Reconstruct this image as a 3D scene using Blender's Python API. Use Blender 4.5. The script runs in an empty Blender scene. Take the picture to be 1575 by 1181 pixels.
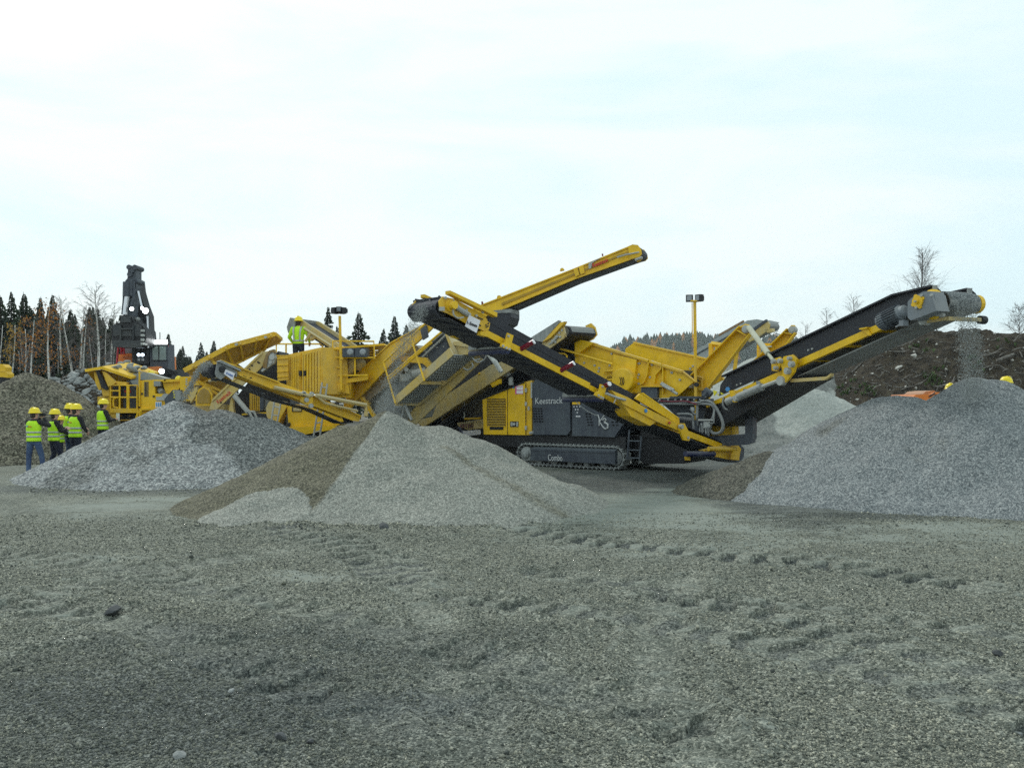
import bpy, bmesh, math, random
import numpy as np
from mathutils import Vector as V, Matrix, Euler
random.seed(7)
R = math.radians
SC = bpy.context.scene
COL = SC.collection
# ---------------- camera, world, sun, exposure ----------------
F, CX, HY, CH = 1364.0, 787.5, 615.0, 2.1          # focal length in photo pixels, centre, horizon row, eye height
cam = bpy.data.cameras.new('camera'); camo = bpy.data.objects.new('camera', cam); COL.objects.link(camo)
camo.location = (0, 0, CH); camo.rotation_euler = (R(90), 0, 0)
cam.sensor_width = 36; cam.lens = 36*F/1575; cam.shift_y = (HY-590.5)/1575; cam.clip_end = 4000; cam.clip_start = .05
SC.camera = camo
SUN_EL, SUN_AZ = R(40), R(330)
world = bpy.data.worlds.new('World'); SC.world = world; world.use_nodes = True
wn, wl = world.node_tree.nodes, world.node_tree.links
bg = wn['Background']; bg.inputs['Strength'].default_value = .1
sky = wn.new('ShaderNodeTexSky'); sky.sky_type = 'NISHITA'; sky.sun_disc = False
sky.sun_elevation = SUN_EL; sky.sun_rotation = SUN_AZ; sky.dust_density = 2.0
wtc = wn.new('ShaderNodeTexCoord')
wmp = wn.new('ShaderNodeMapping'); wmp.inputs['Scale'].default_value = (1.0, 1.0, 4.2); wmp.inputs['Rotation'].default_value = (R(6), R(4), 0)
wl.new(wtc.outputs['Generated'], wmp.inputs['Vector'])
n1 = wn.new('ShaderNodeTexNoise'); n1.inputs['Scale'].default_value = 2.3; n1.inputs['Detail'].default_value = 7; n1.inputs['Roughness'].default_value = .55; n1.inputs['Distortion'].default_value = .5
wl.new(wmp.outputs[0], n1.inputs['Vector'])
r1 = wn.new('ShaderNodeValToRGB'); r1.color_ramp.elements[0].position = .38; r1.color_ramp.elements[1].position = .57
r1.color_ramp.elements[0].color = (8.3, 10.35, 10.85, 1); r1.color_ramp.elements[1].color = (9.9, 11.0, 11.0, 1)
wl.new(n1.outputs['Fac'], r1.inputs[0])
mx = wn.new('ShaderNodeMix'); mx.data_type = 'RGBA'; mx.inputs['Factor'].default_value = .9
wl.new(sky.outputs[0], mx.inputs[6]); wl.new(r1.outputs[0], mx.inputs[7])
wl.new(mx.outputs[2], bg.inputs['Color'])
sd = bpy.data.lights.new('sun', 'SUN'); sd.energy = 1.5; sd.angle = R(10); sd.color = (1, .96, .9)
so = bpy.data.objects.new('sun', sd); COL.objects.link(so)
so.rotation_euler = V((math.cos(SUN_EL)*.5, -math.cos(SUN_EL)*.866, -math.sin(SUN_EL))).to_track_quat('-Z', 'Y').to_euler(); so.location = (0, 0, 60)
SC.view_settings.view_transform = 'Standard'; SC.view_settings.look = 'None'; SC.view_settings.gamma = 1
SC.view_settings.exposure = 0.03
SC.cycles.max_bounces = 5; SC.cycles.diffuse_bounces = 3; SC.cycles.glossy_bounces = 2; SC.cycles.transparent_max_bounces = 12
SC.cycles.volume_bounces = 0; SC.cycles.sample_clamp_indirect = 3; SC.cycles.use_denoising = False; SC.cycles.denoiser = 'OPENIMAGEDENOISE'; SC.cycles.denoising_input_passes = 'RGB_ALBEDO_NORMAL'; SC.cycles.denoising_prefilter = 'ACCURATE'
# ---------------- helpers ----------------
def P(px, py, D):                                   # world point on the photo ray at depth D
    return V(((px-CX)/F*D, D, CH+(HY-py)/F*D))
class Pl:                                           # a vertical plane through o along the horizontal direction h
    def __init__(s, o, h=(1, 0)):
        s.o = V(o); s.h = V((h[0], h[1], 0)).normalized(); s.n = V((s.h.y, -s.h.x, 0))
        if s.n.y > 0: s.n = -s.n                    # n points towards the viewer
    def __call__(s, px, py, off=0.0):
        c = V((0, 0, CH)); d = V(((px-CX)/F, 1, (HY-py)/F))
        o = s.o+s.n*off
        return c+d*((o-c).dot(s.n)/d.dot(s.n))
def PD(D): return Pl((0, D, 0))
def vnoise(x, y, seed=0):
    xi, yi = np.floor(x), np.floor(y); fx, fy = x-xi, y-yi
    fx = fx*fx*(3-2*fx); fy = fy*fy*(3-2*fy)
    def h(a, b): return np.modf(np.abs(np.sin(a*127.1+b*311.7+seed*74.7)*43758.5453))[0]
    return (h(xi, yi)*(1-fx)+h(xi+1, yi)*fx)*(1-fy)+(h(xi, yi+1)*(1-fx)+h(xi+1, yi+1)*fx)*fy
def fbm(x, y, seed=0, o=4):
    t, a, s = 0, .5, 0
    for k in range(o): t = t+a*vnoise(x*2**k, y*2**k, seed+k); s += a; a *= .5
    return t/s
class MB:
    def __init__(s): s.v, s.f = [], []
    def add(s, vs, fs):
        b = len(s.v); s.v += [tuple(p) for p in vs]; s.f += [[b+i for i in f] for f in fs]; return s
    def poly(s, pts): return s.add(pts, [list(range(len(pts)))])
    def prism(s, pts, vec):
        n = len(pts); vec = V(vec)
        return s.add(list(pts)+[V(p)+vec for p in pts], [list(range(n)), list(range(2*n-1, n-1, -1))]+[[i, i+n, (i+1) % n+n, (i+1) % n] for i in range(n)])
    def slab(s, pl, pix, t, off=0.0): return s.prism([pl(x, y, off) for x, y in pix], -pl.n*t)
    def rect(s, pl, x0, y0, x1, y1, t, off=0.0): return s.slab(pl, [(x0, y0), (x1, y0), (x1, y1), (x0, y1)], t, off)
    def bandpts(s, a, b, h0, h1=None):
        h1 = h0 if h1 is None else h1
        return [a, b, (b[0], b[1]+h1), (a[0], a[1]+h0)]
    def band(s, pl, a, b, h, t, off=0.0, h1=None): return s.slab(pl, s.bandpts(a, b, h, h1), t, off)
    def box(s, c, size, rz=0, rot=None):
        m = rot if rot is not None else Matrix.Rotation(rz, 3, 'Z'); c = V(c)
        vs = [c+m @ V((size[0]*i/2, size[1]*j/2, size[2]*k/2)) for k in (-1, 1) for j in (-1, 1) for i in (-1, 1)]
        return s.add(vs, [[0, 2, 3, 1], [4, 5, 7, 6], [0, 1, 5, 4], [2, 6, 7, 3], [0, 4, 6, 2], [1, 3, 7, 5]])
    def bar(s, a, b, w, h, side=None):               # beam from a to b: w along side, h along the third axis
        a, b = V(a), V(b); e = (b-a).normalized()
        sd_ = V(side) if side is not None else (e.cross(V((0, 0, 1))) if abs(e.z) < .95 else V((1, 0, 0)))
        sd_ = (sd_-e*sd_.dot(e)).normalized(); u = sd_.cross(e)
        q = [a+sd_*(i*w/2)+u*(j*h/2) for i, j in ((-1, -1), (1, -1), (1, 1), (-1, 1))]
        return s.prism(q, b-a)
    def cyl(s, a, b, r, n=12, r2=None):
        a, b = V(a), V(b); e = (b-a).normalized(); r2 = r if r2 is None else r2
        x = e.cross(V((0, 0, 1)) if abs(e.z) < .9 else V((1, 0, 0))).normalized(); y = e.cross(x)
        c = [x*math.cos(2*math.pi*i/n)+y*math.sin(2*math.pi*i/n) for i in range(n)]
        return s.add([a+k*r for k in c]+[b+k*r2 for k in c], [list(range(n))[::-1], list(range(n, 2*n))]+[[i, (i+1) % n, (i+1) % n+n, i+n] for i in range(n)])
    def tube(s, pts, r, n=6):
        pts = [V(p) for p in pts]; m = len(pts); rs = r if isinstance(r, (list, tuple)) else [r]*m
        vs, fs = [], []; x = None
        for i, p in enumerate(pts):
            e = (pts[min(i+1, m-1)]-pts[max(i-1, 0)])
            e = e.normalized() if e.length > 1e-9 else V((0, 0, 1))
            if x is None: x = e.cross(V((0, 0, 1)) if abs(e.z) < .9 else V((1, 0, 0)))
            x = x-e*x.dot(e); x = x.normalized() if x.length > 1e-6 else e.orthogonal().normalized()
            y = e.cross(x)
            vs += [p+(x*math.cos(2*math.pi*k/n)+y*math.sin(2*math.pi*k/n))*rs[i] for k in range(n)]
        for i in range(m-1):
            fs += [[i*n+k, i*n+(k+1) % n, (i+1)*n+(k+1) % n, (i+1)*n+k] for k in range(n)]
        fs += [list(range(n))[::-1], list(range((m-1)*n, m*n))]
        return s.add(vs, fs)
    def hose(s, pts, r, n=6, k=6):                    # smooth tube through control points
        pts = [V(p) for p in pts]; q = []
        for i in range(len(pts)-1):
            p0, p1, p2, p3 = pts[max(i-1, 0)], pts[i], pts[i+1], pts[min(i+2, len(pts)-1)]
            for j in range(k):
                t = j/k; q.append(.5*((2*p1)+(p2-p0)*t+(2*p0-5*p1+4*p2-p3)*t*t+(3*p1-p0-3*p2+p3)*t**3))
        return s.tube(q+[pts[-1]], r, n)
    def line(s, pl, pix, r, off=0.0, n=6): return s.tube([pl(x, y, off) for x, y in pix], r, n)
    def bolt(s, pl, x, y, r=.03, off=0.0, t=.03): c = pl(x, y, off); return s.cyl(c-pl.n*.01, c+pl.n*t, r, 6)
    def disc(s, pl, x, y, r, t, off=0.0, n=20): c = pl(x, y, off); return s.cyl(c, c-pl.n*t, r, n)
    def lathe(s, c, axis, prof, n=16):
        c = V(c); e = V(axis).normalized(); x = e.cross(V((0, 0, 1)) if abs(e.z) < .9 else V((1, 0, 0))).normalized(); y = e.cross(x)
        vs = [c+e*h+(x*math.cos(2*math.pi*k/n)+y*math.sin(2*math.pi*k/n))*r for r, h in prof for k in range(n)]
        fs = [[i*n+k, i*n+(k+1) % n, (i+1)*n+(k+1) % n, (i+1)*n+k] for i in range(len(prof)-1) for k in range(n)]
        fs += [list(range(n))[::-1], list(range((len(prof)-1)*n, len(prof)*n))]
        return s.add(vs, fs)
    def build(s, name, mat, parent=None, smooth=False, fix=True):
        me = bpy.data.meshes.new(name); me.from_pydata(s.v, [], s.f); me.update()
        if fix:
            bm = bmesh.new(); bm.from_mesh(me); bmesh.ops.recalc_face_normals(bm, faces=bm.faces); bm.to_mesh(me); bm.free()
        if smooth:
            me.polygons.foreach_set('use_smooth', [True]*len(me.polygons))
        return link(name, me, mat, parent)
def wloc(o): return o.location+(wloc(o.parent) if o.parent else V((0, 0, 0)))
def link(name, data, mat=None, parent=None):
    o = bpy.data.objects.new(name, data); COL.objects.link(o)
    if mat is not None: data.materials.append(mat)
    if parent is not None:                           # meshes are built in world space: shift them to their parent's base
        o.parent = parent; o.location = -wloc(parent)
    return o
def tag(o, label=None, cat=None, group=None, kind=None):
    for k, v in (('label', label), ('category', cat), ('group', group), ('kind', kind)):
        if v: o[k] = v
    return o
def thing(name, loc, label, cat, group=None):
    o = bpy.data.objects.new(name, None); COL.objects.link(o); o.location = loc; o.empty_display_size = .2
    return tag(o, label, cat, group)
def copy_tree(o, parent=None):
    c = o.copy(); COL.objects.link(c); c.parent = parent
    for ch in list(o.children): copy_tree(ch, c)
    return c
def text(name, body, mat, parent, pl, p0, p1, hpx, off=.01, shear=0, bold=0):   # lettering on plane pl: baseline from pixel p0 to pixel p1, hpx high
    cu = bpy.data.curves.new(name, 'FONT'); cu.body = body; cu.size = 1; cu.extrude = .004; cu.offset = bold; cu.resolution_u = 3; cu.shear = shear
    t = bpy.data.objects.new(name, cu); COL.objects.link(t)
    bpy.context.view_layer.update()
    me = bpy.data.meshes.new_from_object(t.evaluated_get(bpy.context.evaluated_depsgraph_get()))
    bpy.data.objects.remove(t)
    a, b = pl(p0[0], p0[1], off), pl(p1[0], p1[1], off); c = pl(p0[0], p0[1]-hpx, off)
    x = b-a; up = c-a
    if abs(x.normalized().dot(up.normalized())) > .02 and shear == 0: up = (pl.n.cross(x)).normalized()*up.length
    if up.z < 0: up = -up
    co = np.empty(len(me.vertices)*3); me.vertices.foreach_get('co', co); co = co.reshape(-1, 3)
    lo, hi = co.min(0), co.max(0)
    q = (co-lo)/np.maximum(hi-lo, 1e-6)
    X, U, N_ = np.array(x), np.array(up), np.array(pl.n)
    w = np.array(a)+q[:, :1]*X+q[:, 1:2]*U+(q[:, 2:3]-.5)*.008*N_
    me.vertices.foreach_set('co', w.ravel()); me.update()
    return link(name, me, mat, parent)
# ---------------- materials ----------------
def mat(name, base=(.5, .5, .5), rough=.6, metal=0, spec=.5):
    m = bpy.data.materials.new(name); m.use_nodes = True
    b = m.node_tree.nodes['Principled BSDF']
    b.inputs['Base Color'].default_value = (*base, 1); b.inputs['Roughness'].default_value = rough; b.inputs['Metallic'].default_value = metal
    b.inputs['Specular IOR Level'].default_value = spec
    return m
def N(m, t, **kw):
    n = m.node_tree.nodes.new(t)
    for k, v in kw.items(): setattr(n, k, v)
    return n
def L(m, a, b): m.node_tree.links.new(a, b)
def ramp(m, fac, stops):
    r = N(m, 'ShaderNodeValToRGB'); e = r.color_ramp.elements
    while len(e) < len(stops): e.new(.5)
    for i, (p, c) in enumerate(stops): e[i].position = p; e[i].color = (*c, 1) if len(c) == 3 else c
    L(m, fac, r.inputs[0]); return r.outputs[0]
def noise(m, scale, detail=4, rough=.6, vec=None, stretch=None):
    n = N(m, 'ShaderNodeTexNoise'); n.inputs['Scale'].default_value = scale; n.inputs['Detail'].default_value = detail; n.inputs['Roughness'].default_value = rough
    g = vec if vec is not None else N(m, 'ShaderNodeNewGeometry').outputs['Position']
    if stretch:
        mp = N(m, 'ShaderNodeMapping'); mp.inputs['Scale'].default_value = stretch; L(m, g, mp.inputs[0]); g = mp.outputs[0]
    L(m, g, n.inputs['Vector']); return n.outputs['Fac']
def mixc(m, fac, a, b, mode='MIX'):
    x = N(m, 'ShaderNodeMix', data_type='RGBA', blend_type=mode)
    for s, v in ((x.inputs[0], fac), (x.inputs[6], a), (x.inputs[7], b)):
        if isinstance(v, (int, float)): s.default_value = v
        elif isinstance(v, tuple): s.default_value = (*v, 1)
        else: L(m, v, s)
    return x.outputs[2]
def math_(m, op, a, b=0.0, clamp=False):
    x = N(m, 'ShaderNodeMath', operation=op, use_clamp=clamp)
    for s, v in ((x.inputs[0], a), (x.inputs[1], b)):
        if isinstance(v, (int, float)): s.default_value = v
        else: L(m, v, s)
    return x.outputs[0]
def paint(name, base, dust=.35, rough=.45, dustc=(.33, .32, .28), streak=.5, spec=.5):
    m = mat(name, base, rough, 0, spec); b = m.node_tree.nodes['Principled BSDF']
    g = N(m, 'ShaderNodeNewGeometry'); sx = N(m, 'ShaderNodeSeparateXYZ'); L(m, g.outputs['Normal'], sx.inputs[0])
    up = math_(m, 'MULTIPLY', math_(m, 'MAXIMUM', sx.outputs[2], 0), .75)
    big = noise(m, .9, 5, .65); fine = noise(m, 7, 5, .7); st = noise(m, 2.2, 5, .7, stretch=(3.2, 3.2, .35))
    f = math_(m, 'ADD', math_(m, 'MULTIPLY', big, 1.0), math_(m, 'MULTIPLY', fine, .5))
    f = math_(m, 'ADD', f, math_(m, 'MULTIPLY', st, streak)); f = math_(m, 'ADD', f, up)
    lo = .75+.25+streak*.5-dust
    f2 = ramp(m, math_(m, 'MULTIPLY', f, .5), [(max(0, lo*.5-.06), (0, 0, 0)), (min(1, lo*.5+.22), (1, 1, 1))])
    shade = ramp(m, noise(m, 3, 3, .6), [(.3, tuple(c*.82 for c in base)), (.7, tuple(min(1, c*1.08) for c in base))])
    c = mixc(m, math_(m, 'MULTIPLY', f2, min(1, dust*1.6)), shade, dustc)
    rst = ramp(m, noise(m, 5, 6, .75), [(.70, (0, 0, 0)), (.78, (1, 1, 1))])
    c = mixc(m, math_(m, 'MULTIPLY', rst, .35), c, (.07, .045, .025))
    L(m, c, b.inputs['Base Color'])
    L(m, ramp(m, f2, [(0, (rough,)*3), (1, (.85,)*3)]), b.inputs['Roughness'])
    bp = N(m, 'ShaderNodeBump'); bp.inputs['Strength'].default_value = .08; bp.inputs['Distance'].default_value = .02
    L(m, noise(m, 1.6, 3), bp.inputs['Height']); L(m, bp.outputs[0], b.inputs['Normal'])
    return m
YEL = paint('yellow_paint', (.83, .515, .002), .12)
YELD = paint('dusty_yellow_paint', (.80, .485, .005), .27, .55, (.42, .39, .26))
YELX = paint('very_dusty_yellow_paint', (.68, .45, .04), .5, .6, (.45, .42, .30))
BLK = paint('charcoal_paint', (.040, .050, .070), .3, .45, (.16, .19, .20), 1.2)
SKRT = paint('dark_navy_skirt', (.010, .012, .020), .2, .5, (.11, .12, .13), .9)
BLKC = paint('black_steel', (.008, .009, .012), .16, .5, (.09, .10, .105))
GRYP = paint('grey_motor_paint', (.17, .20, .23), .3, .45, (.3, .3, .28))
DUSTY = paint('dust_caked_steel', (.08, .09, .10), .6, .7, (.32, .34, .33), 1.0)
STEEL = paint('galvanised_steel', (.42, .44, .42), .25, .45, (.4, .4, .36))
RUB = paint('rubber_belt', (.013, .016, .026), .2, .5, (.10, .11, .125), .9)
RUBG = paint('dusty_grey_belt', (.06, .065, .065), .62, .75, (.24, .25, .24), .4)
HOLE = mat('vent_black', (.002, .002, .003), .9)
DLENS = mat('dull_lens', (.28, .31, .33), .25)
HOSE = paint('rubber_hose', (.05, .055, .06), .5, .5, (.34, .36, .35))
RED = mat('red_paint', (.45, .012, .03), .4); WHITE = paint('white_board', (.82, .82, .86), .05, .5)
MAROON = mat('maroon_plastic', (.16, .005, .02), .35)
LETW = paint('pale_grey_lettering', (.62, .64, .64), .25, .6, (.25, .26, .26)); LETK = mat('black_lettering', (.02, .02, .025), .6)
LETB = mat('blue_lettering', (.04, .16, .5), .5); LETR = mat('red_lettering', (.6, .02, .02), .5)
STK = mat('blue_sticker', (.06, .28, .62), .4); STKW = mat('white_sticker', (.8, .8, .82), .4); STKY = mat('warning_sticker', (.78, .72, .02), .4); PINK = mat('pink_sticker', (.7, .12, .3), .5)
ORG = paint('orange_paint', (.78, .2, .01), .2); GLASS = mat('dark_glass', (.03, .045, .05), .08); BLUE = paint('blue_paint', (.008, .016, .07), .2)
CHROME = mat('chrome', (.6, .62, .65), .3, 1)
def emis(name, c, s):
    m = mat(name, c); b = m.node_tree.nodes['Principled BSDF']; b.inputs['Emission Color'].default_value = (*c, 1); b.inputs['Emission Strength'].default_value = s; return m
LAMP = emis('lit_lamp', (.95, 1, 1), 12); LAMPB = emis('bluish_lit_lamp', (.7, .85, 1), 6)
def gravel(name, dark, mid, light, size, tint=None, bump=.9, attr=None, alt=None, big=.14):
    """stones of about `size` m with their own greys; `alt` is a second triple of colours where the vertex attribute is 1"""
    m = mat(name, mid, .9, 0, .25); b = m.node_tree.nodes['Principled BSDF']
    g = N(m, 'ShaderNodeNewGeometry')
    def stones(sz):
        v = N(m, 'ShaderNodeTexVoronoi'); v.inputs['Scale'].default_value = 1/sz; L(m, g.outputs['Position'], v.inputs['Vector'])
        s = N(m, 'ShaderNodeSeparateColor'); L(m, v.outputs['Color'], s.inputs[0]); return v, s
    v, s = stones(size); v2, s2 = stones(size*1.6)
    rnd = math_(m, 'ADD', math_(m, 'MULTIPLY', s.outputs[0], .65), math_(m, 'MULTIPLY', s2.outputs[1], .35))
    rnd = math_(m, 'ADD', rnd, math_(m, 'MULTIPLY', math_(m, 'SUBTRACT', noise(m, .8, 4), .5), big))
    def cols(d, md, l): return ramp(m, rnd, [(.12, d), (.5, md), (.88, l)])
    c = cols(dark, mid, light)
    if attr and alt:
        a = N(m, 'ShaderNodeAttribute', attribute_name=attr)
        f = math_(m, 'ADD', a.outputs['Fac'], math_(m, 'MULTIPLY', math_(m, 'SUBTRACT', noise(m, 3.5, 9, .8), .5), 1.1))
        c = mixc(m, ramp(m, f, [(.30, (0, 0, 0)), (.70, (1, 1, 1))]), c, cols(*alt))
    L(m, c, b.inputs['Base Color'])
    h = math_(m, 'ADD', math_(m, 'MULTIPLY', v.outputs['Distance'], -1.0), math_(m, 'MULTIPLY', s.outputs[2], .5))
    h = math_(m, 'ADD', h, math_(m, 'MULTIPLY', v2.outputs['Distance'], -.5))
    bp = N(m, 'ShaderNodeBump'); bp.inputs['Strength'].default_value = bump; bp.inputs['Distance'].default_value = size*.8
    L(m, h, bp.inputs['Height']); L(m, bp.outputs[0], b.inputs['Normal'])
    return m
def grid_mesh(name, X, Y, Z, mat_, attrs=None, keep=None, smooth=False):
    ny, nx = X.shape
    me = bpy.data.meshes.new(name)
    idx = np.arange(nx*ny).reshape(ny, nx)
    q = np.stack([idx[:-1, :-1], idx[:-1, 1:], idx[1:, 1:], idx[1:, :-1]], -1).reshape(-1, 4)
    if keep is not None:
        k = keep.ravel()[q].any(1); q = q[k]
    used = np.unique(q); rm = np.full(nx*ny, -1); rm[used] = np.arange(len(used)); q = rm[q]
    co = np.stack([X, Y, Z], -1).reshape(-1, 3)[used]
    me.vertices.add(len(co)); me.vertices.foreach_set('co', co.ravel())
    me.loops.add(q.size); me.loops.foreach_set('vertex_index', q.ravel().astype(np.int32))
    me.polygons.add(len(q)); me.polygons.foreach_set('loop_start', np.arange(0, q.size, 4, dtype=np.int32)); me.polygons.foreach_set('loop_total', np.full(len(q), 4, np.int32))
    if smooth: me.polygons.foreach_set('use_smooth', np.ones(len(q), bool))
    me.update(calc_edges=True)
    for an, av in (attrs or {}).items():
        at = me.attributes.new(an, 'FLOAT', 'POINT'); at.data.foreach_set('value', av.ravel()[used].astype(np.float32))
    return link(name, me, mat_)
# ---------------- ground ----------------
def gpt(px, py): D = CH*F/(py-HY); return (px-CX)/F*D, D        # where a photo ray meets the level ground
def ell(X, Y, px, py, wpx, hpx, soft=.5):                       # a soft patch on the ground seen round photo pixel (px,py)
    x0, y0 = gpt(px, py); xa, _ = gpt(px+wpx, py); _, ya = gpt(px, py-hpx); _, yb = gpt(px, py+hpx)
    ry = (ya-yb)/2; yc = (ya+yb)/2
    d = np.sqrt(((X-x0)/(xa-x0))**2+((Y-yc)/ry)**2)+(fbm(X*.45, Y*.9, 83, 4)-.5)*1.1
    return np.clip((1+soft-d)/(2*soft), 0, 1)
def trackdist(X, Y, pix):                                       # distance to and length along a polyline of ground pixels
    pts = [gpt(*p) for p in pix]; best = np.full(X.shape, 1e9); along = np.zeros(X.shape); s0 = 0
    for (ax, ay), (bx, by) in zip(pts, pts[1:]):
        L_ = math.hypot(bx-ax, by-ay); ex, ey = (bx-ax)/L_, (by-ay)/L_
        t = np.clip((X-ax)*ex+(Y-ay)*ey, 0, L_); dx, dy = X-ax-t*ex, Y-ay-t*ey
        sd_ = np.hypot(dx, dy); k = sd_ < best; best = np.where(k, sd_, best); along = np.where(k, s0+t, along); s0 += L_
    return best, along
LANES = ((((1500, 905), (1300, 872), (1100, 852), (960, 838), (800, 812)), .45, .085), (((640, 900), (590, 862), (520, 838), (440, 815)), .5, .07), (((-150, 835), (200, 880), (480, 950), (760, 1020), (1100, 1140)), .34, .05), (((-150, 905), (150, 960), (420, 1045), (700, 1150)), .34, .045),
    (((1700, 1095), (1250, 965), (1000, 908), (830, 878)), .36, .06), (((1750, 1180), (1400, 1050), (1150, 990), (880, 945), (700, 925)), .36, .06), (((560, 868), (650, 935), (700, 1010), (720, 1110)), .3, .018), (((1100, 1190), (1000, 1060), (1010, 960), (1060, 890)), .32, .018), (((420, 850), (180, 890), (-60, 960)), .3, .04), (((1575, 985), (1300, 945), (1080, 925)), .3, .05))
def ground_z(X, Y):
    z = (fbm(X*.25, Y*.25, 3)-.5)*.16
    near = np.clip((19-Y)/6, 0, 1)
    slurry = np.maximum(ell(X, Y, 1090, 785, 300, 55), ell(X, Y, 210, 770, 170, 22))
    wx_ = (fbm(X*1.2, Y*1.2, 61, 3)-.5)*.5
    v = fbm(X*2.0+wx_, Y*2.0+wx_, 11, 2); v2 = fbm(X*3.6-wx_, Y*3.1, 13, 2)
    st = lambda t, a, b: (lambda q: q*q*(3-2*q))(np.clip((t-a)/(b-a), 0, 1))
    area = .35+.65*st(fbm(X*.35, Y*.35, 15, 3), .35, .6)
    z += near*area*(1-.7*slurry)*(.028*st(v, .46, .58)+.026*st(v2, .47, .6))
    fine = fbm(X*9, Y*14, 31, 3)-.5
    z += near*fine*.02
    for pix, w, amp in LANES:
        d, s = trackdist(X, Y, pix); d = np.abs(d+(fbm(X*1.3, Y*1.3, 55, 2)-.5)*.3)
        m = np.clip((w-d)/.16, 0, 1); k = np.clip((fbm(X*.9, Y*.9, 57, 3)-.32)*3.6, 0, 1)
        z += m*near*(np.sign(np.sin(s*2*math.pi/.40+np.sin(d*6)*1.7))*.5*amp*k-.02)+near*np.exp(-((d-w-.05)/.07)**2)*.02
    return z
def rows():
    ys = [3.0]
    while ys[-1] < 62: ys.append(ys[-1]+max(.022, ys[-1]**2*.00042))
    return np.array(ys)
ys = rows(); us = np.linspace(-.80, .80, 760)
Y = np.repeat(ys[:, None], len(us), 1); X = Y*us[None, :]
Z = ground_z(X, Y)
dust = np.maximum.reduce([ell(X, Y, 1080, 775, 300, 62, .8), ell(X, Y, 1480, 815, 150, 22, .6)*.8, ell(X, Y, 220, 775, 170, 20, .9)*.8, ell(X, Y, 1330, 820, 120, 20, .6)*.8, ell(X, Y, 470, 890, 90, 12, .8)*.55, ell(X, Y, 180, 860, 160, 14, .8)*.5, ell(X, Y, 380, 1170, 60, 14, .7)*.8])
dust = np.maximum(dust, np.clip((Y-11)/10, 0, 1)*.34*np.clip((34-Y)/10, 0, 1)); dust *= .45+1.0*fbm(X*.9, Y*2.2, 5, 4)
wet_and_shade = np.maximum.reduce([ell(X, Y, 250, 1120, 520, 130, .8)*.8, ell(X, Y, 240, 752, 200, 9, .5), ell(X, Y, 1190, 775, 90, 38, .6)*.8, ell(X, Y, 980, 738, 240, 16, .5)*1.2, ell(X, Y, 1090, 712, 120, 12, .5)*1.2, ell(X, Y, 480, 770, 120, 20, .6)*.6, ell(X, Y, 1330, 795, 160, 8, .6)*.7])  # the two strongest patches are shadow painted under the screener and its conveyor
wet_and_shade = wet_and_shade*(.6+.8*fbm(X*1.3, Y*2.8, 8, 4))
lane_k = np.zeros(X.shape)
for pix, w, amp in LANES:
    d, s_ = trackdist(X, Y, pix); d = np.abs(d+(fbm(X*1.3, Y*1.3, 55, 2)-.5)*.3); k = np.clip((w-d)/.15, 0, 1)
    wet_and_shade = np.maximum(wet_and_shade, k*amp*9*(np.sin(s_*2*math.pi/.40+np.sin(d*6)*1.7) < 0)); lane_k = np.maximum(lane_k, k); dust = np.maximum(dust, k*.40); dust = np.maximum(dust, np.exp(-((d-w-.06)/.08)**2)*.42)  # tread troughs darkened like shade; berm edges paled like highlights through dust
dust = dust*(1-.8*np.clip(wet_and_shade, 0, 1))
G = mat('trampled_gravel_ground', (.2, .2, .17), .92, 0, .2); b = G.node_tree.nodes['Principled BSDF']
g = N(G, 'ShaderNodeNewGeometry')
def vor(m, sz):
    v = N(m, 'ShaderNodeTexVoronoi'); v.inputs['Scale'].default_value = 1/sz; L(m, N(m, 'ShaderNodeNewGeometry').outputs['Position'], v.inputs['Vector'])
    s = N(m, 'ShaderNodeSeparateColor'); L(m, v.outputs['Color'], s.inputs[0]); return v, s
va, sa = vor(G, .013); vb, sb = vor(G, .030)
rn = math_(G, 'ADD', math_(G, 'MULTIPLY', sa.outputs[0], .62), math_(G, 'MULTIPLY', sb.outputs[1], .38))
rn = math_(G, 'ADD', rn, math_(G, 'MULTIPLY', math_(G, 'SUBTRACT', noise(G, 1.1, 5), .5), .5))
stone = ramp(G, rn, [(.1, (.048, .056, .045)), (.42, (.126, .138, .115)), (.65, (.20, .212, .176)), (.92, (.43, .435, .36))])
stoned = ramp(G, rn, [(.1, (.028, .034, .034)), (.5, (.078, .09, .085)), (.92, (.24, .255, .23))])
ad = N(G, 'ShaderNodeAttribute', attribute_name='dust'); aw = N(G, 'ShaderNodeAttribute', attribute_name='wet_and_shade')
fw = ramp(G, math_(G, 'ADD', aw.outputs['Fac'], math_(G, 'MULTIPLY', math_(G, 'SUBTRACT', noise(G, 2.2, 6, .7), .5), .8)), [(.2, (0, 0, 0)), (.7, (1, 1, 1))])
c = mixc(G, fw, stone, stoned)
fd = ramp(G, math_(G, 'ADD', ad.outputs['Fac'], math_(G, 'MULTIPLY', math_(G, 'SUBTRACT', noise(G, 3.1, 7, .75, stretch=(.7, 2.4, 1)), .5), 1.7)), [(.36, (0, 0, 0)), (.72, (1, 1, 1))])
c = mixc(G, math_(G, 'MULTIPLY', fd, .88), c, ramp(G, noise(G, 14, 4), [(.3, (.155, .175, .155)), (.7, (.255, .28, .245))]))
L(G, c, b.inputs['Base Color'])
hh = math_(G, 'ADD', math_(G, 'MULTIPLY', va.outputs['Distance'], -1.0), math_(G, 'MULTIPLY', sa.outputs[2], .6)); hh = math_(G, 'ADD', hh, math_(G, 'MULTIPLY', vb.outputs['Distance'], -.9))
bp = N(G, 'ShaderNodeBump'); bp.inputs['Distance'].default_value = .009
L(G, math_(G, 'SUBTRACT', 1.0, math_(G, 'MULTIPLY', fd, .85)), bp.inputs['Strength'])
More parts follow.
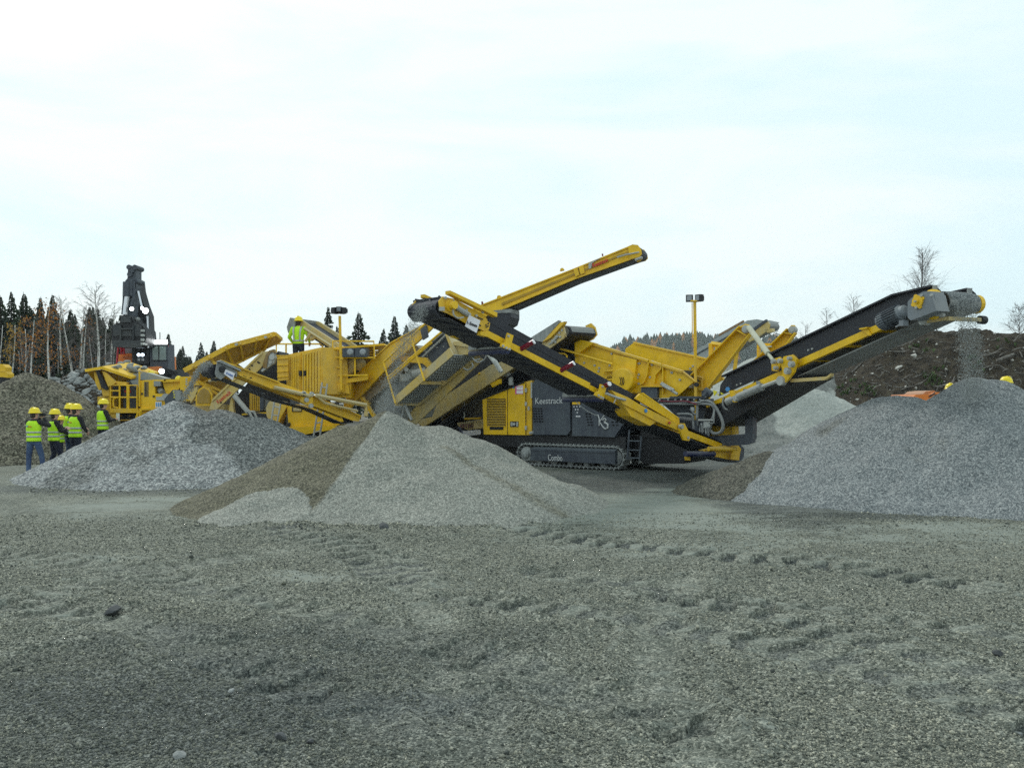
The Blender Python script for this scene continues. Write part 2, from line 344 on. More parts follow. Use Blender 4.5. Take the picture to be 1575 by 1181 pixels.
L(G, hh, bp.inputs['Height']); L(G, bp.outputs[0], b.inputs['Normal'])
gr = grid_mesh('ground', X, Y, Z, G, {'dust': dust, 'wet_and_shade': wet_and_shade}, smooth=True)
tag(gr, 'trampled grey beige gravel ground with pale slurry patches', kind='structure')
# the land beyond and around, one large sheet a little lower with a hole under the fine ground left unseen
xs = np.linspace(-900, 900, 91); yy = np.concatenate([np.linspace(-40, 60, 12), np.linspace(75, 1500, 40)])
X2, Y2 = np.meshgrid(xs, yy); Z2 = np.full(X2.shape, -.35)
FAR = mat('distant_scrub', (.09, .085, .06), .95); L(FAR, ramp(FAR, noise(FAR, .08, 8, .7), [(.3, (.05, .05, .04)), (.7, (.16, .15, .11))]), FAR.node_tree.nodes['Principled BSDF'].inputs['Base Color'])
tag(grid_mesh('terrain', X2, Y2, Z2, FAR), 'dark scrub land around and beyond the gravel yard', kind='structure')
# ---------------- gravel piles ----------------
def pile(name, label, cones, mat_, step=.05, jit=.018, attr=None, cat='gravel pile', seed=0, group=None, wob=.22, floor=-.3, xr=None):
    """cones: (x, y, height, slope, top rounding[, stretch x]); the pile is their union"""
    x0 = min(c[0]-c[2]/c[3]*(c[5] if len(c) > 5 else 1) for c in cones)-1.5; x1 = max(c[0]+c[2]/c[3]*(c[5] if len(c) > 5 else 1) for c in cones)+1.5
    y0 = min(c[1]-c[2]/c[3] for c in cones)-1.5; y1 = max(c[1]+c[2]/c[3] for c in cones)+1.5
    if xr: x0, x1 = max(x0, xr[0]), min(x1, xr[1])
    X, Y = np.meshgrid(np.arange(x0, x1, step), np.arange(y0, y1, step))
    wx = (fbm(X*.7, Y*.7, seed+1)-.5)*wob*2; wy = (fbm(X*.7+9, Y*.7, seed+2)-.5)*wob*2
    Z = np.full(X.shape, -9.0)
    for c in cones:
        sx = c[5] if len(c) > 5 else 1
        d = np.sqrt(((X+wx-c[0])/sx)**2+(Y+wy-c[1])**2)
        z = c[2]-c[3]*(np.sqrt(d*d+c[4]**2)-c[4])
        Z = np.maximum(Z, z)
    foot = np.clip(1-Z/.5, 0, 1)*np.clip(1+Z/.5, 0, 1)
    Z = Z+foot*.06
    Z += (fbm(X*1.7, Y*1.7, seed+5, 4)-.5)*.16
    rng = np.random.default_rng(seed)
    Z += rng.uniform(-1, 1, X.shape)*jit
    X = X+rng.uniform(-1, 1, X.shape)*step*.35; Y = Y+rng.uniform(-1, 1, X.shape)*step*.35
    at = {'tone': attr(X, Y, Z)} if attr else None
    o = grid_mesh(name, X, Y, np.maximum(Z, -.4), mat_, at, keep=Z > floor)
    return tag(o, label, cat, group)
GA = gravel('light_grey_fine_gravel', (.145, .152, .135), (.25, .26, .228), (.45, .455, .40), .018, attr='tone', alt=((.05, .05, .036), (.125, .12, .085), (.27, .255, .18)))
GAD = GA
GB = gravel('blue_grey_crushed_stone', (.10, .11, .115), (.225, .24, .24), (.50, .52, .50), .036, attr='tone', alt=((.05, .056, .056), (.15, .162, .158), (.36, .37, .35)))
GC = gravel('bluish_fine_gravel', (.095, .11, .116), (.195, .215, .22), (.39, .41, .40), .022, attr='tone', alt=((.05, .055, .05), (.12, .125, .11), (.26, .26, .22)))
GD = gravel('brown_gravel', (.035, .033, .022), (.11, .105, .078), (.30, .285, .21), .042)
GE = gravel('pale_grey_sand', (.23, .25, .23), (.32, .34, .315), (.43, .45, .41), .03, bump=.4, attr='tone', alt=((.10, .11, .105), (.17, .18, .17), (.26, .27, .25)), big=.6)
def wpk(px, py, D): p = P(px, py, D); return p.x, p.y, p.z
ax, ay, az = wpk(597, 636, 18)
def tone_front(X, Y, Z):
    a = np.degrees(np.arctan2(X-ax+1e-6, -(Y-ay)))+ (fbm(X*.6, Y*.6, 4)-.5)*8   # 0 = towards the camera, + = right
    t = np.clip((-17-a)/5, 0, 1)*np.clip((a+120)/10, 0, 1)
    t = np.maximum(t, .52*np.clip((a-46)/7, 0, 1)*np.clip((64-a)/9, 0, 1)*np.clip((np.hypot(X-ax, Y-ay)-1.0)/.5, 0, 1))
    lx, ly = gpt(385, 805)
    t = np.where(np.hypot(X-lx, Y-ly) < 1.0, 0, t)
    return t
lx, ly = gpt(385, 800)
pile('gravel_pile', 'light grey fine gravel pile with a brown shoulder, under the belt with the white sign', [(ax, ay, az+.05, .59, .10), (ax-.8, ay+.15, az-.25, .52, .3), (ax-1.6, ay, az-.74, .58, .5), (ax-2.0, ay-.6, .66, .62, .3), (ax+.75, ay+.3, az-.24, .46, .3), (ax+1.55, ay+.3, az-.5, .66, .4), (ax+2.05, ay, az-.95, .92, .3), (lx, ly+.2, .36, .45, .12), (ax-1.2, ay-1.4, .75, .5, .3)], GA, .034, .006, tone_front, seed=3)
bx, by, bz = wpk(272, 616, 25)
def tone_b(X, Y, Z):
    t = np.clip((fbm(X*.55, Y*.55, 17)-.56)*7, 0, 1)*.8
    a = np.degrees(np.arctan2(X-bx+1e-6, -(Y-by)))
    return np.maximum(t, np.clip((a-38)/8, 0, 1)*.9)
pile('gravel_pile', 'blue grey crushed stone pile beside the men in yellow vests', [(bx, by, bz, .54, .2), (bx+1.0, by+.2, bz-.26, .5, .4), (bx+2.0, by+.2, bz-.46, .45, .5), (bx+3.2, by, bz-.96, .45, .4), (bx-1.15, by-.4, bz-.66, .60, .4), (gpt(112, 736)[0], gpt(112, 736)[1], .32, .36, .3), (bx+.5, by-1.5, bz-.85, .5, .5), (bx+1.8, by-1.6, bz-1.1, .5, .5)], GB, .05, .010, tone_b, seed=9)
rx, ry, rz = wpk(1497, 582, 19.4)
def tone_c(X, Y, Z):
    a = np.degrees(np.arctan2(X-rx+1e-6, -(Y-ry)))
    return np.clip((-62-a)/6, 0, 1)*0+np.clip((fbm(X*.5, Y*.5, 27)-.62)*6, 0, 1)*.6
c2 = wpk(1378, 608, 20.2); c3 = wpk(1346, 629, 20.0)
pile('gravel_pile', 'bluish fine gravel pile under the stream falling from the black belt', [(rx, ry, rz, .72, .45), (rx+.4, ry, rz-.02, .72, .4), (c2[0], c2[1], c2[2], .62, .7), (c3[0], c3[1], c3[2], .88, .35), (rx+.2, ry-.7, rz-.55, .66, .5), (rx+1.8, ry+.3, rz-.35, .62, .6), (rx+4, ry, rz-.6, .6, .6), (c2[0]+.6, c2[1]-1.1, c2[2]-.75, .8, .5)], GC, .04, .006, tone_c, seed=15)
dx, dy = gpt(1180, 765)
pile('gravel_pile', 'low dark brown gravel spill at the foot of the bluish pile', [(dx+.35, dy+1.2, .9, .6, .4), (dx+.1, dy+1.7, .7, .5, .4)], gravel('dark_grey_brown_gravel', (.03, .032, .026), (.09, .09, .074), (.22, .215, .17), .026), .045, .008, seed=21)
p = wpk(45, 574, 33)
pile('gravel_pile', 'tall brown gravel pile behind the men with hard hats, below the birches', [(p[0], p[1], p[2], .74, .6), (p[0]-2.2, p[1], p[2]-.3, .7, .8), (p[0]+.4, p[1]-1.2, p[2]-1.0, .7, .6), (p[0]-4.5, p[1]-.5, p[2]-.8, .7, .8)], GD, .075, .035, seed=33)
p = wpk(1238, 595, 38)
def tone_e(X, Y, Z): return np.clip((fbm(X*.5, Y*.22, 41)-.53)*7, 0, 1)
pile('gravel_pile', 'pale grey sand pile seen beneath the black conveyor', [(p[0], p[1], p[2], .60, .4, 1.25), (p[0]-2.2, p[1]-.6, p[2]-.75, .55, .5, 1.2)], GE, .08, .015, tone_e, seed=44)
p = wpk(1195, 535, 62)
pile('gravel_pile', 'far grey sand heap seen between the yellow arms', [(p[0], p[1], p[2], .62, .6, 1.1), (p[0]+3.2, p[1]+1, p[2]-1.7, .6, .6)], GE, .14, .02, tone_e, seed=47)
p = wpk(735, 668, 23.5)
pile('gravel_pile', 'small dark gravel heap at the front corner of the charcoal screener', [(p[0]+.1, p[1], .62, .6, .2)], GC, .05, .02, lambda X, Y, Z: X*0+1, seed=51)
# ---------------- rock heap ----------------
def rock_mesh(seed, flat=.75):
    rng = random.Random(seed); bm = bmesh.new(); bmesh.ops.create_icosphere(bm, subdivisions=2, radius=1)
    for _ in range(9):                                # cut flat faces
        n = V((rng.uniform(-1, 1), rng.uniform(-1, 1), rng.uniform(-1, 1))).normalized(); d = rng.uniform(.55, .85)
        for v in bm.verts:
            k = v.co.dot(n)
            if k > d: v.co -= n*(k-d)
    for v in bm.verts: v.co += V((rng.uniform(-1, 1), rng.uniform(-1, 1), rng.uniform(-1, 1)))*.04; v.co.z *= flat
    me = bpy.data.meshes.new('rock'); bm.to_mesh(me); bm.free(); return me
ROCK = mat('grey_rock', (.25, .26, .25), .9); rb = ROCK.node_tree.nodes['Principled BSDF']
oi = N(ROCK, 'ShaderNodeObjectInfo')
rc = ramp(ROCK, noise(ROCK, 4, 8, .7), [(.3, (.15, .16, .16)), (.55, (.30, .32, .31)), (.8, (.48, .5, .47))])
rc = mixc(ROCK, math_(ROCK, 'MULTIPLY', oi.outputs['Random'], .6), rc, (.16, .165, .16))
L(ROCK, rc, rb.inputs['Base Color'])
bp = N(ROCK, 'ShaderNodeBump'); bp.inputs['Strength'].default_value = .5; bp.inputs['Distance'].default_value = .05; L(ROCK, noise(ROCK, 9, 8, .7), bp.inputs['Height']); L(ROCK, bp.outputs[0], rb.inputs['Normal'])
DROCK = mat('dark_stone', (.05, .055, .06), .85); L(DROCK, ramp(DROCK, noise(DROCK, 9, 6, .7), [(.3, (.03, .034, .036)), (.7, (.09, .098, .10))]), DROCK.node_tree.nodes['Principled BSDF'].inputs['Base Color'])
PROCK = mat('pale_rock', (.55, .53, .48), .9); L(PROCK, ramp(PROCK, noise(PROCK, 5, 6, .7), [(.3, (.26, .255, .23)), (.7, (.52, .51, .46))]), PROCK.node_tree.nodes['Principled BSDF'].inputs['Base Color'])
RM = [rock_mesh(s, random.uniform(.55, .8)) for s in range(8)]
for me in RM: me.materials.append(ROCK)
def rock(name, loc, size, label, cat='rock', group=None, pal=None, rng=random):
    me = RM[rng.randrange(8)]
    if pal is not None: me = me.copy(); me.materials.clear(); me.materials.append(pal)
    o = bpy.data.objects.new(name, me); COL.objects.link(o); o.location = loc
    o.rotation_euler = (rng.uniform(-.6, .6), rng.uniform(-.6, .6), rng.uniform(0, 6.3))
    o.scale = (size*rng.uniform(.8, 1.25), size*rng.uniform(.7, 1.1), size*rng.uniform(.7, 1))
    return tag(o, label, cat, group)
SOIL = mat('dark_soil', (.05, .045, .035), .95, 0, .2)
L(SOIL, ramp(SOIL, noise(SOIL, 2.6, 10, .82), [(.34, (.010, .009, .007)), (.48, (.034, .028, .020)), (.56, (.075, .060, .040)), (.62, (.05, .05, .028)), (.72, (.19, .17, .135))]), SOIL.node_tree.nodes['Principled BSDF'].inputs['Base Color'])
bp = N(SOIL, 'ShaderNodeBump'); bp.inputs['Strength'].default_value = 1; bp.inputs['Distance'].default_value = .25; L(SOIL, noise(SOIL, 3, 8, .75), bp.inputs['Height']); L(SOIL, bp.outputs[0], SOIL.node_tree.nodes['Principled BSDF'].inputs['Normal'])
hx, hy, hz = wpk(132, 576, 46)
HEAP = [(hx, hy, hz+.3, .66, .5), (hx+2.0, hy+.6, hz+.2, .6, 1.2), (hx-2, hy-.2, hz-1.5, .7, .8), (hx+4.5, hy+1.4, hz-.2, .6, 1.4)]
tag(pile('soil_mound', 'dark soil mound carrying the heap of quarried rock', HEAP, SOIL, .12, .05, cat='soil mound', seed=61))
def heap_z(x, y): return max(c[2]-c[3]*(math.sqrt((x-c[0])**2+(y-c[1])**2+c[4]**2)-c[4]) for c in HEAP)
rr = random.Random(5); n = 0
while n < 290:
    px, py = rr.uniform(78, 172), rr.uniform(572, 640); 
    D = 38.
    hit = None
    while D < 52:                                     # march away until the ray meets the mound
        q = P(px, py, D)
        if heap_z(q.x, q.y) > q.z: hit = q; break
        D += .15
    if hit is None or (py > 615+(px-70)*.25 and rr.random() < .9): n += .2; continue
    rock('quarry_rock', (hit.x+rr.uniform(-.1, .1), hit.y, hit.z+rr.uniform(-.1, .12)), rr.choice((.12, .15, .18, .24, .32)), 'angular grey rock in the quarried heap behind the jaw crusher', group='rocks of the quarried heap', rng=rr); n += 1
# ---------------- earth bank ----------------
xs = np.arange(12, 75, .22); yy = np.arange(33, 84, .22)
X, Y = np.meshgrid(xs, yy)
fx = X/Y*F+CX                                          # rough bearing, used only to lay the bank's ends
def bank_z(X, Y):
    foot = 43+(fbm(X*.08, X*0, 71)-.5)*5; t = np.clip((Y-foot)/15, 0, 1); t = t*t*(3-2*t)*.55+t*.45
    endf = np.clip((X-14.5-.10*(Y-40))/9, 0, 1); endf = endf*endf*(3-2*endf)
    top = 6.5+(fbm(X*.12, Y*.05, 73)-.5)*.7+.045*np.clip(X-25, 0, 30)*.6
    z = -.4+t*endf*top+(fbm(X*.5, Y*.5, 75, 5)-.5)*1.3*t*endf+(fbm(X*1.8, Y*1.8, 77, 4)-.5)*.7*np.clip(t*6, 0, 1)*endf
    return z
tag(grid_mesh('hillside', X, Y, bank_z(X, Y), SOIL), 'dark cleared earth bank strewn with stones and roots', kind='structure')
def on_bank(px, py, far=True):
    D = np.arange(36, 82, .1); X_ = (px-CX)/F*D; Z_ = CH+(HY-py)/F*D
    k = np.nonzero((X_ > 12) & (bank_z(X_, D) > Z_))[0]
    return P(px, py, float(D[k[0]])) if len(k) else None
for px, py, s, lab in ((1403, 544, .52, 'largest pale boulder on the dark earth bank, with roots below it'), (1446, 548, .3, 'round pale stone just beside the large boulder on the bank'), (1383, 563, .34, 'flat pale stone below the large boulder on the bank'), (1344, 573, .28, 'pale angular stone low on the bank close beside the pale sand pile'), (1319, 571, .22, 'smallest pale stone low on the bank by the sand pile'), (1443, 513, .3, 'pale stone near the top of the bank below the belt head'), (1321, 613, .3, 'white stone at the foot of the bank above the bluish pile'), (1531, 524, .3, 'grey pale stone beyond the falling gravel near the bank top'), (1563, 528, .26, 'brown stone high on the bank at its far end')):
    q = on_bank(px, py)
    if q: rock('boulder', q-V((0, -.05, s*.35)), s*.85, lab, 'boulder', pal=PROCK)
WOOD = mat('weathered_wood', (.26, .24, .2), .9); L(WOOD, ramp(WOOD, noise(WOOD, 6, 5), [(.3, (.05, .045, .036)), (.7, (.22, .205, .18))]), WOOD.node_tree.nodes['Principled BSDF'].inputs['Base Color'])
rr = random.Random(12); mb = MB()
for _ in range(230):                                   # roots, twigs and splinters too many to count
    px, py = rr.uniform(1235, 1600), rr.uniform(505, 615); q = on_bank(px, py)
    if not q: continue
    a = rr.uniform(0, math.pi); l = rr.uniform(.2, .8) if rr.random() < .85 else rr.uniform(.8, 1.8); d = V((math.cos(a), rr.uniform(-.5, .5), math.sin(a)*.6))*l/2
    q = q+V((0, -.15, .12)); mb.tube([q-d, q+d*.1+V((0, 0, rr.uniform(-.1, .1)))*l, q+d], [.02+.02*l, .03+.02*l, .012], 4)
tag(mb.build('wood_debris', WOOD), 'splintered roots and twigs littering the earth bank', 'debris', kind='stuff')
mb = MB()
for _ in range(150):
    px, py = rr.uniform(1235, 1600), rr.uniform(503, 618); q = on_bank(px, py)
    if not q: continue
    s = rr.choice((.05, .06, .08, .12)); q = q+V((0, -.03, .02)); m3 = Euler((rr.uniform(0, 6), rr.uniform(0, 6), rr.uniform(0, 6))).to_matrix()
    mb.add([q+m3 @ V(v)*s for v in ((1, 0, 0), (-1, 0, 0), (0, 1.2, 0), (0, -1, 0), (0, 0, .8), (0, 0, -.8))], [[0, 2, 4], [2, 1, 4], [1, 3, 4], [3, 0, 4], [2, 0, 5], [1, 2, 5], [3, 1, 5], [0, 3, 5]])
tag(mb.build('stony_litter', PROCK), 'small pale stones scattered over the earth bank', 'stones', kind='stuff')
for (a, b_, r, lab) in (((1530, 559), (1555, 549), .11, 'grey log lying on the bank near the man with the raised helmet'), ((1468, 541), (1487, 549), .07, 'thin grey log on the bank behind the falling gravel')):
    p0, p1 = on_bank(*a), on_bank(*b_)
    if p0 and p1:
        up = V((0, -.3, .15)); mb = MB(); mb.tube([p0+up, (p0+p1)/2+up*1.1, p1+up], [r, r*.9, r*.7], 8); tag(mb.build('log', WOOD, smooth=True), lab, 'log')

WEED = mat('weed_leaf', (.06, .10, .025), .8); mb = MB(); rr = random.Random(44)
for _ in range(70):
    px, py = rr.choice(((1433, 590), (1436, 580), (1330, 600), (1420, 535), (1540, 530), (1290, 600), (1500, 560)))
    q = on_bank(px+rr.gauss(0, 9), py+rr.gauss(0, 6))
    if not q: continue
    for _ in range(14):
        a = rr.uniform(0, 6.3); l = rr.uniform(.1, .35); d = V((math.cos(a)*.5, math.sin(a)*.5, 1)).normalized()*l; w = V((-math.sin(a), math.cos(a), 0))*.04
        mb.add([q-V((0, .1, 0)), q-V((0, .1, 0))+d*.6+w, q-V((0, .1, 0))+d, q-V((0, .1, 0))+d*.6-w], [[0, 1, 2, 3]])
tag(mb.build('bank_weeds', WEED, fix=False), 'small green weeds sprouting on the dark earth bank', 'weeds', kind='stuff')
# ---------------- conveyor toolkit ----------------
class Conv:                                           # a vertical plane through the near edge of a belt; far = across the belt
    def __init__(s, a, b, W):                         # a, b: (px, py, depth) of two points of the near edge
        A, B = P(*a), P(*b); s.pl = Pl(A, ((B-A).x, (B-A).y)); s.W = W; s.far = -s.pl.n
    def pt(s, px, py, w=0.0): return s.pl(px, py)+s.far*w
    def both(s, m, pix, t, off=0.0, w=None):          # a plate on the near side and its twin on the far side
        q = [s.pl(x, y, off) for x, y in pix]; m.prism(q, s.far*t)
        k = s.far*((s.W if w is None else w)+2*off-t); m.prism([p+k for p in q], s.far*t)
        return m
    def across(s, m, px, py, r, w0=0.0, w1=None, n=10):
        return m.cyl(s.pt(px, py, w0), s.pt(px, py, s.W if w1 is None else w1), r, n)
    def belt(s, loop, thick=.025, chev=0, w0=.05, w1=None, curve=0.0):
        """closed belt: loop of pixels on the near plane swept across; chev = spacing of V cleats"""
        m = MB(); w1 = s.W-.05 if w1 is None else w1
        pts = [s.pl(x, y) for x, y in loop]; n = len(pts); cen = sum(pts, V((0, 0, 0)))/n
        inn = []
        for i in range(n):
            e = (pts[(i+1) % n]-pts[i-1]).normalized(); nn = e.cross(s.far)
            inn.append(pts[i]+nn*thick*(1 if nn.dot(cen-pts[i]) > 0 else -1))
        ring = lambda w: [p+s.far*w for p in pts]
        rin = lambda w: [p+s.far*w for p in inn]
        vs = ring(w0)+ring(w1)+rin(w0)+rin(w1); fs = []
        for i in range(n):
            j = (i+1) % n
            fs += [[i, j, n+j, n+i], [2*n+j, 2*n+i, 3*n+i, 3*n+j], [j, i, 2*n+i, 2*n+j], [n+i, n+j, 3*n+j, 3*n+i]]
        m.add(vs, fs)
        if chev:                                      # cleats follow the outer surface
            d = [0]
            for i in range(n): d.append(d[-1]+(pts[(i+1) % n]-pts[i]).length)
            def at(x):
                x %= d[-1]; k = max(i for i in range(n) if d[i] <= x+1e-9); t = (x-d[k])/max(1e-6, d[k+1]-d[k]); j = (k+1) % n
                p = pts[k].lerp(pts[j], t); nn = (pts[k]-inn[k]).lerp(pts[j]-inn[j], t).normalized(); return p, nn
            x = 0; mid = (w0+w1)/2
            while x < d[-1]:
                (a, na), (b, nb) = at(x), at(x+chev*.75)
                for u, v in ((w0+.06, mid-.03), (w1-.06, mid+.03)):
                    p, q = a+s.far*u, b+s.far*v; m.bar(p+na*.012, q+nb*.012, .035, .03, side=(q-p).cross(na))
                x += chev
        return m
def arc(cx, cy, r, a0, a1, n=9):                      # pixel arc, degrees, y down
    return [(cx+r*math.cos(R(a0+(a1-a0)*i/(n-1))), cy+r*math.sin(R(a0+(a1-a0)*i/(n-1)))) for i in range(n)]
def spray(name, label, path, n, size, spread, mat_, far=None, W=0, seed=1, dens=None):
    """falling stones: many small tetrahedra along a path of world points"""
    rg = random.Random(seed); m = MB(); seg = [(path[i+1]-path[i]).length for i in range(len(path)-1)]; tot = sum(seg)
    for _ in range(n):
        x = rg.random()**(dens or 1)*tot; i = 0
        while i < len(seg)-1 and x > seg[i]: x -= seg[i]; i += 1
        t = x/seg[i]; p = path[i].lerp(path[i+1], min(1, t)); k = (i+t)/len(seg)
        sp = spread[0]+(spread[1]-spread[0])*k
        p = p+V((rg.gauss(0, sp), rg.gauss(0, sp), rg.gauss(0, .05)))
        if far is not None: p = p+far*(W*(.5+(rg.random()-.5)*(.95-.1*k)))
        z = size*rg.uniform(.4, 1.3); m3 = Euler((rg.uniform(0, 6), rg.uniform(0, 6), 0)).to_matrix()
        m.add([p+m3 @ V(v)*z for v in ((1, .1, -.5), (-.6, .8, -.4), (-.5, -.8, -.5), (.1, 0, .9))], [[0, 1, 2], [0, 3, 1], [1, 3, 2], [2, 3, 0]])
    return tag(m.build(name, mat_, fix=False), label, 'falling gravel', kind='stuff')
FALL = mat('falling_stone', (.30, .32, .31), .9)
# ---------------- charcoal and yellow tracked screener ----------------
K = Pl(P(953, 700, 26.2), (.81, -.58)); KF = -K.n
scr = thing('tracked_screener', (K(880, 720).x, K(880, 720).y, 0), 'charcoal and yellow tracked screening plant with two black conveyors crossing before the piles', 'screening plant')
# chassis and tracks
m = MB(); m.slab(K, [(746, 668), (962, 672), (962, 690), (940, 694), (800, 688), (752, 684)], 2.3, -.12); m.slab(K, [(760, 684), (985, 690), (985, 700), (790, 700)], 1.3, -.75)
m.slab(K, [(962, 668), (1062, 672), (1060, 700), (1050, 713), (990, 713), (975, 700)], 1.6, -.7)
m.slab(K, [(985, 640), (1065, 650), (1065, 674), (985, 672)], 1.9, -.6)
chassis = m.build('chassis', BLKC, scr)
def track(w):
    o = K(808, 699)+KF*w; o2 = K(944, 704.5)+KF*w; r = .315
    e = (o2-o); Lh = V((e.x, e.y, 0)).length; h = V((e.x, e.y, 0)).normalized(); o = V((o.x, o.y, r+.07)); up = V((0, 0, 1)); wd = .46
    def path(s):
        c = math.pi*r; tot = 2*Lh+2*c; s %= tot
        if s < Lh: return o+h*s+up*r, up
        s -= Lh
        if s < c: a = s/r; return o+h*Lh+up*r*math.cos(a)+h*r*math.sin(a), up*math.cos(a)+h*math.sin(a)
        s -= c
        if s < Lh: return o+h*(Lh-s)-up*r, -up
        s -= Lh; a = s/r; return o-up*r*math.cos(a)-h*r*math.sin(a), -up*math.cos(a)-h*math.sin(a)
    tot = 2*Lh+2*math.pi*r; nsh = 56; m = MB()
    for i in range(nsh):
        p, n_ = path(i*tot/nsh); t = n_.cross(KF); q = p+KF*wd/2
        rot = Matrix((t, KF, n_)).transposed()
        m.box(q, (tot/nsh*.9, wd, .03), rot=rot); m.box(q+n_*.03, (.035, wd, .045), rot=rot)
        m.box(p+KF*.1-n_*.03, (.06, .05, .05), rot=rot)
    tr = m.build('track', DUSTY, scr)
    m = MB(); y0, y1 = r*.95, -r*.62
    a = o+h*.27-KF*.10; b_ = o+h*(Lh+.1)-KF*.10; y0, y1 = .42, -.24
    m.prism([a+up*(y0-.25), b_+up*(y0-.22), b_+up*(y1+.06), a+up*(y1+.06)], KF*(wd-.1))
    m.prism([a-KF*.02+up*(y0-.25), b_-KF*.02+up*(y0-.22), b_-KF*.02+up*(y0-.27), a-KF*.02+up*(y0-.30)], KF*.06); m.prism([a+up*(y0-.25), b_+up*(y0-.22), b_+up*(y0-.12)+KF*.3, a+up*(y0-.15)+KF*.3], up*.01)
    m.build('track_frame', BLK, tr)
    m = MB(); m.lathe(o-KF*.06, KF, [(.02, -.02), (.10, 0), (.13, .03), (.15, .10), (.23, .12), (.23, .4), (.1, .42)], 20)
    for i in range(8): a_ = i*math.pi/4; m.cyl(o-KF*.075+(h*math.cos(a_)+up*math.sin(a_))*.09, o-KF*.03+(h*math.cos(a_)+up*math.sin(a_))*.09, .014, 6)
    m.build('drive_sprocket', DUSTY, tr, smooth=False)
    m = MB(); m.lathe(o+h*Lh+KF*.04, KF, [(.05, 0), (.24, .03), (.24, .36), (.05, .38)], 18)
    for i in range(5): m.cyl(o+h*(.5+i*(Lh-.9)/4)-up*(r-.1)+KF*.05, o+h*(.5+i*(Lh-.9)/4)-up*(r-.1)+KF*.4, .09, 12)
    m.build('track_rollers', DUSTY, tr)
    return tr
t1 = track(0.0); track(1.95)
tf = t1.children[0]
text('lettering', 'Combo', LETW, tf, K, (843, 708), (865, 709), 9.5, .125)
# engine hood
m = MB(); m.slab(K, [(742, 613), (804, 588), (808, 587), (808, 669), (744, 668)], 2.2)
hood = m.build('engine_hood', YEL, scr)
m = MB(); m.band(K, (741, 612.4), (806, 586.4), 2.2, 2.3, .04); m.build('hood_edge', BLKC, hood)
m = MB(); m.rect(K, 749, 613, 777.5, 656, .1, .012); m.rect(K, 753, 656.5, 774, 661, .1, .012); m.build('grille_backing', BLKC, hood)
m = MB()
for i in range(17): y = 614.2+i*2.52; m.band(K, (749.4, y), (777.2, y), 1.0, .03, .035)
m.build('louvre', YELD, hood)
m = MB(); m.rect(K, 780.2, 597, 780.9, 668.5, .01, .008); m.rect(K, 808.2, 588, 808.9, 668, .01, .012); m.build('panel_seam', BLKC, hood)
m = MB(); m.slab(K, [(809, 587), (818, 585), (818, 668.5), (809, 669)], 2.1, -.03); hp = m.build('hinge_panel', YELD, scr)
m = MB(); m.line(K, [(817.5, 588), (817.5, 612)], .03, .05); m.line(K, [(813, 625), (813, 631)], .035, .05); m.line(K, [(815, 666), (820, 665)], .05, .04)
for y in (597, 618, 655): m.rect(K, 807, y, 810, y+6, .03, .03)
m.build('hinge', STEEL, hp)
m = MB(); m.rect(K, 793.5, 593, 804.5, 606, .01, .012); st = m.build('notice_sticker', STKW, hood)
m = MB(); m.rect(K, 792.4, 593, 794.2, 606, .01, .02)
for y in (594, 599.5, 605): m.rect(K, 794, y, 804.3, y+.7, .01, .02)
m.build('sticker_print', PINK, st)
m = MB(); m.disc(K, 789.5, 595.5, .035, .02, .02); m.build('round_sticker', STK, hood)
m = MB(); m.rect(K, 784.6, 648, 797.4, 656.6, .01, .012); pt_ = m.build('rating_plate', BLKC, hood); m = MB(); m.rect(K, 785.5, 649.2, 788.4, 655, .01, .02); m.disc(K, 790.5, 652, .05, .01, .022); m.rect(K, 794, 649, 796.6, 655.6, .01, .02); m.build('plate_print', STEEL, pt_)
m = MB(); m.hose([K(771, 577, -.3), K(779, 575, -.3), K(785, 580, -.3), K(786, 593, -.3)], .085, 8); m.build('exhaust_pipe', STEEL, scr, smooth=True)
# black doors
def rr_(x0, y0, x1, y1, r, n=4):
    q = []
    for cx, cy, a in ((x1-r, y0+r, -90), (x1-r, y1-r, 0), (x0+r, y1-r, 90), (x0+r, y0+r, 180)): q += arc(cx, cy, r, a, a+90, n)
    return q
m = MB(); m.slab(K, [(819.5, 668.5), (819, 590), (823, 584), (831, 581), (845, 586), (876, 605), (877, 662), (872, 669)], 1.9, .02); d1 = m.build('side_door', BLK, scr)
text('lettering', 'Keestrack', LETW, d1, K, (823.5, 621.5), (865.5, 620.5), 9.5, .03)
def holes(door, x0, y0, nx, ny, dx, dy, w, h, sh=0.0, off=.035):
    for j in range(ny):
        for i in range(nx): x = x0+i*dx+j*sh; y = y0+j*dy; MB().rect(K, x, y, x+w, y+h, .012, off).build('vent_hole', HOLE, door)
holes(d1, 818.8, 627.3, 4, 6, 4.0, 3.95, 2.2, 2.2, .45)
m = MB(); m.slab(K, [(880, 608), (990, 640), (957, 654), (945, 672.5), (880, 670)], 1.9, -.01); d2 = m.build('side_door', BLK, scr)
d2['label'] = 'charcoal door with vent holes and a model badge'
m = MB(); m.line(K, [(919.5, 637.5), (921.8, 644), (921.5, 654.5)], .018, .02, 5); m.line(K, [(929.5, 639), (922, 648.5), (927, 655.5), (931, 659.5), (935, 658), (935.2, 652), (930, 649)], .02, .02, 5); m.hose([K(x, y, .02) for x, y in ((927, 646), (929.5, 643.5), (932, 645.5), (929.5, 649.5), (934, 652), (934.5, 657), (931, 659.5), (927.5, 656.5), (923, 650))], .02, 5); m.build('lettering', LETW, d2)
holes(d2, 900.3, 635.5, 2, 5, 5.0, 4.3, 3.0, 1.7, .9, .005); holes(d2, 940.5, 648.2, 2, 2, 6, 4.6, 3.2, 1.7, .9, .005)
m = MB(); m.rect(K, 880, 616, 892, 622, .02, .02); m.build('sticker', YELD, d2)
m = MB(); m.rect(K, 885.5, 639.5, 892.5, 641, .01, .012)
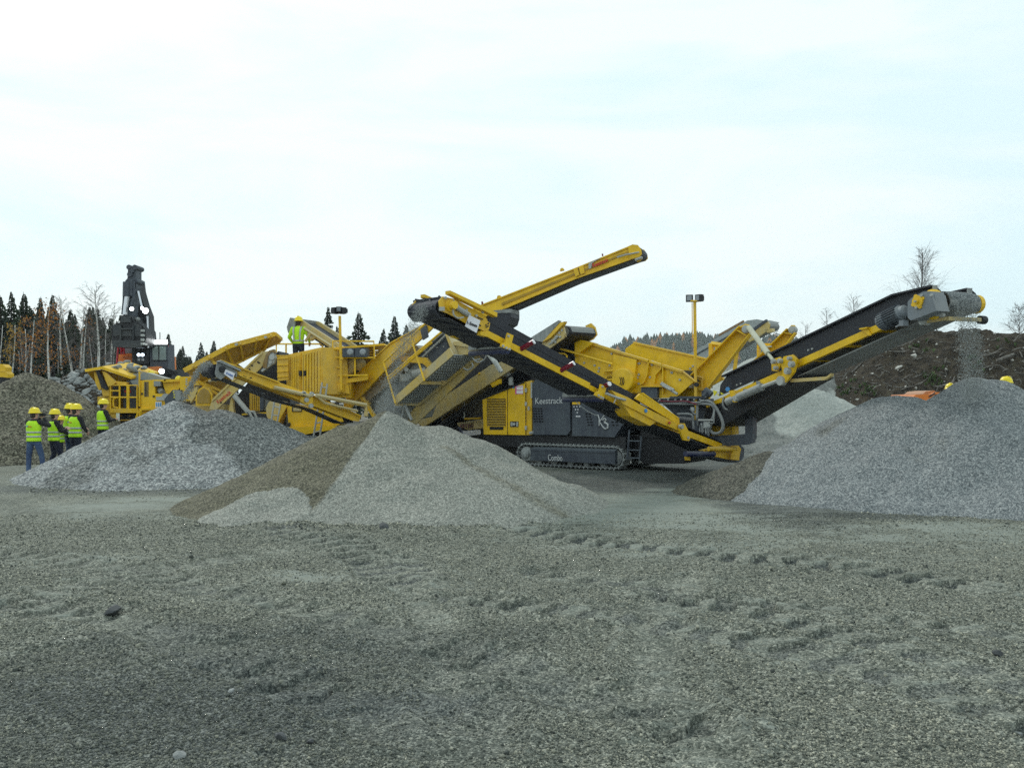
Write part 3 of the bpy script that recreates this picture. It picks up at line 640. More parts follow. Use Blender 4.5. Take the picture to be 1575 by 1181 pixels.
for x, y in ((882, 624.5), (886.5, 624.3), (891, 624.5), (884.5, 629), (888, 629), (887, 633.5)): m.rect(K, x, y, x+1.6, y+1.6, .01, .012)
m.build('sticker_print', STKW, d2)
m = MB(); m.rect(K, 877.2, 600, 880, 670, 1.8, -.06); m.rect(K, 878, 670.3, 898, 671.6, .1, .02); m.band(K, (846, 589), (864, 596.6), 4.5, .08, .06); m.build('door_frame', BLKC, scr)
m = MB(); m.slab(K, [(850, 588.5), (865, 596.5), (864, 599.5), (850.5, 594)], .1, .07); m.build('grab_plate', YEL, scr)
m = MB(); m.hose([K(x, y, .12) for x, y in ((884, 614), (890, 622), (905, 633), (919, 639.5))], .012, 5); m.build('cable', HOSE, scr)
# ladder at the back
m = MB(); m.line(K, [(968, 661), (965, 706)], .03, .1); m.line(K, [(986.5, 671), (983.5, 707)], .03, .1)
for y in (678, 692, 704): m.line(K, [(967, y), (984.5, y+.5)], .022, .1)
m.build('ladder', BLK, scr)
# screen box: near wall, far wall, deck
Q = Pl(P(953, 560, 26.6), (.81, -.58))
m = MB(); m.slab(Q, [(886, 523), (909, 530), (1049, 573), (1067, 587), (1040, 611), (1000, 613), (975, 612), (900, 590), (884, 560)], .06)
m.slab(Q, [(884, 522), (891, 522), (912, 528), (893, 541), (884, 548)], .35, .22)
box_ = m.build('screen_wall', YEL, scr)
m = MB(); m.band(Q, (908, 526.5), (1048, 569.5), 3.6, .16, .12); m.band(Q, (1048, 569.5), (1069, 586), 2.0, .12, .06); m.build('wall_rim', YELD, box_)
m = MB(); m.slab(Q, [(944, 545), (979, 553), (972, 612), (940, 598)], .18, .12); m.build('drive_cover', YEL, box_)
m = MB(); c = Q(962, 585, .12); m.cyl(c-Q.n*.2, c+Q.n*.2, .36, 26); m.lathe(c+Q.n*.2, Q.n, [(.36, 0), (.33, .03), (.1, .05), (.02, .05)], 26); m.build('drive_guard', YEL, box_)
m = MB()
for x in (953.5, 956, 958.5): m.hose([Q(x, 593-abs(x-956)*.5, .38), Q(x+1.2, 586, .38), Q(x-.2, 580, .38)], .012, 4)
for x in (936, 939, 942): m.hose([Q(x-3, 583, .04), Q(x, 578, .04)], .012, 4)
m.build('guard_slot', BLKC, box_)
m = MB()
for pts in (((929, 576), (930, 571), (944, 569.5)), ((929, 585.5), (944, 583.5))): m.line(Q, pts, .035, .1)
m.build('guard_tube', YEL, box_)
m = MB(); m.disc(Q, 951, 595, .05, .02, .36); m.build('sticker', STKW, box_)
m = MB()
for pts in (((999, 553), (996, 577), (991, 588), (985, 592)), ((1019, 559), (1017, 568), (1009, 576), (1007, 590))):
    for a, b_ in zip(pts, pts[1:]): m.bar(Q(*a, .06), Q(*b_, .06), .12, .03, side=Q.n)
m.band(Q, (1019, 559), (1019, 600), 0, .01, .01, 0); m.rect(Q, 1018.4, 562, 1020, 606, .1, .1); m.rect(Q, 985, 593.6, 1020, 595, .25, .22); m.build('wall_rib', YEL, box_)
m = MB()
for x, y in ((893, 525), (915, 562), (922, 566), (921, 571), (899, 558), (938, 562), (951, 563), (965, 567), (983, 559), (983, 576), (981, 581), (976, 585), (1004, 556), (1003, 561), (1000, 580), (983, 590), (1034, 573), (1046, 584), (1020, 587), (941, 544), (984, 559), (1033, 573)): m.bolt(Q, x, y, .035, .005)
m.build('bolt', STEEL, box_)
m = MB(); m.rect(Q, 986, 595, 1011, 612, .3, .14); m.build('spring_housing', BLK, box_)
m = MB(); m.line(Q, [(1017, 590), (1036, 601)], .06, .14, 8); m.line(Q, [(1019, 593), (1032, 600)], .03, .24); m.line(Q, [(1034, 601), (1042, 606)], .04, .16); m.build('tensioner', STEEL, box_)
m = MB(); m.line(Q, [(851, 537), (852, 534), (856, 534.5), (942, 560)], .035, .3); m.line(Q, [(855, 543), (868, 544), (872, 547), (872, 556)], .03, .3); m.line(Q, [(852, 534), (851, 545)], .035, .3); m.build('handrail', YEL, scr)
Q2 = Pl(Q.o-Q.n*1.7, (.81, -.58))
m = MB(); m.slab(Q2, [(962, 536), (975, 527), (1090, 553), (1112, 584), (1060, 612), (1000, 610), (960, 570)], .07); fw = m.build('screen_wall', YEL, scr)
m = MB(); m.band(Q2, (974, 525.5), (1091, 551.8), 2.6, .14, .07); m.band(Q2, (1091, 551.8), (1113, 583), 2.4, .12, .05); m.build('wall_rim', YELD, fw)
m = MB()
for x, y in ((1066, 563), (1075, 566), (1062, 567), (1082, 572), (1098, 571)): m.bolt(Q2, x, y, .035, .005)
m.build('bolt', STEEL, fw)
m = MB(); a, b_ = Q(906, 540, -.05), Q(1062, 592, -.05); c, d_ = a-Q.n*1.6, b_-Q.n*1.6
m.prism([a, b_, d_, c], V((0, 0, -.08))); m.prism([Q(886, 528, -.05), Q(886, 570, -.05), Q(886, 570, -1.65), Q(886, 528, -1.65)], (.05, -.03, 0)); m.build('screen_deck', DUSTY, scr)
m = MB()                                              # wire mesh panel at the discharge end
for i in range(12):
    t = i/11; p0 = Q(1048+20*t, 570+16*t, -.1); m.tube([p0, p0-Q.n*1.5], .014, 4)
for i in range(14): w = -.15-i*.11; m.tube([Q(1046, 569, w), Q(1070, 587, w)], .012, 4)
m.build('wire_mesh', BLKC, scr)
# arms that carry the long conveyor
A1 = Pl(P(1090, 560, 25.4), (.81, -.58))
def arm(pl, up_, lo_, top, nm='support_arm'):
    m = MB(); m.slab(pl, [up_[0], up_[1]]+top+[lo_[1], lo_[0]], .03, -.1)
    for a, b_ in ((up_[0], up_[1]), (lo_[0], lo_[1])): m.bar(pl(*a, 0), pl(*b_, 0), .24, .035, side=pl.n)
    m.bar(pl(up_[1][0]-4, up_[1][1]+6, 0), pl(lo_[1][0]-5, lo_[1][1]+2, 0), .2, .03, side=pl.n)
    o = m.build(nm, YEL, scr); m = MB(); c = ((up_[1][0]+lo_[1][0])/2, (up_[1][1]+lo_[1][1])/2-2)
    m.disc(pl, c[0], c[1], .11, .22, .1, 14); m.disc(pl, c[0], c[1], .06, .05, .14, 10); m.build('pivot_pin', STEEL, o); return o
ar = arm(A1, ((1031, 611), (1139, 502)), ((1079, 611), (1154, 514)), [(1146, 498), (1152, 499), (1156, 505)])
m = MB()
for pts in (((1070, 578), (1081, 581), (1081, 584)), ((1080, 584), (1080, 598))): m.line(A1, pts, .03, -.02, 5)
m.rect(A1, 1074, 596, 1082, 600, .14, .03); m.build('arm_bracket', YELD, ar)
A2 = Pl(P(1190, 540, 27.0), (.81, -.58))
arm(A2, ((1150, 566), (1212, 506)), ((1180, 570), (1224, 512)), [(1217, 500), (1222, 500), (1226, 505)])
m = MB(); m.rect(A2, 1164, 528, 1167, 560, .2, -.2); m.rect(A2, 1164, 528, 1190, 532, .2, -.2); m.build('cross_frame', YEL, scr)
m = MB(); m.line(A1, [(1094, 528), (1094, 552)], .08, -.5, 4); m.line(A1, [(1094, 529), (1115, 532)], .08, -.5, 4); m.rect(A1, 1100, 533, 1112, 546, .06, -.45); m.build('cross_frame', YEL, scr)
# light mast
m = MB(); m.line(A1, [(1068.5, 462), (1070, 592), (1071, 690)], .045, .35, 8); m.line(A1, [(1064.5, 466), (1065, 520)], .012, .3, 4); m.rect(A1, 1062, 461.5, 1076, 464, .06, .42); mast = m.build('light_mast', YELD, scr)
def worklamp(pl, x, y, off, par, s=1.0, tilt=0, lens=None):
    m = MB(); c = pl(x, y, off); rot = Matrix((pl.h, -pl.n, V((0, 0, 1)))).transposed() @ Matrix.Rotation(tilt, 3, 'Z')
    m.box(c, (.17*s, .13*s, .17*s), rot=rot); m.box(c+rot @ V((0, .08*s, 0)), (.11*s, .07*s, .11*s), rot=rot)
    o = m.build('work_lamp', BLKC, par); m = MB(); m.box(c+rot @ V((0, -.068*s, 0)), (.12*s, .012, .12*s), rot=rot); m.build('lamp_lens', lens or DLENS, o); return o
worklamp(A1, 1060.5, 459, .35, mast, 1.15, .35); worklamp(A1, 1075.5, 458.5, .35, mast, 1.15, -.35)
m = MB(); m.line(A1, [(1058, 462), (1064, 464), (1072, 464), (1078, 461)], .02, .36, 5); m.build('lamp_bracket', BLKC, mast)
m = MB(); m.disc(A1, 1070.3, 591.5, .06, .1, .42, 10); m.build('clamp', BLKC, mast)
# tail frame, valves, hoses
T = Pl(P(1090, 660, 25.0), (.81, -.58))
m = MB(); m.slab(T, [(1064, 646), (1086, 645), (1085, 692), (1066, 694)], .35, .1); m.slab(T, [(1086, 671), (1157, 667), (1157, 681), (1146, 684), (1086, 688)], .25, .1); m.slab(T, [(1146, 632), (1158, 627), (1158, 676), (1146, 678)], .3, .05)
m.slab(T, [(1000, 613), (1085, 613), (1085, 622), (1000, 620)], .6, -.1); m.slab(T, [(1020, 622), (1090, 622), (1090, 646), (1040, 640)], .5, -.5); m.rect(T, 1030, 609.5, 1080, 613, .3, .1)
tailf = m.build('tail_frame', BLK, scr)
m = MB(); m.slab(T, [(1088, 640), (1128, 636), (1128, 668), (1088, 673)], .4, -.35); m.rect(T, 1126, 640, 1130, 668, .3, -.2); m.build('tail_panel', YELD, scr)
m = MB()
for x in (1004, 1015, 1028, 1039, 1048, 1058, 1068, 1077): m.bolt(T, x, 614.5, .025, .1)
m.build('bolt', STEEL, tailf)
m = MB(); rg = random.Random(3)
for cp, r_ in (([(1078, 617), (1092, 618), (1103, 630), (1112, 650), (1110, 663), (1100, 667), (1093, 663), (1090, 656)], .05), ([(1020, 621), (1060, 621.5), (1090, 622), (1098, 629), (1097, 640), (1092, 648)], .035), ([(1012, 617), (1040, 618), (1066, 619), (1078, 619)], .03),
    ([(1042, 637), (1060, 637), (1066, 645), (1068, 690)], .035), ([(1062, 629), (1067, 636), (1072, 640), (1073, 655)], .03), ([(1089, 655), (1089, 672), (1082, 686), (1070, 690), (1060, 684), (1050, 668), (1046, 660)], .035), ([(1076, 668), (1077, 656), (1079, 652), (1080, 668)], .022), ([(1081, 668), (1082, 655), (1085, 653), (1086, 668)], .022),
    ([(1001, 644), (1012, 643), (1044, 657), (1060, 684), (1074, 690)], .025), ([(985, 638), (983, 640), (1001, 648), (1003, 645)], .018), ([(1113, 611), (1112, 623), (1118, 630), (1127, 628), (1140, 620)], .03), ([(1073, 618), (1072, 645)], .04), ([(1096, 640), (1098, 650), (1088, 651)], .025)):
    m.hose([T(x, y, .25+rg.uniform(-.05, .08)) for x, y in cp], r_, 6)
hz_ = m.build('hose', HOSE, scr, smooth=True); hz_['kind'] = 'stuff'
m = MB(); m.hose([T(x, y, .34) for x, y in ((1014, 616.5), (1035, 617.5), (1055, 617), (1072, 622))], .02, 5); m.build('warning_cable', MAROON, scr)
m = MB(); m.rect(T, 1082, 648, 1092, 658, .15, .3); m.rect(T, 1062, 626, 1067, 632, .1, .3); m.line(T, [(1074, 646), (1098, 646), (1098, 636)], .03, .32)
for x in (1076, 1080, 1084): m.rect(T, x, 653, x+2, 665, .05, .24)
m.build('valve_block', STEEL, scr)
m = MB(); m.line(T, [(1090, 602), (1085, 609), (1088, 612)], .12, .2, 8); m.line(T, [(1084, 600), (1094, 607)], .1, .2, 8); m.rect(T, 1079, 601, 1083, 612, .2, .25); m.build('drive_motor', BLK, scr)
m = MB()
for q in ([(1097, 600), (1103, 602), (1101, 606), (1098, 609)], [(1103, 607), (1106, 609), (1104, 605)], [(1108, 603), (1113, 606), (1109, 607)]): m.slab(T, q, .03, .4)
m.build('warning_tag', STKY, scr)
m = MB(); m.disc(T, 1119, 598.5, .06, .04, .5, 14); m.build('round_sticker', STK, scr)
# ---- conveyor that rises towards the light grey pile ----
CA = Conv((680, 475, 18), (1140, 697, 25.3), .82); pa = CA.pl
m = MB()
CA.both(m, [(744, 505), (908, 589), (906, 598), (742, 514)], .09, .04, CA.W-.3)
m.slab(pa, [(908, 592), (1000, 640), (1126, 688), (1124, 696), (1000, 650), (906, 600)], .09, .0)
for x, y in ((770, 522), (830, 553), (890, 585), (950, 618), (1010, 650), (1075, 673)): CA.across(m, x, y+2, .035, 0, None, 6)
ca = m.build('side_conveyor', YEL, scr); ca['label'] = 'black belt conveyor carrying the white board'
m = CA.belt([(678, 456), (760, 498), (980, 619), (1128, 688)]+arc(1131, 696, 8, -60, 110, 6)+[(1120, 704), (1050, 670.5), (1000, 652.5), (960, 632), (909, 602.5), (860, 577.5), (764, 528.5), (690, 490.5)]+arc(683, 474, 14.5, 75, 250, 10), .03, .42, .0, CA.W+.12)
m.build('belt', RUB, ca)
for a in ((683, 474, .165), (1131, 696, .1)): m = MB(); CA.across(m, *a, .05, CA.W-.05, 18); m.build('belt_drum', BLKC, ca)
m = MB(); CA.both(m, [(752, 484), (985, 612), (984, 624), (960, 620), (908, 592), (746, 509)], .02, -.01); m.build('skirt', SKRT, ca)
m = MB(); CA.both(m, [(677, 478), (675, 463), (681, 456), (700, 460), (747, 486), (750, 494), (754, 497), (752, 507), (745, 509), (716, 497), (706, 491), (688, 482)], .025, .05); hpA = m.build('head_plate', YELD, ca)
m = MB(); q = [pa(684, 448), pa(756.5, 482), pa(756, 488.5), pa(684, 453)]
for k in (pa.n*.02, CA.far*(CA.W-.14)): m.prism([p+k for p in q], pa.n*.16 if k.dot(pa.n) > 0 else CA.far*.14)
m.build('head_guard', YEL, ca)
m = MB(); c = pa(692, 470, .05); m.cyl(c-pa.n*.02, c+pa.n*.05, .13, 14); m.cyl(c, c+pa.n*.17, .085, 8); m.build('drum_bearing', YEL, hpA)
m = MB(); c = pa(700, 474, .05); m.line(pa, [(700, 471), (722, 485)], .055, .1, 8); m.line(pa, [(696, 466), (698, 462)], .03, .08); m.hose([pa(x, y, .14) for x, y in ((697, 476), (698, 484), (704, 489), (713, 488))], .018, 5)
for x, y in ((684.5, 458), (697, 463.5), (703, 469.5), (717, 477), (732, 485.5), (742, 480.5)): m.bolt(pa, x, y, .028, .08)
m.rect(pa, 677, 472, 684, 478, .04, .09); m.build('belt_adjuster', STEEL, hpA)
m = MB()
for x, y in ((748, 500), (751.5, 497.5), (751, 501.5), (749, 503)): m.disc(pa, x, y, .018, .01, .085, 8)
for a, b_ in (((734, 487.5), (743, 491.5)), ((737, 499.5), (740, 501.5)), ((703, 470.5), (713, 475.5))): m.bar(pa(*a, .085), pa(*b_, .085), .01, .025, side=pa.n)
m.build('plate_slot', BLKC, hpA)
m = MB(); CA.both(m, [(739.5, 509), (750, 513), (749, 518), (739, 515)], .12, .1); m.build('cleat', YEL, ca)
for q, bl in (([(781, 512), (790, 516), (784.5, 539), (770.5, 533), (772, 528), (777.5, 527)], ((781.5, 517), (778, 535), (773, 532), (783, 537))), ([(924, 590.5), (933, 594.5), (928, 615), (914.5, 607.5), (917, 603.5), (922, 601)], ((926, 594.5), (920, 608), (923.5, 610.5), (926.5, 612)))):
    m = MB(); m.slab(pa, q, .04, .18); br = m.build('support_bracket', YEL, ca)
    for x, y in bl: m = MB(); m.bolt(pa, x, y, .03, .18); m.build('bolt', STEEL, br)
for (x, y) in ((774, 533), (919, 608)):
    m = MB(); a = CA.pt(x, y-1, -.15); b_ = CA.pt(x, y-1, CA.W+.3); m.bar(a, b_, .1, .1); m.build('cross_beam', DUSTY, ca); m = MB(); m.cyl(a+V((0, 0, -.12)), b_+V((0, 0, -.12)), .06, 10); m.build('hydraulic_cylinder', BLUE, ca)
for a, b_ in (((801, 537), (820.5, 526)), ((862.5, 570), (882, 559)), ((925, 596), (937, 590.5))):
    m = MB(); d_ = pa(*b_, .3)-pa(*a, .02); m.cyl(pa(*a, .02), pa(*b_, .3), .055, 10); ir = m.build('idler_roller', MAROON, ca); m = MB(); e = d_.normalized(); p_ = pa(*b_, .3); m.cyl(p_, p_+e*.02, .056, 10); m.build('roller_cap', STKW, ir)
m = MB(); m.slab(pa, [(985, 605), (1045, 645), (1045, 654), (977, 613)], .05, .1); m.slab(pa, [(985, 604), (990, 604), (1045, 643), (1045, 646)], .3, .1); m.build('chute_plate', YEL, ca)
m = MB(); m.slab(pa, [(940, 600), (966, 611), (984, 622), (1048, 655), (1048, 664), (1010, 648), (982, 633), (958, 621)], .12, .22); m.slab(pa, [(958, 621), (982, 633), (1010, 648), (1000, 655), (970, 640)], .4, .18); ch2 = m.build('chute_frame', YELD, ca)
m = MB(); m.disc(pa, 994, 631.5, .05, .02, .25, 14); m.build('round_sticker', STK, ch2)
m = MB(); m.line(pa, [(932, 605), (950, 612), (962, 615)], .03, .26, 6); m.line(pa, [(947, 614), (944, 620)], .015, .28, 5); m.build('tension_rod', STEEL, ca)
m = MB(); m.slab(pa, [(1046, 651), (1053, 651), (1063, 671), (1060, 678), (1052, 677), (1046, 662)], .06, .3); pv = m.build('pivot_plate', YEL, ca); m = MB(); m.disc(pa, 1050, 656, .06, .1, .36, 12); m.bolt(pa, 1058, 673, .04, .3); m.build('pivot_pin', STEEL, pv)
m = MB(); m.slab(pa, [(1080, 692), (1133, 682), (1140, 690), (1136, 708), (1122, 707), (1086, 699)], .12, .12); m.line(pa, [(1090, 690), (1132, 691)], .06, .26, 8); m.slab(pa, [(1128, 690), (1138, 690), (1137, 708), (1126, 706)], .06, .3); m.build('tail_frame', YELD, ca)
m = MB(); m.slab(pa, [(1136, 681), (1145, 690), (1144, 703), (1138, 712), (1128, 711), (1095, 704), (1094, 700), (1133, 706)], .5, .08); m.build('tail_guard', BLK, ca)
m = MB(); m.line(pa, [(1054, 698), (1098, 698)], .075, .2, 10); m.build('hydraulic_cylinder', BLUE, ca)
m = MB(); m.slab(pa, [(1057, 701), (1061, 699), (1062, 708), (1058, 708)], .1, .1); m.build('cable_drum', YELD, ca)
m = MB(); a = pa(1030, 652, 0); m.cyl(pa(1030, 650, .1), pa(1030, 650, .3), .03, 8); m.build('grease_point', RED, ca)
# the board hanging on it is a thing of its own
m = MB(); m.slab(pa, [(722, 484.5), (739, 493), (733, 512), (715.5, 502)], .012, .22); sg = m.build('sign_board', WHITE)
tag(sg, 'white square board reading one to five millimetres, hung on the black belt conveyor', 'sign')
text('lettering', '1-5mm', LETK, sg, pa, (718.3, 498), (733.5, 503.8), 5.2, .232, bold=.02)
# ---- conveyor that rises towards the bluish pile ----
CB = Conv((1448, 463, 18.4), (1085, 640, 25.2), 1.05); pb = CB.pl
m = MB(); CB.both(m, [(1222, 556), (1362, 493), (1364, 503), (1224, 566)], .1, .06); CB.both(m, [(1118, 607), (1206, 568), (1209, 579), (1122, 617)], .1, .06); CB.both(m, [(1085, 622), (1122, 606), (1124, 613), (1088, 630)], .06, .02)
m.slab(pb, [(1321, 505), (1333, 503), (1340, 516), (1337, 516)], .03, .1); m.slab(pb, [(1321, 505), (1333, 503), (1333, 505), (1322, 507)], .1, .16)
for x, y in ((1250, 548), (1300, 526), (1350, 503), (1150, 598)): CB.across(m, x, y+6, .035, 0, None, 6)
cb = m.build('main_conveyor', YEL, scr); cb['label'] = 'long black belt conveyor with a grey gear motor at its head'
m = CB.belt([(1090, 630), (1220, 569), (1438, 450)]+arc(1446, 464, 14.5, -110, 80, 10)+[(1420, 491.5), (1222, 581), (1110, 642)]+arc(1088, 642, 9, 70, 230, 6), .03, 0)
m.build('belt', RUBG, cb)
for a in ((1446, 464, .185), (1088, 642, .12)): m = MB(); CB.across(m, *a, .04, CB.W-.04, 20); m.build('belt_drum', BLKC, cb)
m = MB(); sk = [(1108, 592), (1118, 577.5), (1380, 453.5), (1438, 440), (1446, 447), (1446, 460), (1420, 474), (1352, 499), (1223, 557), (1106, 609)]; CB.both(m, sk, .03, .04)
q = [(1115, 579), (1378, 454), (1438, 440)]
for a, b_ in zip(q, q[1:]):
    for w in (-.08, CB.W+.0): m.bar(CB.pt(*a, w), CB.pt(*b_, w), .10, .04, side=CB.far)
m.build('skirt', SKRT, cb)
m = MB()
for w in (-.06, CB.W-.02): m.box(CB.pt(1441, 445.5, w), (.1, .16, .16), rz=math.atan2(CB.far.x, -CB.far.y)*0+R(-25))
m.build('skirt_end', DUSTY, cb)
for x, y in ((1244, 538.5), (1250, 536.5), (1134, 592), (1140, 590)): MB().bolt(pb, x, y, .025, .04).build('bolt', STEEL, cb)
m = MB(); m.slab(pb, [(1085, 628), (1222, 572), (1224, 582), (1236, 580), (1215, 592), (1110, 656), (1086, 652)], CB.W, .02); m.build('belly_plate', BLKC, cb)
m = MB(); m.slab(pb, [(1214, 583), (1271, 579), (1278, 574), (1277, 579), (1268, 584.5), (1216, 588)], .1, .1); m.build('belly_bracket', YELX, cb)
m = MB(); m.slab(pb, [(1186, 553), (1199, 549), (1203, 556), (1195, 571), (1187, 570)], .05, .2); m.slab(pb, [(1200, 556), (1206, 548), (1217, 546), (1225, 552), (1221, 572), (1208, 588), (1199, 592), (1195, 588), (1204, 574)], .07, .26); m.slab(pb, [(1218, 545), (1223, 549), (1224, 556), (1219, 556)], .3, .1)
hb = m.build('hinge_bracket', YEL, cb)
for x, y, r_ in ((1187.5, 556, .06), (1197.5, 555, .06), (1212, 551, .05), (1215, 560, .08), (1209, 570.5, .085), (1191, 566, .05)): m = MB(); m.disc(pb, x, y, r_, .1, .36, 12); m.disc(pb, x, y, r_*.5, .05, .39, 8); m.build('pivot_pin', STEEL, hb)
m = MB(); m.line(pb, [(1119, 618), (1172, 595)], .105, .25, 12); hc = m.build('hydraulic_cylinder', DUSTY, cb); m = MB(); m.line(pb, [(1172, 595), (1196, 586)], .05, .25, 10); m.disc(pb, 1199, 585.5, .12, .14, .33, 14); m.build('cylinder_rod', STEEL, hc)
m = MB(); m.slab(pb, [(1121, 601), (1127, 600), (1134, 614), (1131, 619), (1127, 618)], .06, .34); m.slab(pb, [(1128, 600), (1133, 601), (1137, 611), (1134, 614)], .06, .24); cl_ = m.build('cylinder_clevis', YEL, cb); m = MB(); m.disc(pb, 1129.5, 614, .06, .1, .4, 10); m.build('pivot_pin', STEEL, cl_)
a, b_ = A1(1152, 504, .12), pb(1189, 554, .26)
m = MB(); m.cyl(a, a.lerp(b_, .82), .075, 12); m.cyl(a.lerp(b_, .8), b_, .045, 10); m.cyl(a.lerp(b_, .62)-pb.h*.3, a.lerp(b_, .62)+pb.h*.02, .02, 6); m.build('adjustment_strut', paint('pale_green_strut', (.50, .53, .38), .3, .4), scr)
m = MB(); m.rect(pb, 1143, 598, 1148, 603, .01, .07); m.rect(pb, 1163, 586, 1169, 591, .01, .07); m.build('sticker', DUSTY, cb)
m = MB(); m.slab(pb, [(1396, 488), (1396, 464), (1402, 458), (1420, 448.5), (1431, 448), (1440.5, 478), (1420, 486), (1400.5, 493)], .4, .52); m.slab(pb, [(1426, 450), (1437, 453), (1441, 470), (1440, 478), (1432, 480)], .34, .45)
gb = m.build('gearbox', GRYP, cb)
m = MB(); c = pb(1413.5, 464, .5); m.cyl(c, c+pb.n*.06, .125, 20)
for i in range(4): a_ = R(45+90*i+20); q = c+(pb.h*math.cos(a_)+V((0, 0, 1))*math.sin(a_))*.125; m.cyl(q, q+pb.n*.05, .04, 8)
m.cyl(c, c+pb.n*.10, .05, 12); cov = m.build('gearbox_cover', YEL, gb)
MB().cyl(c+pb.n*.1, c+pb.n*.14, .022, 8).build('bolt', STEEL, cov)
for x, y in ((1418, 454.5), (1410, 473), (1433, 454)): MB().bolt(pb, x, y, .03, .54).build('bolt', STEEL, cov)
m = MB(); a, b_ = pb(1394, 477, .3), pb(1362, 492.5, .3); e = (b_-a).normalized()
m.lathe(a, e, [(.08, 0), (.13, .02), (.13, .12), (.165, .14), (.165, .62)], 20); mo = m.build('motor', GRYP, cb, smooth=False)
m = MB(); m.lathe(b_-e*.05, e, [(.19, 0), (.19, .12), (.16, .20), (.05, .24), (.01, .245)], 20); m.build('fan_cowl', GRYP, mo, smooth=True)
m = MB(); s1 = e.cross(pb.n).normalized()
for i in range(22):
    a_ = 2*math.pi*i/22; d_ = s1*math.cos(a_)+e.cross(s1)*math.sin(a_); m.bar(a+e*.16+d_*.18, a+e*.66+d_*.18, .012, .05, side=d_.cross(e))
m.build('cooling_rib', BLK, mo)
m = MB(); c = pb(1390, 497, .5); m.box(c, (.15, .12, .12), rz=.4); m.tube([c, pb(1378, 503, .5)], .02, 6); m.build('terminal_box', GRYP, mo)
m = MB(); c = pb(1438, 463, .1); m.lathe(c, pb.n, [(.06, 0), (.22, 0), (.24, .04), (.24, .10), (.17, .12), (.17, .0)], 20); c = pb(1438, 482, .1); m.cyl(c, c+pb.n*.1, .13, 14); c2_ = CB.pt(1446, 464, CB.W); m.cyl(c2_, c2_+CB.far*.12, .2, 16); m.slab(pb, [(1434, 448), (1440, 449), (1446, 470), (1442, 488), (1436, 486)], .04, .07); bh = m.build('bearing_housing', YEL, cb)
m = MB()
for x, y in ((1441, 473), (1440, 483), (1447, 484)): m.disc(pb, x, y, .05, .08, .24, 10)
m.disc(pb, 1417, 495, .07, .2, .2, 12); m.build('bearing_cap', STEEL, bh)
m = MB(); a = CB.pt(1426, 496, -.1); b_ = CB.pt(1456, 490, 0); c = CB.pt(1459, 489, CB.W-.08); m.bar(a, b_, .06, .06); m.bar(b_, c, .1, .08); m.build('belt_scraper', YELX, cb)
m = MB(); m.cyl(c, c+CB.far*.16, .09, 14); m.build('tension_roller', BLKC, cb)
# streams of stone
h0 = CA.pt(668, 470, .1); e_ = V((pa.h.x, pa.h.y, 0)); e_ = -e_ if e_.x > 0 else e_
tgt = V((ax, ay, az))
spray('falling_gravel', 'dark stream of fine gravel falling onto the light grey pile', [h0+e_*.05, h0+e_*.25+V((0, 0, -.35)), h0.lerp(tgt, .5)+V((-.1, 0, .1)), tgt], 6000, .0085, (.03, .09), FALL, CA.far, CA.W*.5, 4)
h1 = CB.pt(1456, 462, 0); e2 = V((pb.h.x, pb.h.y, 0)); e2 = e2 if e2.x > 0 else -e2
def bz(t): return h1+e2*(.12+.22*t)+V((0, 0, -(.05+.35*t+1.65*t*t)))
spray('falling_gravel', 'grey curtain of gravel falling from the belt head onto the bluish pile', [bz(i/8) for i in range(9)], 6500, .0095, (.025, .06), FALL, CB.far, CB.W*.72, 5)
us_ = np.linspace(.04, .96, 60); as_ = np.linspace(175, -48, 46)     # stone still riding over the head drum
UU, AA = np.meshgrid(us_, as_); rng_ = np.random.default_rng(3)
rad = .205+.02*np.sin(UU*math.pi)+rng_.uniform(-1, 1, UU.shape)*.011+np.clip((-AA-5)/40, 0, 1)*.03
c0 = CB.pt(1446, 464); ca_, sa_ = np.cos(np.radians(AA))*rad, np.sin(np.radians(AA))*rad
GX = c0.x+CB.far.x*CB.W*UU+e2.x*ca_; GY = c0.y+CB.far.y*CB.W*UU+e2.y*ca_; GZ = c0.z+sa_
tag(grid_mesh('gravel_layer', GX, GY, GZ, GC), 'grey gravel layer riding over the head of the long black conveyor', 'gravel', kind='stuff')
# ---------------- dusty screening plant in the middle, with stair, tall conveyor and feed conveyor ----------------
S = Pl(P(655, 580, 28.6), (.78, -.62)); SF = -S.n
mid = thing('tracked_screener', (S(660, 640).x, S(660, 640).y, 0), 'dusty yellow screening plant with a perforated stair and a tall stockpile conveyor', 'screening plant')
m = MB(); m.slab(S, [(526, 632), (540, 583), (600, 527), (625, 517), (640, 510), (657, 496), (669, 500), (655, 514), (630, 537), (607, 554), (546, 618), (530, 640)], .08, .55)
m.band(S, (540, 582.5), (600, 526.5), 2, .2, .6); m.band(S, (600, 526.5), (657, 495), 2, .2, .6)
fp = m.build('feed_conveyor', YELD, mid)
m = MB(); m.slab(S, [(546, 618), (607, 554), (640, 531), (650, 540), (600, 590), (572, 612), (560, 630)], 1.6, .3); m.build('belly_plate', paint('painted_shade_brown', (.18, .11, .02), .5), fp)  # brown plate paints the shadow below the feed conveyor's side
m = MB(); m.slab(S, [(553, 612), (557, 610), (576, 640), (573, 642)], .1, .5); m.slab(S, [(545, 618), (560, 616), (560, 622), (546, 623)], .3, .5); m.build('strut', YELD, fp)
m = MB(); m.slab(S, [(646, 506), (655, 500), (658, 518), (650, 523)], .05, .62); m.build('dark_panel', BLK, fp)
m = MB(); m.line(S, [(645, 541), (684, 508)], .06, .3); m.line(S, [(650, 549), (688, 513)], .03, .35); m.build('screen_edge', STEEL, mid)
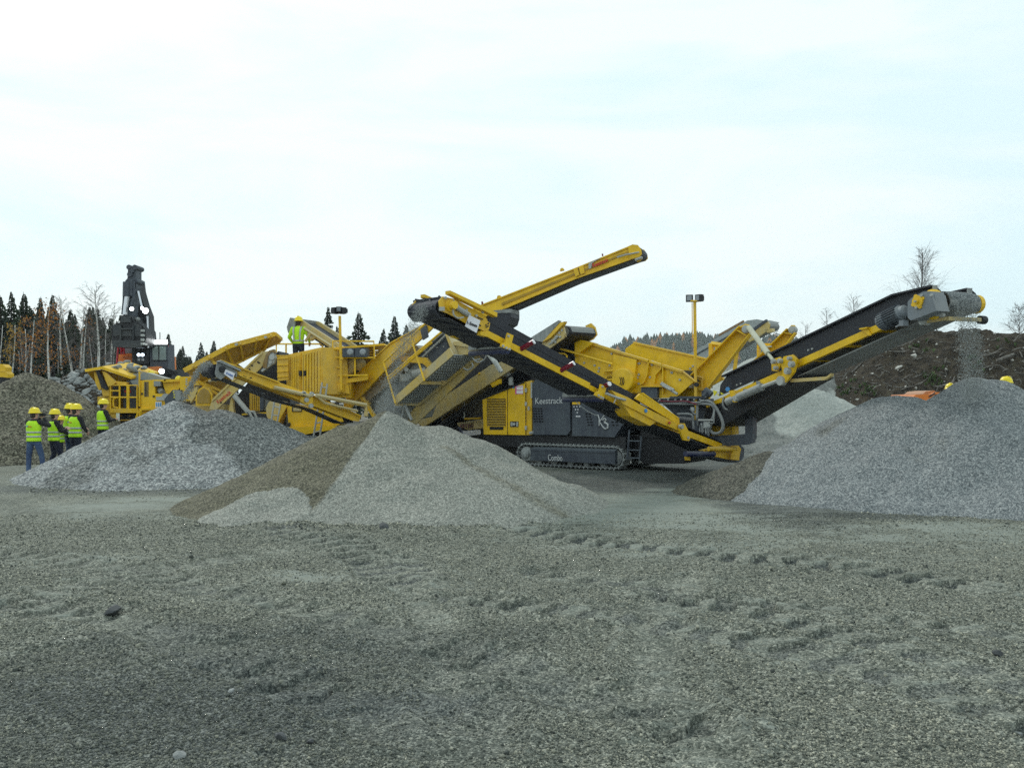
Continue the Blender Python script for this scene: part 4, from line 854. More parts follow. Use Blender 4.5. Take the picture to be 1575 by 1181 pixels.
m = MB(); m.slab(S, [(573, 601), (597, 578), (622, 560), (648, 552), (664, 557), (655, 575), (625, 608), (613, 642), (596, 646), (577, 644)], 1.6, .1); sb = m.build('screen_body', DUSTY, mid)
m = MB(); m.band(S, (570, 601), (597, 576.5), 2.4, .2, .2); m.band(S, (597, 576.5), (622, 558), 2, .2, .2); m.build('body_rim', STEEL, sb)
m = MB(); rg = random.Random(8)
for x, y in ((587, 597), (590, 596), (593, 594), (592, 600), (593, 604), (594, 608), (595, 612), (580, 605), (583, 604), (588, 612), (585, 617), (591, 616), (598, 615), (590, 622), (597, 624), (584, 622), (600, 606), (605, 600)): m.bolt(S, x, y, .03, .1, .04)
m.build('bolt', STEEL, sb)
m = MB(); c = S(632, 576, .3); m.box(c, (.28, .3, .3), rz=.5); m.box(c+V((-.2, -.1, -.1)), (.2, .3, .22), rz=.5); m.cyl(c+V((.1, -.1, 0)), c+V((.55, -.3, .1)), .14, 14); m.cyl(c+V((-.1, -.1, .1)), c+V((-.1, -.4, .15)), .07, 10); m.build('vibrator_motor', STEEL, sb)
m = MB(); m.slab(S, [(590, 646), (583, 636), (597, 625), (612, 640), (610, 650)], .5, .3); m.build('discharge_lip', DUSTY, sb)
m = MB(); m.slab(S, [(613, 547), (655, 550), (664, 562), (657, 565), (650, 559), (617, 556)], .25, .35); m.build('cross_beam', YELD, mid)
m = MB(); m.slab(S, [(643, 549), (681, 512), (691, 537), (664, 558)], 1.2, .25); bp_ = m.build('screen_panel', BLK, mid)
m = MB()
for x, y in ((656, 541), (660, 539), (663, 535), (668, 531), (673, 534), (676, 527), (683, 533), (658, 547)): m.bolt(S, x, y, .025, .25)
m.build('bolt', STEEL, bp_)
m = MB(); m.slab(S, [(684, 513), (688, 513), (697, 534), (702, 547), (697, 547)], .12, .45); m.slab(S, [(685, 511), (690, 516), (697, 526), (711, 524), (729, 533), (726, 545), (700, 546), (696, 530)], .8, .3); m.slab(S, [(697, 527), (711, 523.5), (730, 533), (728, 535), (698, 531)], .95, .38); m.build('feed_bin', YELX, mid)
# stair
SW = 1.0
m = MB(); m.slab(S, [(606, 611), (691, 535), (697, 546), (609, 622)], .06, .75); stair = m.build('stair', YELX, mid)
m = MB(); m.slab(S, [(606, 611), (691, 535), (697, 546), (609, 622)], .001, .75)
e0, e1 = S(609, 621, .72), S(700, 545, .72); dirn = (e1-e0).normalized(); m = MB()
n = 20
for i in range(n):
    t0, t1_ = i/n, (i+.72)/n
    if .42 < t0 < .46: continue
    a, b_ = e0.lerp(e1, t0), e0.lerp(e1, t1_); nn = dirn.cross(SF)
    m.prism([a, b_, b_+SF*SW, a+SF*SW], nn*.03)
    for k in range(9): q = (a+b_)/2+SF*(SW*(k+.6)/9.5); m.box(q-nn*.0+V((0, -.01, -.02)), (.03, .05, .05), rz=.6)
m.build('perforated_tread', DUSTY, stair)
m = MB(); a, b_ = e0+SF*SW, e1+SF*SW; m.bar(a, b_, .05, .18, side=SF); m.bar(e0.lerp(e1, .44), e0.lerp(e1, .44)+SF*SW, .1, .1); m.bar(e0, e0+SF*SW, .1, .12); m.build('outer_stringer', YELX, stair)
m = MB()
for q in ([(590, 557), (656, 496)], [(599, 583), (640, 547), (664, 527)], [(590, 557), (608, 620)], [(632, 520), (653, 586)], [(598, 579), (682, 508)]): m.line(S, q, .033, .85, 6)
m.build('stair_handrail', YEL, stair)
m = MB(); m.slab(S, [(622, 646), (642, 622), (735, 548), (742, 553), (650, 642), (636, 656)], .06, -.35); m.band(S, (642, 621), (735, 547), 1.6, .1, -.3); m.build('chute_plate', YELX, mid)
m = MB(); m.line(S, [(608, 622), (606, 645)], .04, .4); m.line(S, [(622, 622), (618, 644)], .04, .4); m.line(S, [(623, 624), (633, 646)], .05, .4); m.line(S, [(607, 626), (622, 626)], .03, .4); m.build('stair_leg', DUSTY, stair)
UF = PD(33.6)
m = MB(); m.slab(UF, [(640, 632), (712, 552), (755, 534), (800, 534), (870, 575), (830, 600), (770, 625), (690, 662), (650, 655)], 1.2); m.slab(UF, [(680, 650), (760, 600), (760, 700), (680, 690)], 1.8, .4); m.build('dark_backing', BLKC, mid)
TG = PD(31.0)
m = MB()
for cp in ([(727, 551), (735, 557), (745, 553), (748, 545)], [(713, 566), (720, 569), (727, 564), (726, 558)], [(732, 554), (738, 552)]): m.hose([S(x, y, .2) for x, y in cp], .025, 5)
hs_ = m.build('hose', HOSE, mid); 
m = MB(); m.line(S, [(750, 543), (762, 558), (770, 571)], .065, .7, 8); m.line(S, [(762, 555), (772, 572)], .05, .75, 8); m.build('hydraulic_cylinder', STEEL, mid)
m = MB(); m.slab(TG, [(703, 650), (742, 647), (734, 655), (722, 662), (704, 655)], .9, -.9); m.slab(TG, [(729, 647), (750, 645), (748, 658), (728, 660)], .6, -.5); m.build('track_guard', YELX, mid)
m = MB()
for i in range(8): x = 708+i*3.8; m.rect(TG, x, 652, x+1.6, 658, .1, -.82)
m.build('guard_tooth', MAROON, mid)
m = MB(); m.slab(TG, [(706, 657), (711, 663), (738, 661), (739, 668), (713, 671), (708, 668)], .3, -.3); ws = m.build('white_panel', WHITE, mid); m = MB(); m.slab(TG, [(704, 656), (708, 657), (713, 668), (710, 671)], .2, -.25); m.build('panel_stripe', BLUE, ws)
m = MB()
for i in range(10): c = TG(714.2, 613+i*3.1, -.2); m.bar(c+V((0, 0, .05)), c-V((0, 0, .05)), .05 if i % 2 else .02, .02 if i % 2 else .05)
m.build('chain', STEEL, mid)
m = MB(); m.line(TG, [(714, 644), (740, 643)], .04, -.2); m.build('tow_bar', YEL, mid)
# conveyor feeding the charcoal screener
CC = Conv((868, 509, 26.6), (650, 650, 32.5), 1.15); pc = CC.pl
m = MB(); CC.both(m, [(636, 646), (660, 626), (755, 561), (776, 555), (868, 512), (869, 518), (792, 562), (788, 567), (660, 651), (650, 656)], .08, .05); cc = m.build('feed_conveyor', YELX, mid); cc['label'] = 'dust streaked conveyor rising to the screen box'
m = CC.belt([(640, 640), (760, 553), (864, 501)]+arc(867, 510, 9, -110, 80, 9)+[(800, 566), (670, 655), (645, 660)], .03, 0); m.build('belt', RUB, cc)
m = MB(); CC.across(m, 867, 510, .16, .04, CC.W-.04, 18); m.build('belt_drum', RUBG, cc)
m = MB(); a = CC.pt(868, 500, .1); m.prism([CC.pt(858, 503, .1), CC.pt(866, 500.5, .1), CC.pt(874, 503, .1), CC.pt(876.5, 510, .1), CC.pt(874, 503.5, .1), CC.pt(866, 501.2, .1)], CC.far*(CC.W-.2)); m.build('dust_layer', RUBG, cc)
m = MB(); m.slab(pc, [(832, 545), (838, 531), (862, 505), (867, 503), (869, 513), (866, 521), (845, 536)], .05, .12); hp2 = m.build('head_plate', YELX, cc); m = MB(); m.slab(pc, [(812, 522), (859, 492.5), (862, 494), (834, 526)], .05, .16); m.build('side_shield', DUSTY, cc); m = MB(); m.slab(pc, [(834, 526), (862, 496), (868, 494.5), (866, 499), (846, 520)], .12, .2); m.build('head_guard', YELD, cc); m = MB(); m.slab(PD(28.2), [(862, 515), (905, 508), (905, 590), (850, 565), (842, 540)], .1); m.build('rubber_apron', RUB, cc)
m = MB()
for x, y in ((846, 529), (850, 524), (856, 518), (861, 512), (865, 508), (862, 518), (855, 526)): m.bolt(pc, x, y, .04, .12)
m.line(pc, [(848, 528), (858, 517)], .04, .16); m.build('bolt', STEEL, hp2)
m = MB(); w = CC.W; m.prism([CC.pt(858, 498, w), CC.pt(866, 494, w), CC.pt(872, 500, w), CC.pt(875, 512, w), CC.pt(868, 520, w)], CC.far*.06); m.build('end_plate', YELD, cc)
m = MB(); m.slab(pc, [(754, 590), (768, 583), (768, 590), (757, 596)], .1, .1); m.slab(pc, [(735, 574), (737, 572.5), (738, 575), (736, 576)], .02, .07); m.build('cleat', YEL, cc)
# tall stockpile conveyor
CD = Conv((985, 389, 31.0), (700, 497, 33.5), .9); pd = CD.pl
side = [(690, 493), (736, 470.5), (770, 459), (881, 414), (972, 377.2), (975, 380), (978, 396), (884, 429), (775, 475), (696, 508)]
m = MB(); CD.both(m, side, .04, .0)
for a, b_, h in (((690, 492.5), (736, 470), 2), ((736, 470), (881, 413.5), 2), ((881, 413.5), (972, 376.7), 2), ((775, 473.5), (884, 427.5), 2), ((884, 427.5), (978, 394.5), 2)):
    CD.both(m, m.bandpts(a, b_, h), .1, .06)
cd = m.build('stockpile_conveyor', YEL, mid); cd['label'] = 'tall yellow conveyor reaching up into the sky'
m = MB(); CD.both(m, [(771, 466), (881, 421), (967, 386), (967, 389), (881, 424.5), (772, 470)], .03, .03); m.build('groove_shade_strip', paint('shaded_yellow', (.42, .25, .004), .2), cd)  # darker yellow strip paints the shade of a groove
m = CD.belt([(700, 492), (880, 416), (974, 379)]+arc(979, 388, 9, -100, 80, 8)+[(884, 432), (780, 477), (705, 512)], .03, 0); m.build('belt', RUB, cd)
m = MB(); m.slab(pd, [(978, 396), (985, 394), (988, 398), (984, 402), (980, 403), (976, 400)], .06, .05); m.build('scraper_bracket', YELD, cd)
hq = [pd(x, y, .08) for x, y in ((966, 379), (973, 376), (981, 377), (986, 384), (987, 391), (983, 395), (968, 399))]; MB().prism([p+CD.far*(CD.W+.1) for p in hq], CD.far*.05).build('head_plate', YEL, cd); hd = MB().prism(hq, CD.far*.05).build('head_plate', YEL, cd)
m = MB(); m.line(pd, [(949, 396), (962, 392), (983, 388)], .03, .16); m.line(pd, [(977, 400), (988, 396)], .05, .1); m.build('belt_adjuster', STEEL, hd)
m = MB()
for x, y in ((766, 458), (863, 416)): m.slab(pd, [(x-2, y+1), (x-1, y-3), (x+2, y-4), (x+4, y-1), (x+3, y)], .12, .05)
m.slab(pd, [(882, 414), (888, 412), (891, 423), (885, 426)], .06, .09); m.slab(pd, [(890, 411), (897, 408.5), (899, 420), (893, 422)], .06, .09); m.build('lifting_lug', YEL, cd)
m = MB(); m.slab(pd, [(905, 406), (908, 403), (925, 396), (911, 404.5), (909, 413), (905.5, 413.5)], .01, .075); m.build('logo_swoosh', STEEL, cd)
text('lettering', 'Keestrack', LETR, cd, pd, (912.5, 411.5), (936, 402), 6.2, .08, bold=.02)
m = MB(); m.slab(pd, [(754, 478), (786, 475.5), (786, 488), (783, 498), (775, 503), (757, 490)], .9, .1); rc_ = m.build('rubber_chute', RUB, cd); m = MB(); m.slab(pd, [(754, 478), (786, 475), (786, 481), (755, 482)], .9, .13); m.build('chute_band', DUSTY, rc_)
m = MB(); m.line(pd, [(742, 468), (741.5, 464)], .04, .05); m.line(pd, [(927, 394), (926.5, 390.5)], .03, .05); m.build('marker_light', MAROON, cd)
# ---------------- crusher with louvred cabinet ----------------
M3 = Pl(P(470, 575, 29.6), (.62, -.78)); M3F = -M3.n
cr = thing('tracked_crusher', (M3(470, 640).x, M3(470, 640).y, 0), 'yellow crusher with a louvred double door cabinet, light mast and flared ribbed hopper', 'crusher')
PF = PD(29.3); PB = PD(30.5); PH = PD(31.5)
m = MB(); m.slab(M3, [(444, 545), (495, 534), (498, 606), (448, 606)], .9); cab = m.build('cabinet', YELD, cr)
def ribdoor(pl, x0, x1, yt0, yt1, yb0, yb1, nm='cabinet_door', nr=5):
    m = MB(); m.slab(pl, [(x0, yt0), (x1, yt1), (x1, yb1), (x0, yb0)], .05, .05); d = m.build(nm, YELD, cr)
    m = MB(); m.slab(pl, [(x0+1.6, yt0+3), (x1-1.6, yt1+3), (x1-1.6, yb1-2), (x0+1.6, yb0-2)], .03, .056); m.build('recess_shade', paint('recess_shade_yellow', (.36, .21, .006), .3), d)  # flat plate in darker yellow paints the shade of a sunken panel
    m = MB()
    for i in range(nr):
        t = (i+.5)/nr; x = x0+1.6+(x1-x0-3.2)*t; a = yt0+(yt1-yt0)*t+3; b_ = yb0+(yb1-yb0)*t-2; hw = (x1-x0-3.2)/nr*.27
        m.slab(pl, [(x-hw, a), (x+hw, a), (x+hw, b_), (x-hw, b_)], .06, .085)
    m.build('louvre', YELD, d); return d
ld = ribdoor(M3, 446, 462.5, 546.5, 543, 603, 603); rd = ribdoor(M3, 464.5, 494, 542.5, 536.5, 604, 604, nr=6)
for x, dr in ((461, ld), (468, rd)): m = MB(); m.rect(M3, x-1.6, 570, x+1.6, 578, .06, .1); m.build('handle', BLKC, dr)
m = MB(); m.slab(PF, [(496, 536), (590, 528), (592, 531), (498, 539)], 2.0, .1); m.slab(PF, [(498, 582), (514, 584), (540, 588), (540, 612), (500, 610)], .8, .1); m.slab(PF, [(514, 586), (566, 577), (566, 584), (514, 592)], .9, .2); body = m.build('engine_frame', YEL, cr)
m = MB(); m.slab(PF, [(498, 538), (576, 533), (568, 590), (500, 590)], .1, -1.1); m.slab(PF, [(499, 541), (512, 540), (512, 580), (499, 583)], .1, -.2); m.build('engine_bay', paint('bay_shade_yellow', (.30, .17, .005), .35), cr)  # yellow darkened to paint the shade inside the bay
m = MB(); m.slab(PF, [(497, 538), (499, 538), (499, 584), (497, 584)], .3, .12); m.slab(PF, [(513, 537), (515, 537), (515, 586), (513, 586)], .3, .12); m.rect(PF, 497, 579, 515, 584, .3, .14); m.build('bay_frame', YEL, cr)
m = MB(); m.hose([PF(x, y, -.2) for x, y in ((517, 573), (527, 571), (536, 571), (540, 566), (540, 553))], .14, 10); m.cyl(PF(553, 560, -.9), PF(553, 560, -.3), .22, 14); m.build('air_duct', YELX, cr, smooth=True)
m = MB(); m.rect(PF, 519, 556, 523, 563, .2, -.1); m.rect(PF, 541, 566, 553, 573, .3, -.6); m.build('engine_part', BLKC, cr)
m = MB()
for y in (537, 541, 545, 549): m.slab(PF, [(563, y), (592, y-3), (592, y-1), (563, y+2)], .1, -.5)
m.build('louvre', YELD, cr)
m = MB(); m.slab(PF, [(440, 548), (444, 546), (449, 606), (441, 606)], .5, -1.9); m.slab(PF, [(526, 590), (536, 592), (538, 606), (526, 604)], .3, .3); m.build('side_box', YELD, cr)
m = MB()
for q in ([(425, 545), (425, 529), (496, 529), (496, 537)], [(440, 529), (440, 545)], [(425, 545), (444, 546)]): m.line(M3, q, .035, -2.0, 6)
m.build('guard_rail', YEL, cr); m = MB()
for q in ([(512, 586), (512, 524.5), (575, 525), (576, 552)], [(512, 550), (574, 550)], [(546, 551), (546, 578)], [(514, 578), (566, 577)], [(512, 537), (526, 537)], [(515, 565), (525, 566)]): m.line(PF, q, .033, .35, 6)
m.build('guard_rail', YEL, cr)
m = MB(); m.slab(PB, [(426, 550), (443, 548), (444, 584), (427, 586)], .1, .2); sd2 = m.build('step_panel', YELD, cr)
m = MB()
for y in (551, 561, 571, 579): m.slab(PB, [(426, y), (443, y-1), (443, y+.4), (426, y+1.4)], .06, .25)
m.build('panel_rib', YEL, sd2)
m = MB(); m.line(PF, [(522.5, 486), (524, 540), (525, 600)], .045, .5, 8); mast2 = m.build('light_mast', YELD, cr); m = MB(); m.line(PF, [(514, 480), (530, 480)], .04, .5); m.build('lamp_bracket', BLKC, mast2)
worklamp(PF, 515.5, 478, .55, mast2, 1.2, .9, BLKC); worklamp(PF, 521.5, 476, .6, mast2, 1.0, 0, GRYP); worklamp(PF, 527.5, 478, .55, mast2, 1.2, -.9, BLKC)
MB().rect(PF, 519, 590, 529, 603, .12, .45).build('mast_foot', YELD, mast2); MB().rect(PF, 523, 549, 527, 553, .1, .58).build('mast_clamp', YELD, mast2)
for x in (526.5, 546):
    m = MB(); m.rect(PF, x, 535, x+18.5, 549, .5, .5); l = m.build('work_lamp', BLK, cr); m = MB(); c = PF(x+12, 541.5, .5); m.lathe(c, PF.n, [(.11, 0), (.10, .03), (.06, .05), (.02, .05)], 14); m.build('lamp_lens', DLENS, l)
m = MB(); m.slab(PF, [(441, 622), (530, 634), (530, 648), (505, 662), (444, 657)], 1.6, -.2); m.slab(PF, [(432, 664), (444, 657), (516, 655), (516, 660), (446, 672), (436, 670)], 1.0, .1); lb = m.build('lower_body', YEL, cr)
m = MB(); m.rect(PF, 449, 626, 464, 633, .05, -.16); m.rect(PF, 443.5, 650, 446.5, 656, .05, -.16); m.build('body_recess', BLKC, lb)
m = MB(); m.rect(PF, 451, 627, 463, 632, .03, -.14); m.build('recess_panel', YELX, lb)
m = MB(); m.slab(PF, [(424, 656), (520, 664), (520, 668), (460, 672), (424, 672)], 1.6, -.4); m.slab(PF, [(380, 634), (440, 640), (440, 672), (400, 672)], 1.2, -1.2); m.build('chassis', BLKC, cr)
def crawler(par, pl, x0, x1, yc, r, w, off):
    a, b_ = pl(x0, yc, off), pl(x1, yc, off); h = (b_-a); Lh = h.length; h.normalize(); far = -pl.n; up = V((0, 0, 1)); m = MB(); tot = 2*Lh+2*math.pi*r; n = 44
    for i in range(n):
        s = tot*i/n
        if s < Lh: p, nn = a+h*s+up*r, up
        elif s < Lh+math.pi*r: q = (s-Lh)/r; nn = up*math.cos(q)+h*math.sin(q); p = b_+nn*r
        elif s < 2*Lh+math.pi*r: p, nn = b_-h*(s-Lh-math.pi*r)-up*r, -up
        else: q = (s-2*Lh-math.pi*r)/r; nn = -up*math.cos(q)-h*math.sin(q); p = a+nn*r
        rot = Matrix((nn.cross(far), far, nn)).transposed(); m.box(p+far*w/2, (tot/n*.9, w, .05), rot=rot); m.box(p+far*w/2+nn*.03, (.04, w, .05), rot=rot)
    tr = m.build('track', DUSTY, par); m = MB(); m.prism([a+up*r*.6, b_+up*r*.6, b_-up*r*.7, a-up*r*.7], far*(w-.05)); m.cyl(a-far*.04, a+far*w*.9, r*.75, 16); m.cyl(b_-far*.04, b_+far*w*.9, r*.75, 16); m.build('track_frame', BLKC, tr); return tr
crawler(cr, PF, 400, 500, 690, .38, .5, .1); crawler(cr, PF, 400, 500, 690, .38, .5, -1.9)
def ladder(par, pl, a0, a1, b0, b1, n, off, r=.03, mt=None):
    m = MB(); m.line(pl, [a0, a1], r, off); m.line(pl, [b0, b1], r, off)
    for i in range(n): t = (i+.5)/n; m.line(pl, [(a0[0]+(a1[0]-a0[0])*t, a0[1]+(a1[1]-a0[1])*t), (b0[0]+(b1[0]-b0[0])*t, b0[1]+(b1[1]-b0[1])*t)], r*.8, off)
    return m.build('ladder', mt or STEEL, par)
ladder(cr, PF, (495.5, 588), (480, 686), (503.5, 590), (490.5, 682), 7, .9); ladder(cr, PF, (422, 618), (415.5, 658), (431.5, 621), (425, 657), 3, .3)
m = MB(); m.slab(PF, [(410, 640), (409, 628), (412, 620), (417, 615), (436, 618), (440, 624), (428, 656), (418, 654)], .5, -.3); m.build('fender', YELX, cr)
m = MB(); m.slab(PF, [(432, 622), (436, 618), (441, 625), (425, 656), (420, 655)], .3, -.1); m.build('fender_edge', YELD, cr)
# flared hopper: a plate that leans out towards the top
top = [(283, 570, 30.6), (354, 532, 30.9), (423, 513.5, 31.2)]; low = [(312, 589, 31.6), (364, 560, 31.8), (410, 537, 32.0)]
m = MB(); t_, l_ = [P(*a) for a in top], [P(*a) for a in low]
for i in range(2): m.prism([t_[i], t_[i+1], l_[i+1], l_[i]], V((.02, .06, .03)))
m.prism([t_[2], P(433, 522, 32.2), P(430, 528, 32.4), l_[2]], V((.02, .06, .03)))
hop = m.build('hopper_wing', paint('ochre_hopper', (.55, .31, .008), .3), cr); hop['label'] = 'large flared hopper wing with ribs'
m = MB()
for a, b_ in zip(t_, t_[1:]): m.bar(a, b_, .08, .16)
m.prism([P(354, 530, 30.85), P(423, 512.8, 31.15), P(419, 519, 31.2), P(357, 535, 30.9)], V((0, .05, 0))); m.bar(t_[2], P(433, 522, 32.2), .08, .12); m.build('hopper_rim', YELD, hop)
m = MB()
for t in (.1, .28, .46, .62, .8, .96):
    i = 0 if t < .5 else 1; u = (t-.5*i)*2; m.bar(t_[i].lerp(t_[i+1], u)-V((0, .06, 0)), l_[i].lerp(l_[i+1], u)-V((0, .06, 0)), .06, .1)
for a, b_ in zip(l_, l_[1:]): m.bar(a-V((0, .05, 0)), b_-V((0, .05, 0)), .05, .07)
m.build('hopper_rib', YELD, hop)
m = MB(); m.disc(PH, 363, 529.5, .05, .1, .75, 10); m.disc(PH, 408, 518.5, .05, .1, .5, 10); m.build('bolt', STEEL, hop)
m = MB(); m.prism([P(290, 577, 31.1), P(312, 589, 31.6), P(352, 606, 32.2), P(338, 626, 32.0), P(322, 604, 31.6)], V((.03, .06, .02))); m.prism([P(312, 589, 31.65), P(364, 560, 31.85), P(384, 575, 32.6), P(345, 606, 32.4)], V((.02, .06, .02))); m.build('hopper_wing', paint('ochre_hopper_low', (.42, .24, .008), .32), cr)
m = MB()
for a, b_ in ((P(296, 581, 31.2), P(330, 604, 31.7)), (P(304, 585, 31.3), P(340, 610, 31.8)), (P(314, 590, 31.5), P(352, 607, 32.1))): m.bar(a, b_, .05, .09)
m.build('hopper_rib', YELD, cr)
m = MB(); m.slab(PH, [(340, 640), (404, 560), (428, 540), (446, 600), (446, 650), (360, 655)], 1.5, -1.2); m.build('dark_backing', BLKC, cr)  # black slab stands in for the shaded interior behind the diagonal beam
m = MB(); m.slab(PH, [(326, 615), (403, 541), (413, 540), (410, 553), (400, 567), (333, 630), (322, 629)], .12, .9); m.band(PH, (326, 614), (403, 540), 4, .3, .95); db = m.build('diagonal_beam', YELX, cr)
text('lettering', 'Keestrack', LETR, db, PH, (336, 621), (356, 604.5), 6, .92)
m = MB()
for x, y in ((397, 567-10), (399, 565-7), (388, 562), (384, 568), (340, 619)): m.bolt(PH, x, y, .03, .9)
m.build('bolt', BLKC, db)
m = MB(); m.slab(PH, [(404, 560), (409, 545), (414, 539), (421, 537), (424, 543), (417, 541), (412, 549), (410, 566), (405, 566)], .2, 1.0); m.build('guard_plate', paint('brown_plate', (.22, .12, .01), .3), cr)
m = MB(); m.slab(PH, [(411, 552), (416, 542), (421, 540), (424, 550), (421, 559), (415, 563), (403, 572), (401, 570), (411, 560)], .2, .95); m.disc(PH, 418, 549, .1, .1, 1.0); m.disc(PH, 416, 557, .06, .1, 1.0); m.build('clamp_cylinder', STEEL, cr)
m = MB(); m.slab(PH, [(301, 622), (301, 606), (306, 598), (313, 594), (321, 598), (326, 606), (327, 624), (302, 624)], .12, .6); ap = m.build('arched_plate', YELD, cr); m = MB(); m.slab(PH, [(303, 620), (303, 607), (308, 600), (313, 597), (319, 600), (323, 607), (323, 620)], .05, .66); m.build('recess_shade', paint('arch_shade_yellow', (.34, .2, .005), .3), ap)  # inner arch in darker yellow paints the shade of a recess
for q, t, f_ in (([(351, 636), (355, 612), (357, 611), (360, 636)], .2, .8), ([(295, 622), (345, 622), (345, 640), (295, 640)], .6, .1), ([(291, 605), (303, 594), (304, 604), (293, 620)], .2, .6)): m = MB(); m.slab(PH, q, t, f_); m.build('support', YELX, cr)
m = MB(); m.line(PH, [(360, 608), (382, 634)], .085, .9, 10); m.line(PH, [(378, 630), (386, 640)], .05, .9); m.line(PH, [(383, 632), (390, 647)], .05, 1.0); m.line(PH, [(390, 632), (398, 648), (404, 650)], .04, 1.0); m.line(PH, [(383, 633), (392, 633)], .04, 1.0); m.build('hydraulic_leg', STEEL, cr)
rp = ribdoor(PH, 384, 399, 604, 606, 632, 632, 'side_panel', 4); m = MB(); m.rect(PH, 399.5, 614, 412, 631, .2, .3); m.build('grey_panel', DUSTY, cr); m = MB(); m.rect(PH, 400, 604, 405, 630, .2, .5); m.build('dark_post', BLK, cr); m = MB(); m.band(PH, (372, 636), (412, 633.5), 2.5, .6, .6); m.build('floor_edge', YEL, cr)
# small conveyor in front of it
CE = Conv((334, 570, 24.9), (545, 650, 27.4), .75); pe = CE.pl
m = MB(); m.slab(pe, [(335, 557), (341, 554), (430, 588), (470, 603), (556, 640), (552, 648), (543, 647), (476, 622), (430, 602), (367, 577), (345, 569)], .05, .12); m.band(pe, (341, 553.5), (430, 587), 2, .12, .2); m.band(pe, (470, 602), (556, 639), 2, .12, .2); m.band(pe, (367, 575.5), (476, 620), 1.6, .1, .18, 1.6); m.band(pe, (430, 593), (476, 612), 1.2, .05, .17)
q = [pe(x, y) for x, y in ((341, 554), (556, 640), (552, 648), (345, 569))]; m.prism([p+CE.far*CE.W for p in q], CE.far*.05)
ce = m.build('side_conveyor', YELD, cr); ce['label'] = 'small yellow belt conveyor carrying a white notice'
m = CE.belt([(333, 560), (430, 594), (540, 636)]+[(545, 650), (528, 652)]+[(479, 630), (430, 617), (345, 583)]+arc(332, 570, 10, 85, 260, 8), .03, 0); m.build('belt', RUB, ce)
m = MB(); CE.across(m, 331, 570, .17, .03, CE.W+.05, 18); m.build('belt_drum', RUB, ce)
m = MB(); m.slab(pe, [(333, 580), (331, 574), (334, 558), (337, 555), (345, 558), (365, 572), (364, 580), (352, 574), (340, 584)], .04, .2); m.slab(pe, [(335, 556), (341, 554), (370, 568), (371, 571)], .2, .3); hpE = m.build('head_plate', DUSTY, ce)
m = MB(); m.disc(pe, 343, 568, .09, .1, .3, 14); m.line(pe, [(350, 572), (362, 577)], .035, .26); m.line(pe, [(325, 584), (343, 584)], .04, .1); m.build('drum_bearing', BLKC, hpE)
m = MB(); CE.across(m, 338, 585, .03, -.1, CE.W+.2, 6); m.slab(pe, [(329, 583), (338, 577), (340, 580), (332, 588)], .06, .05); m.build('belt_scraper', YELX, ce)
m = MB()
for x, y in ((375, 578.5), (378, 580), (383, 582.5), (386, 581)): m.disc(pe, x, y, .025, .01, .125, 8)
m.build('plate_hole', BLKC, ce)
m = MB(); m.line(pe, [(422, 596), (476, 609), (480, 606)], .06, .25, 8); m.line(pe, [(486, 608), (563, 623), (563, 640)], .07, .3, 6); m.line(pe, [(486, 608), (500, 620), (550, 632)], .04, .3, 6); m.build('side_rod', YELX, ce)
m = MB(); m.slab(pe, [(464, 606), (470, 601), (480, 604), (482, 616), (479, 624), (470, 622), (463, 618)], .1, .24); kb = m.build('knuckle_bracket', YELD, ce); m = MB()
for x, y in ((468, 605), (480, 606), (472, 615), (479, 624)): m.disc(pe, x, y, .07, .08, .3, 10)
m.build('pivot_pin', STEEL, kb); m = MB(); m.rect(pe, 466, 604, 470, 610, .1, .3); m.build('dark_block', BLKC, kb)
m = MB(); m.slab(pe, [(344.5, 575), (347, 568), (361.5, 574), (358, 585)], .012, .32); sg2 = m.build('sign_board', WHITE); tag(sg2, 'small white notice on the head of the small yellow conveyor by the hopper', 'sign')
text('lettering', '8-16mm', LETB, sg2, pe, (347.5, 575), (357.5, 579.5), 3.6, .332, bold=.02)
h2 = CE.pt(327, 561, 0)
spray('falling_gravel', 'thin stream of gravel falling from the small yellow conveyor', [h2, CE.pt(314, 562, 0), CE.pt(304, 576, 0), CE.pt(293, 598, 0), CE.pt(281, 616, 0)], 1700, .016, (.02, .05), FALL, CE.far, CE.W*.32, 9)
# conveyor behind the man on the platform
CF_ = Conv((460, 497, 32.0), (555, 560, 30.8), 1.1); pf = CF_.pl
m = MB(); CF_.both(m, [(452, 490), (462, 491), (526, 532), (540, 545), (524, 545), (455, 502)], .08, .0); cf = m.build('side_conveyor', YELX, cr); m = CF_.belt([(455, 493), (540, 548), (535, 556), (452, 503)], .03, 0); m.build('belt', RUB, cf)
m = MB(); m.slab(pf, [(441, 503), (446, 488.5), (456, 490), (453, 503), (443, 512)], 1.2, .1); m.build('head_box', DUSTY, cf)
m = MB(); m.line(pf, [(468, 505), (524, 541)], .05, .1, 4); m.line(pf, [(476, 512), (480, 521), (487, 516)], .1, .0, 6); m.line(pf, [(500, 545), (512, 530)], .05, .1); m.line(pf, [(470, 525), (478, 512)], .05, .1); m.build('lattice', YELX, cf)
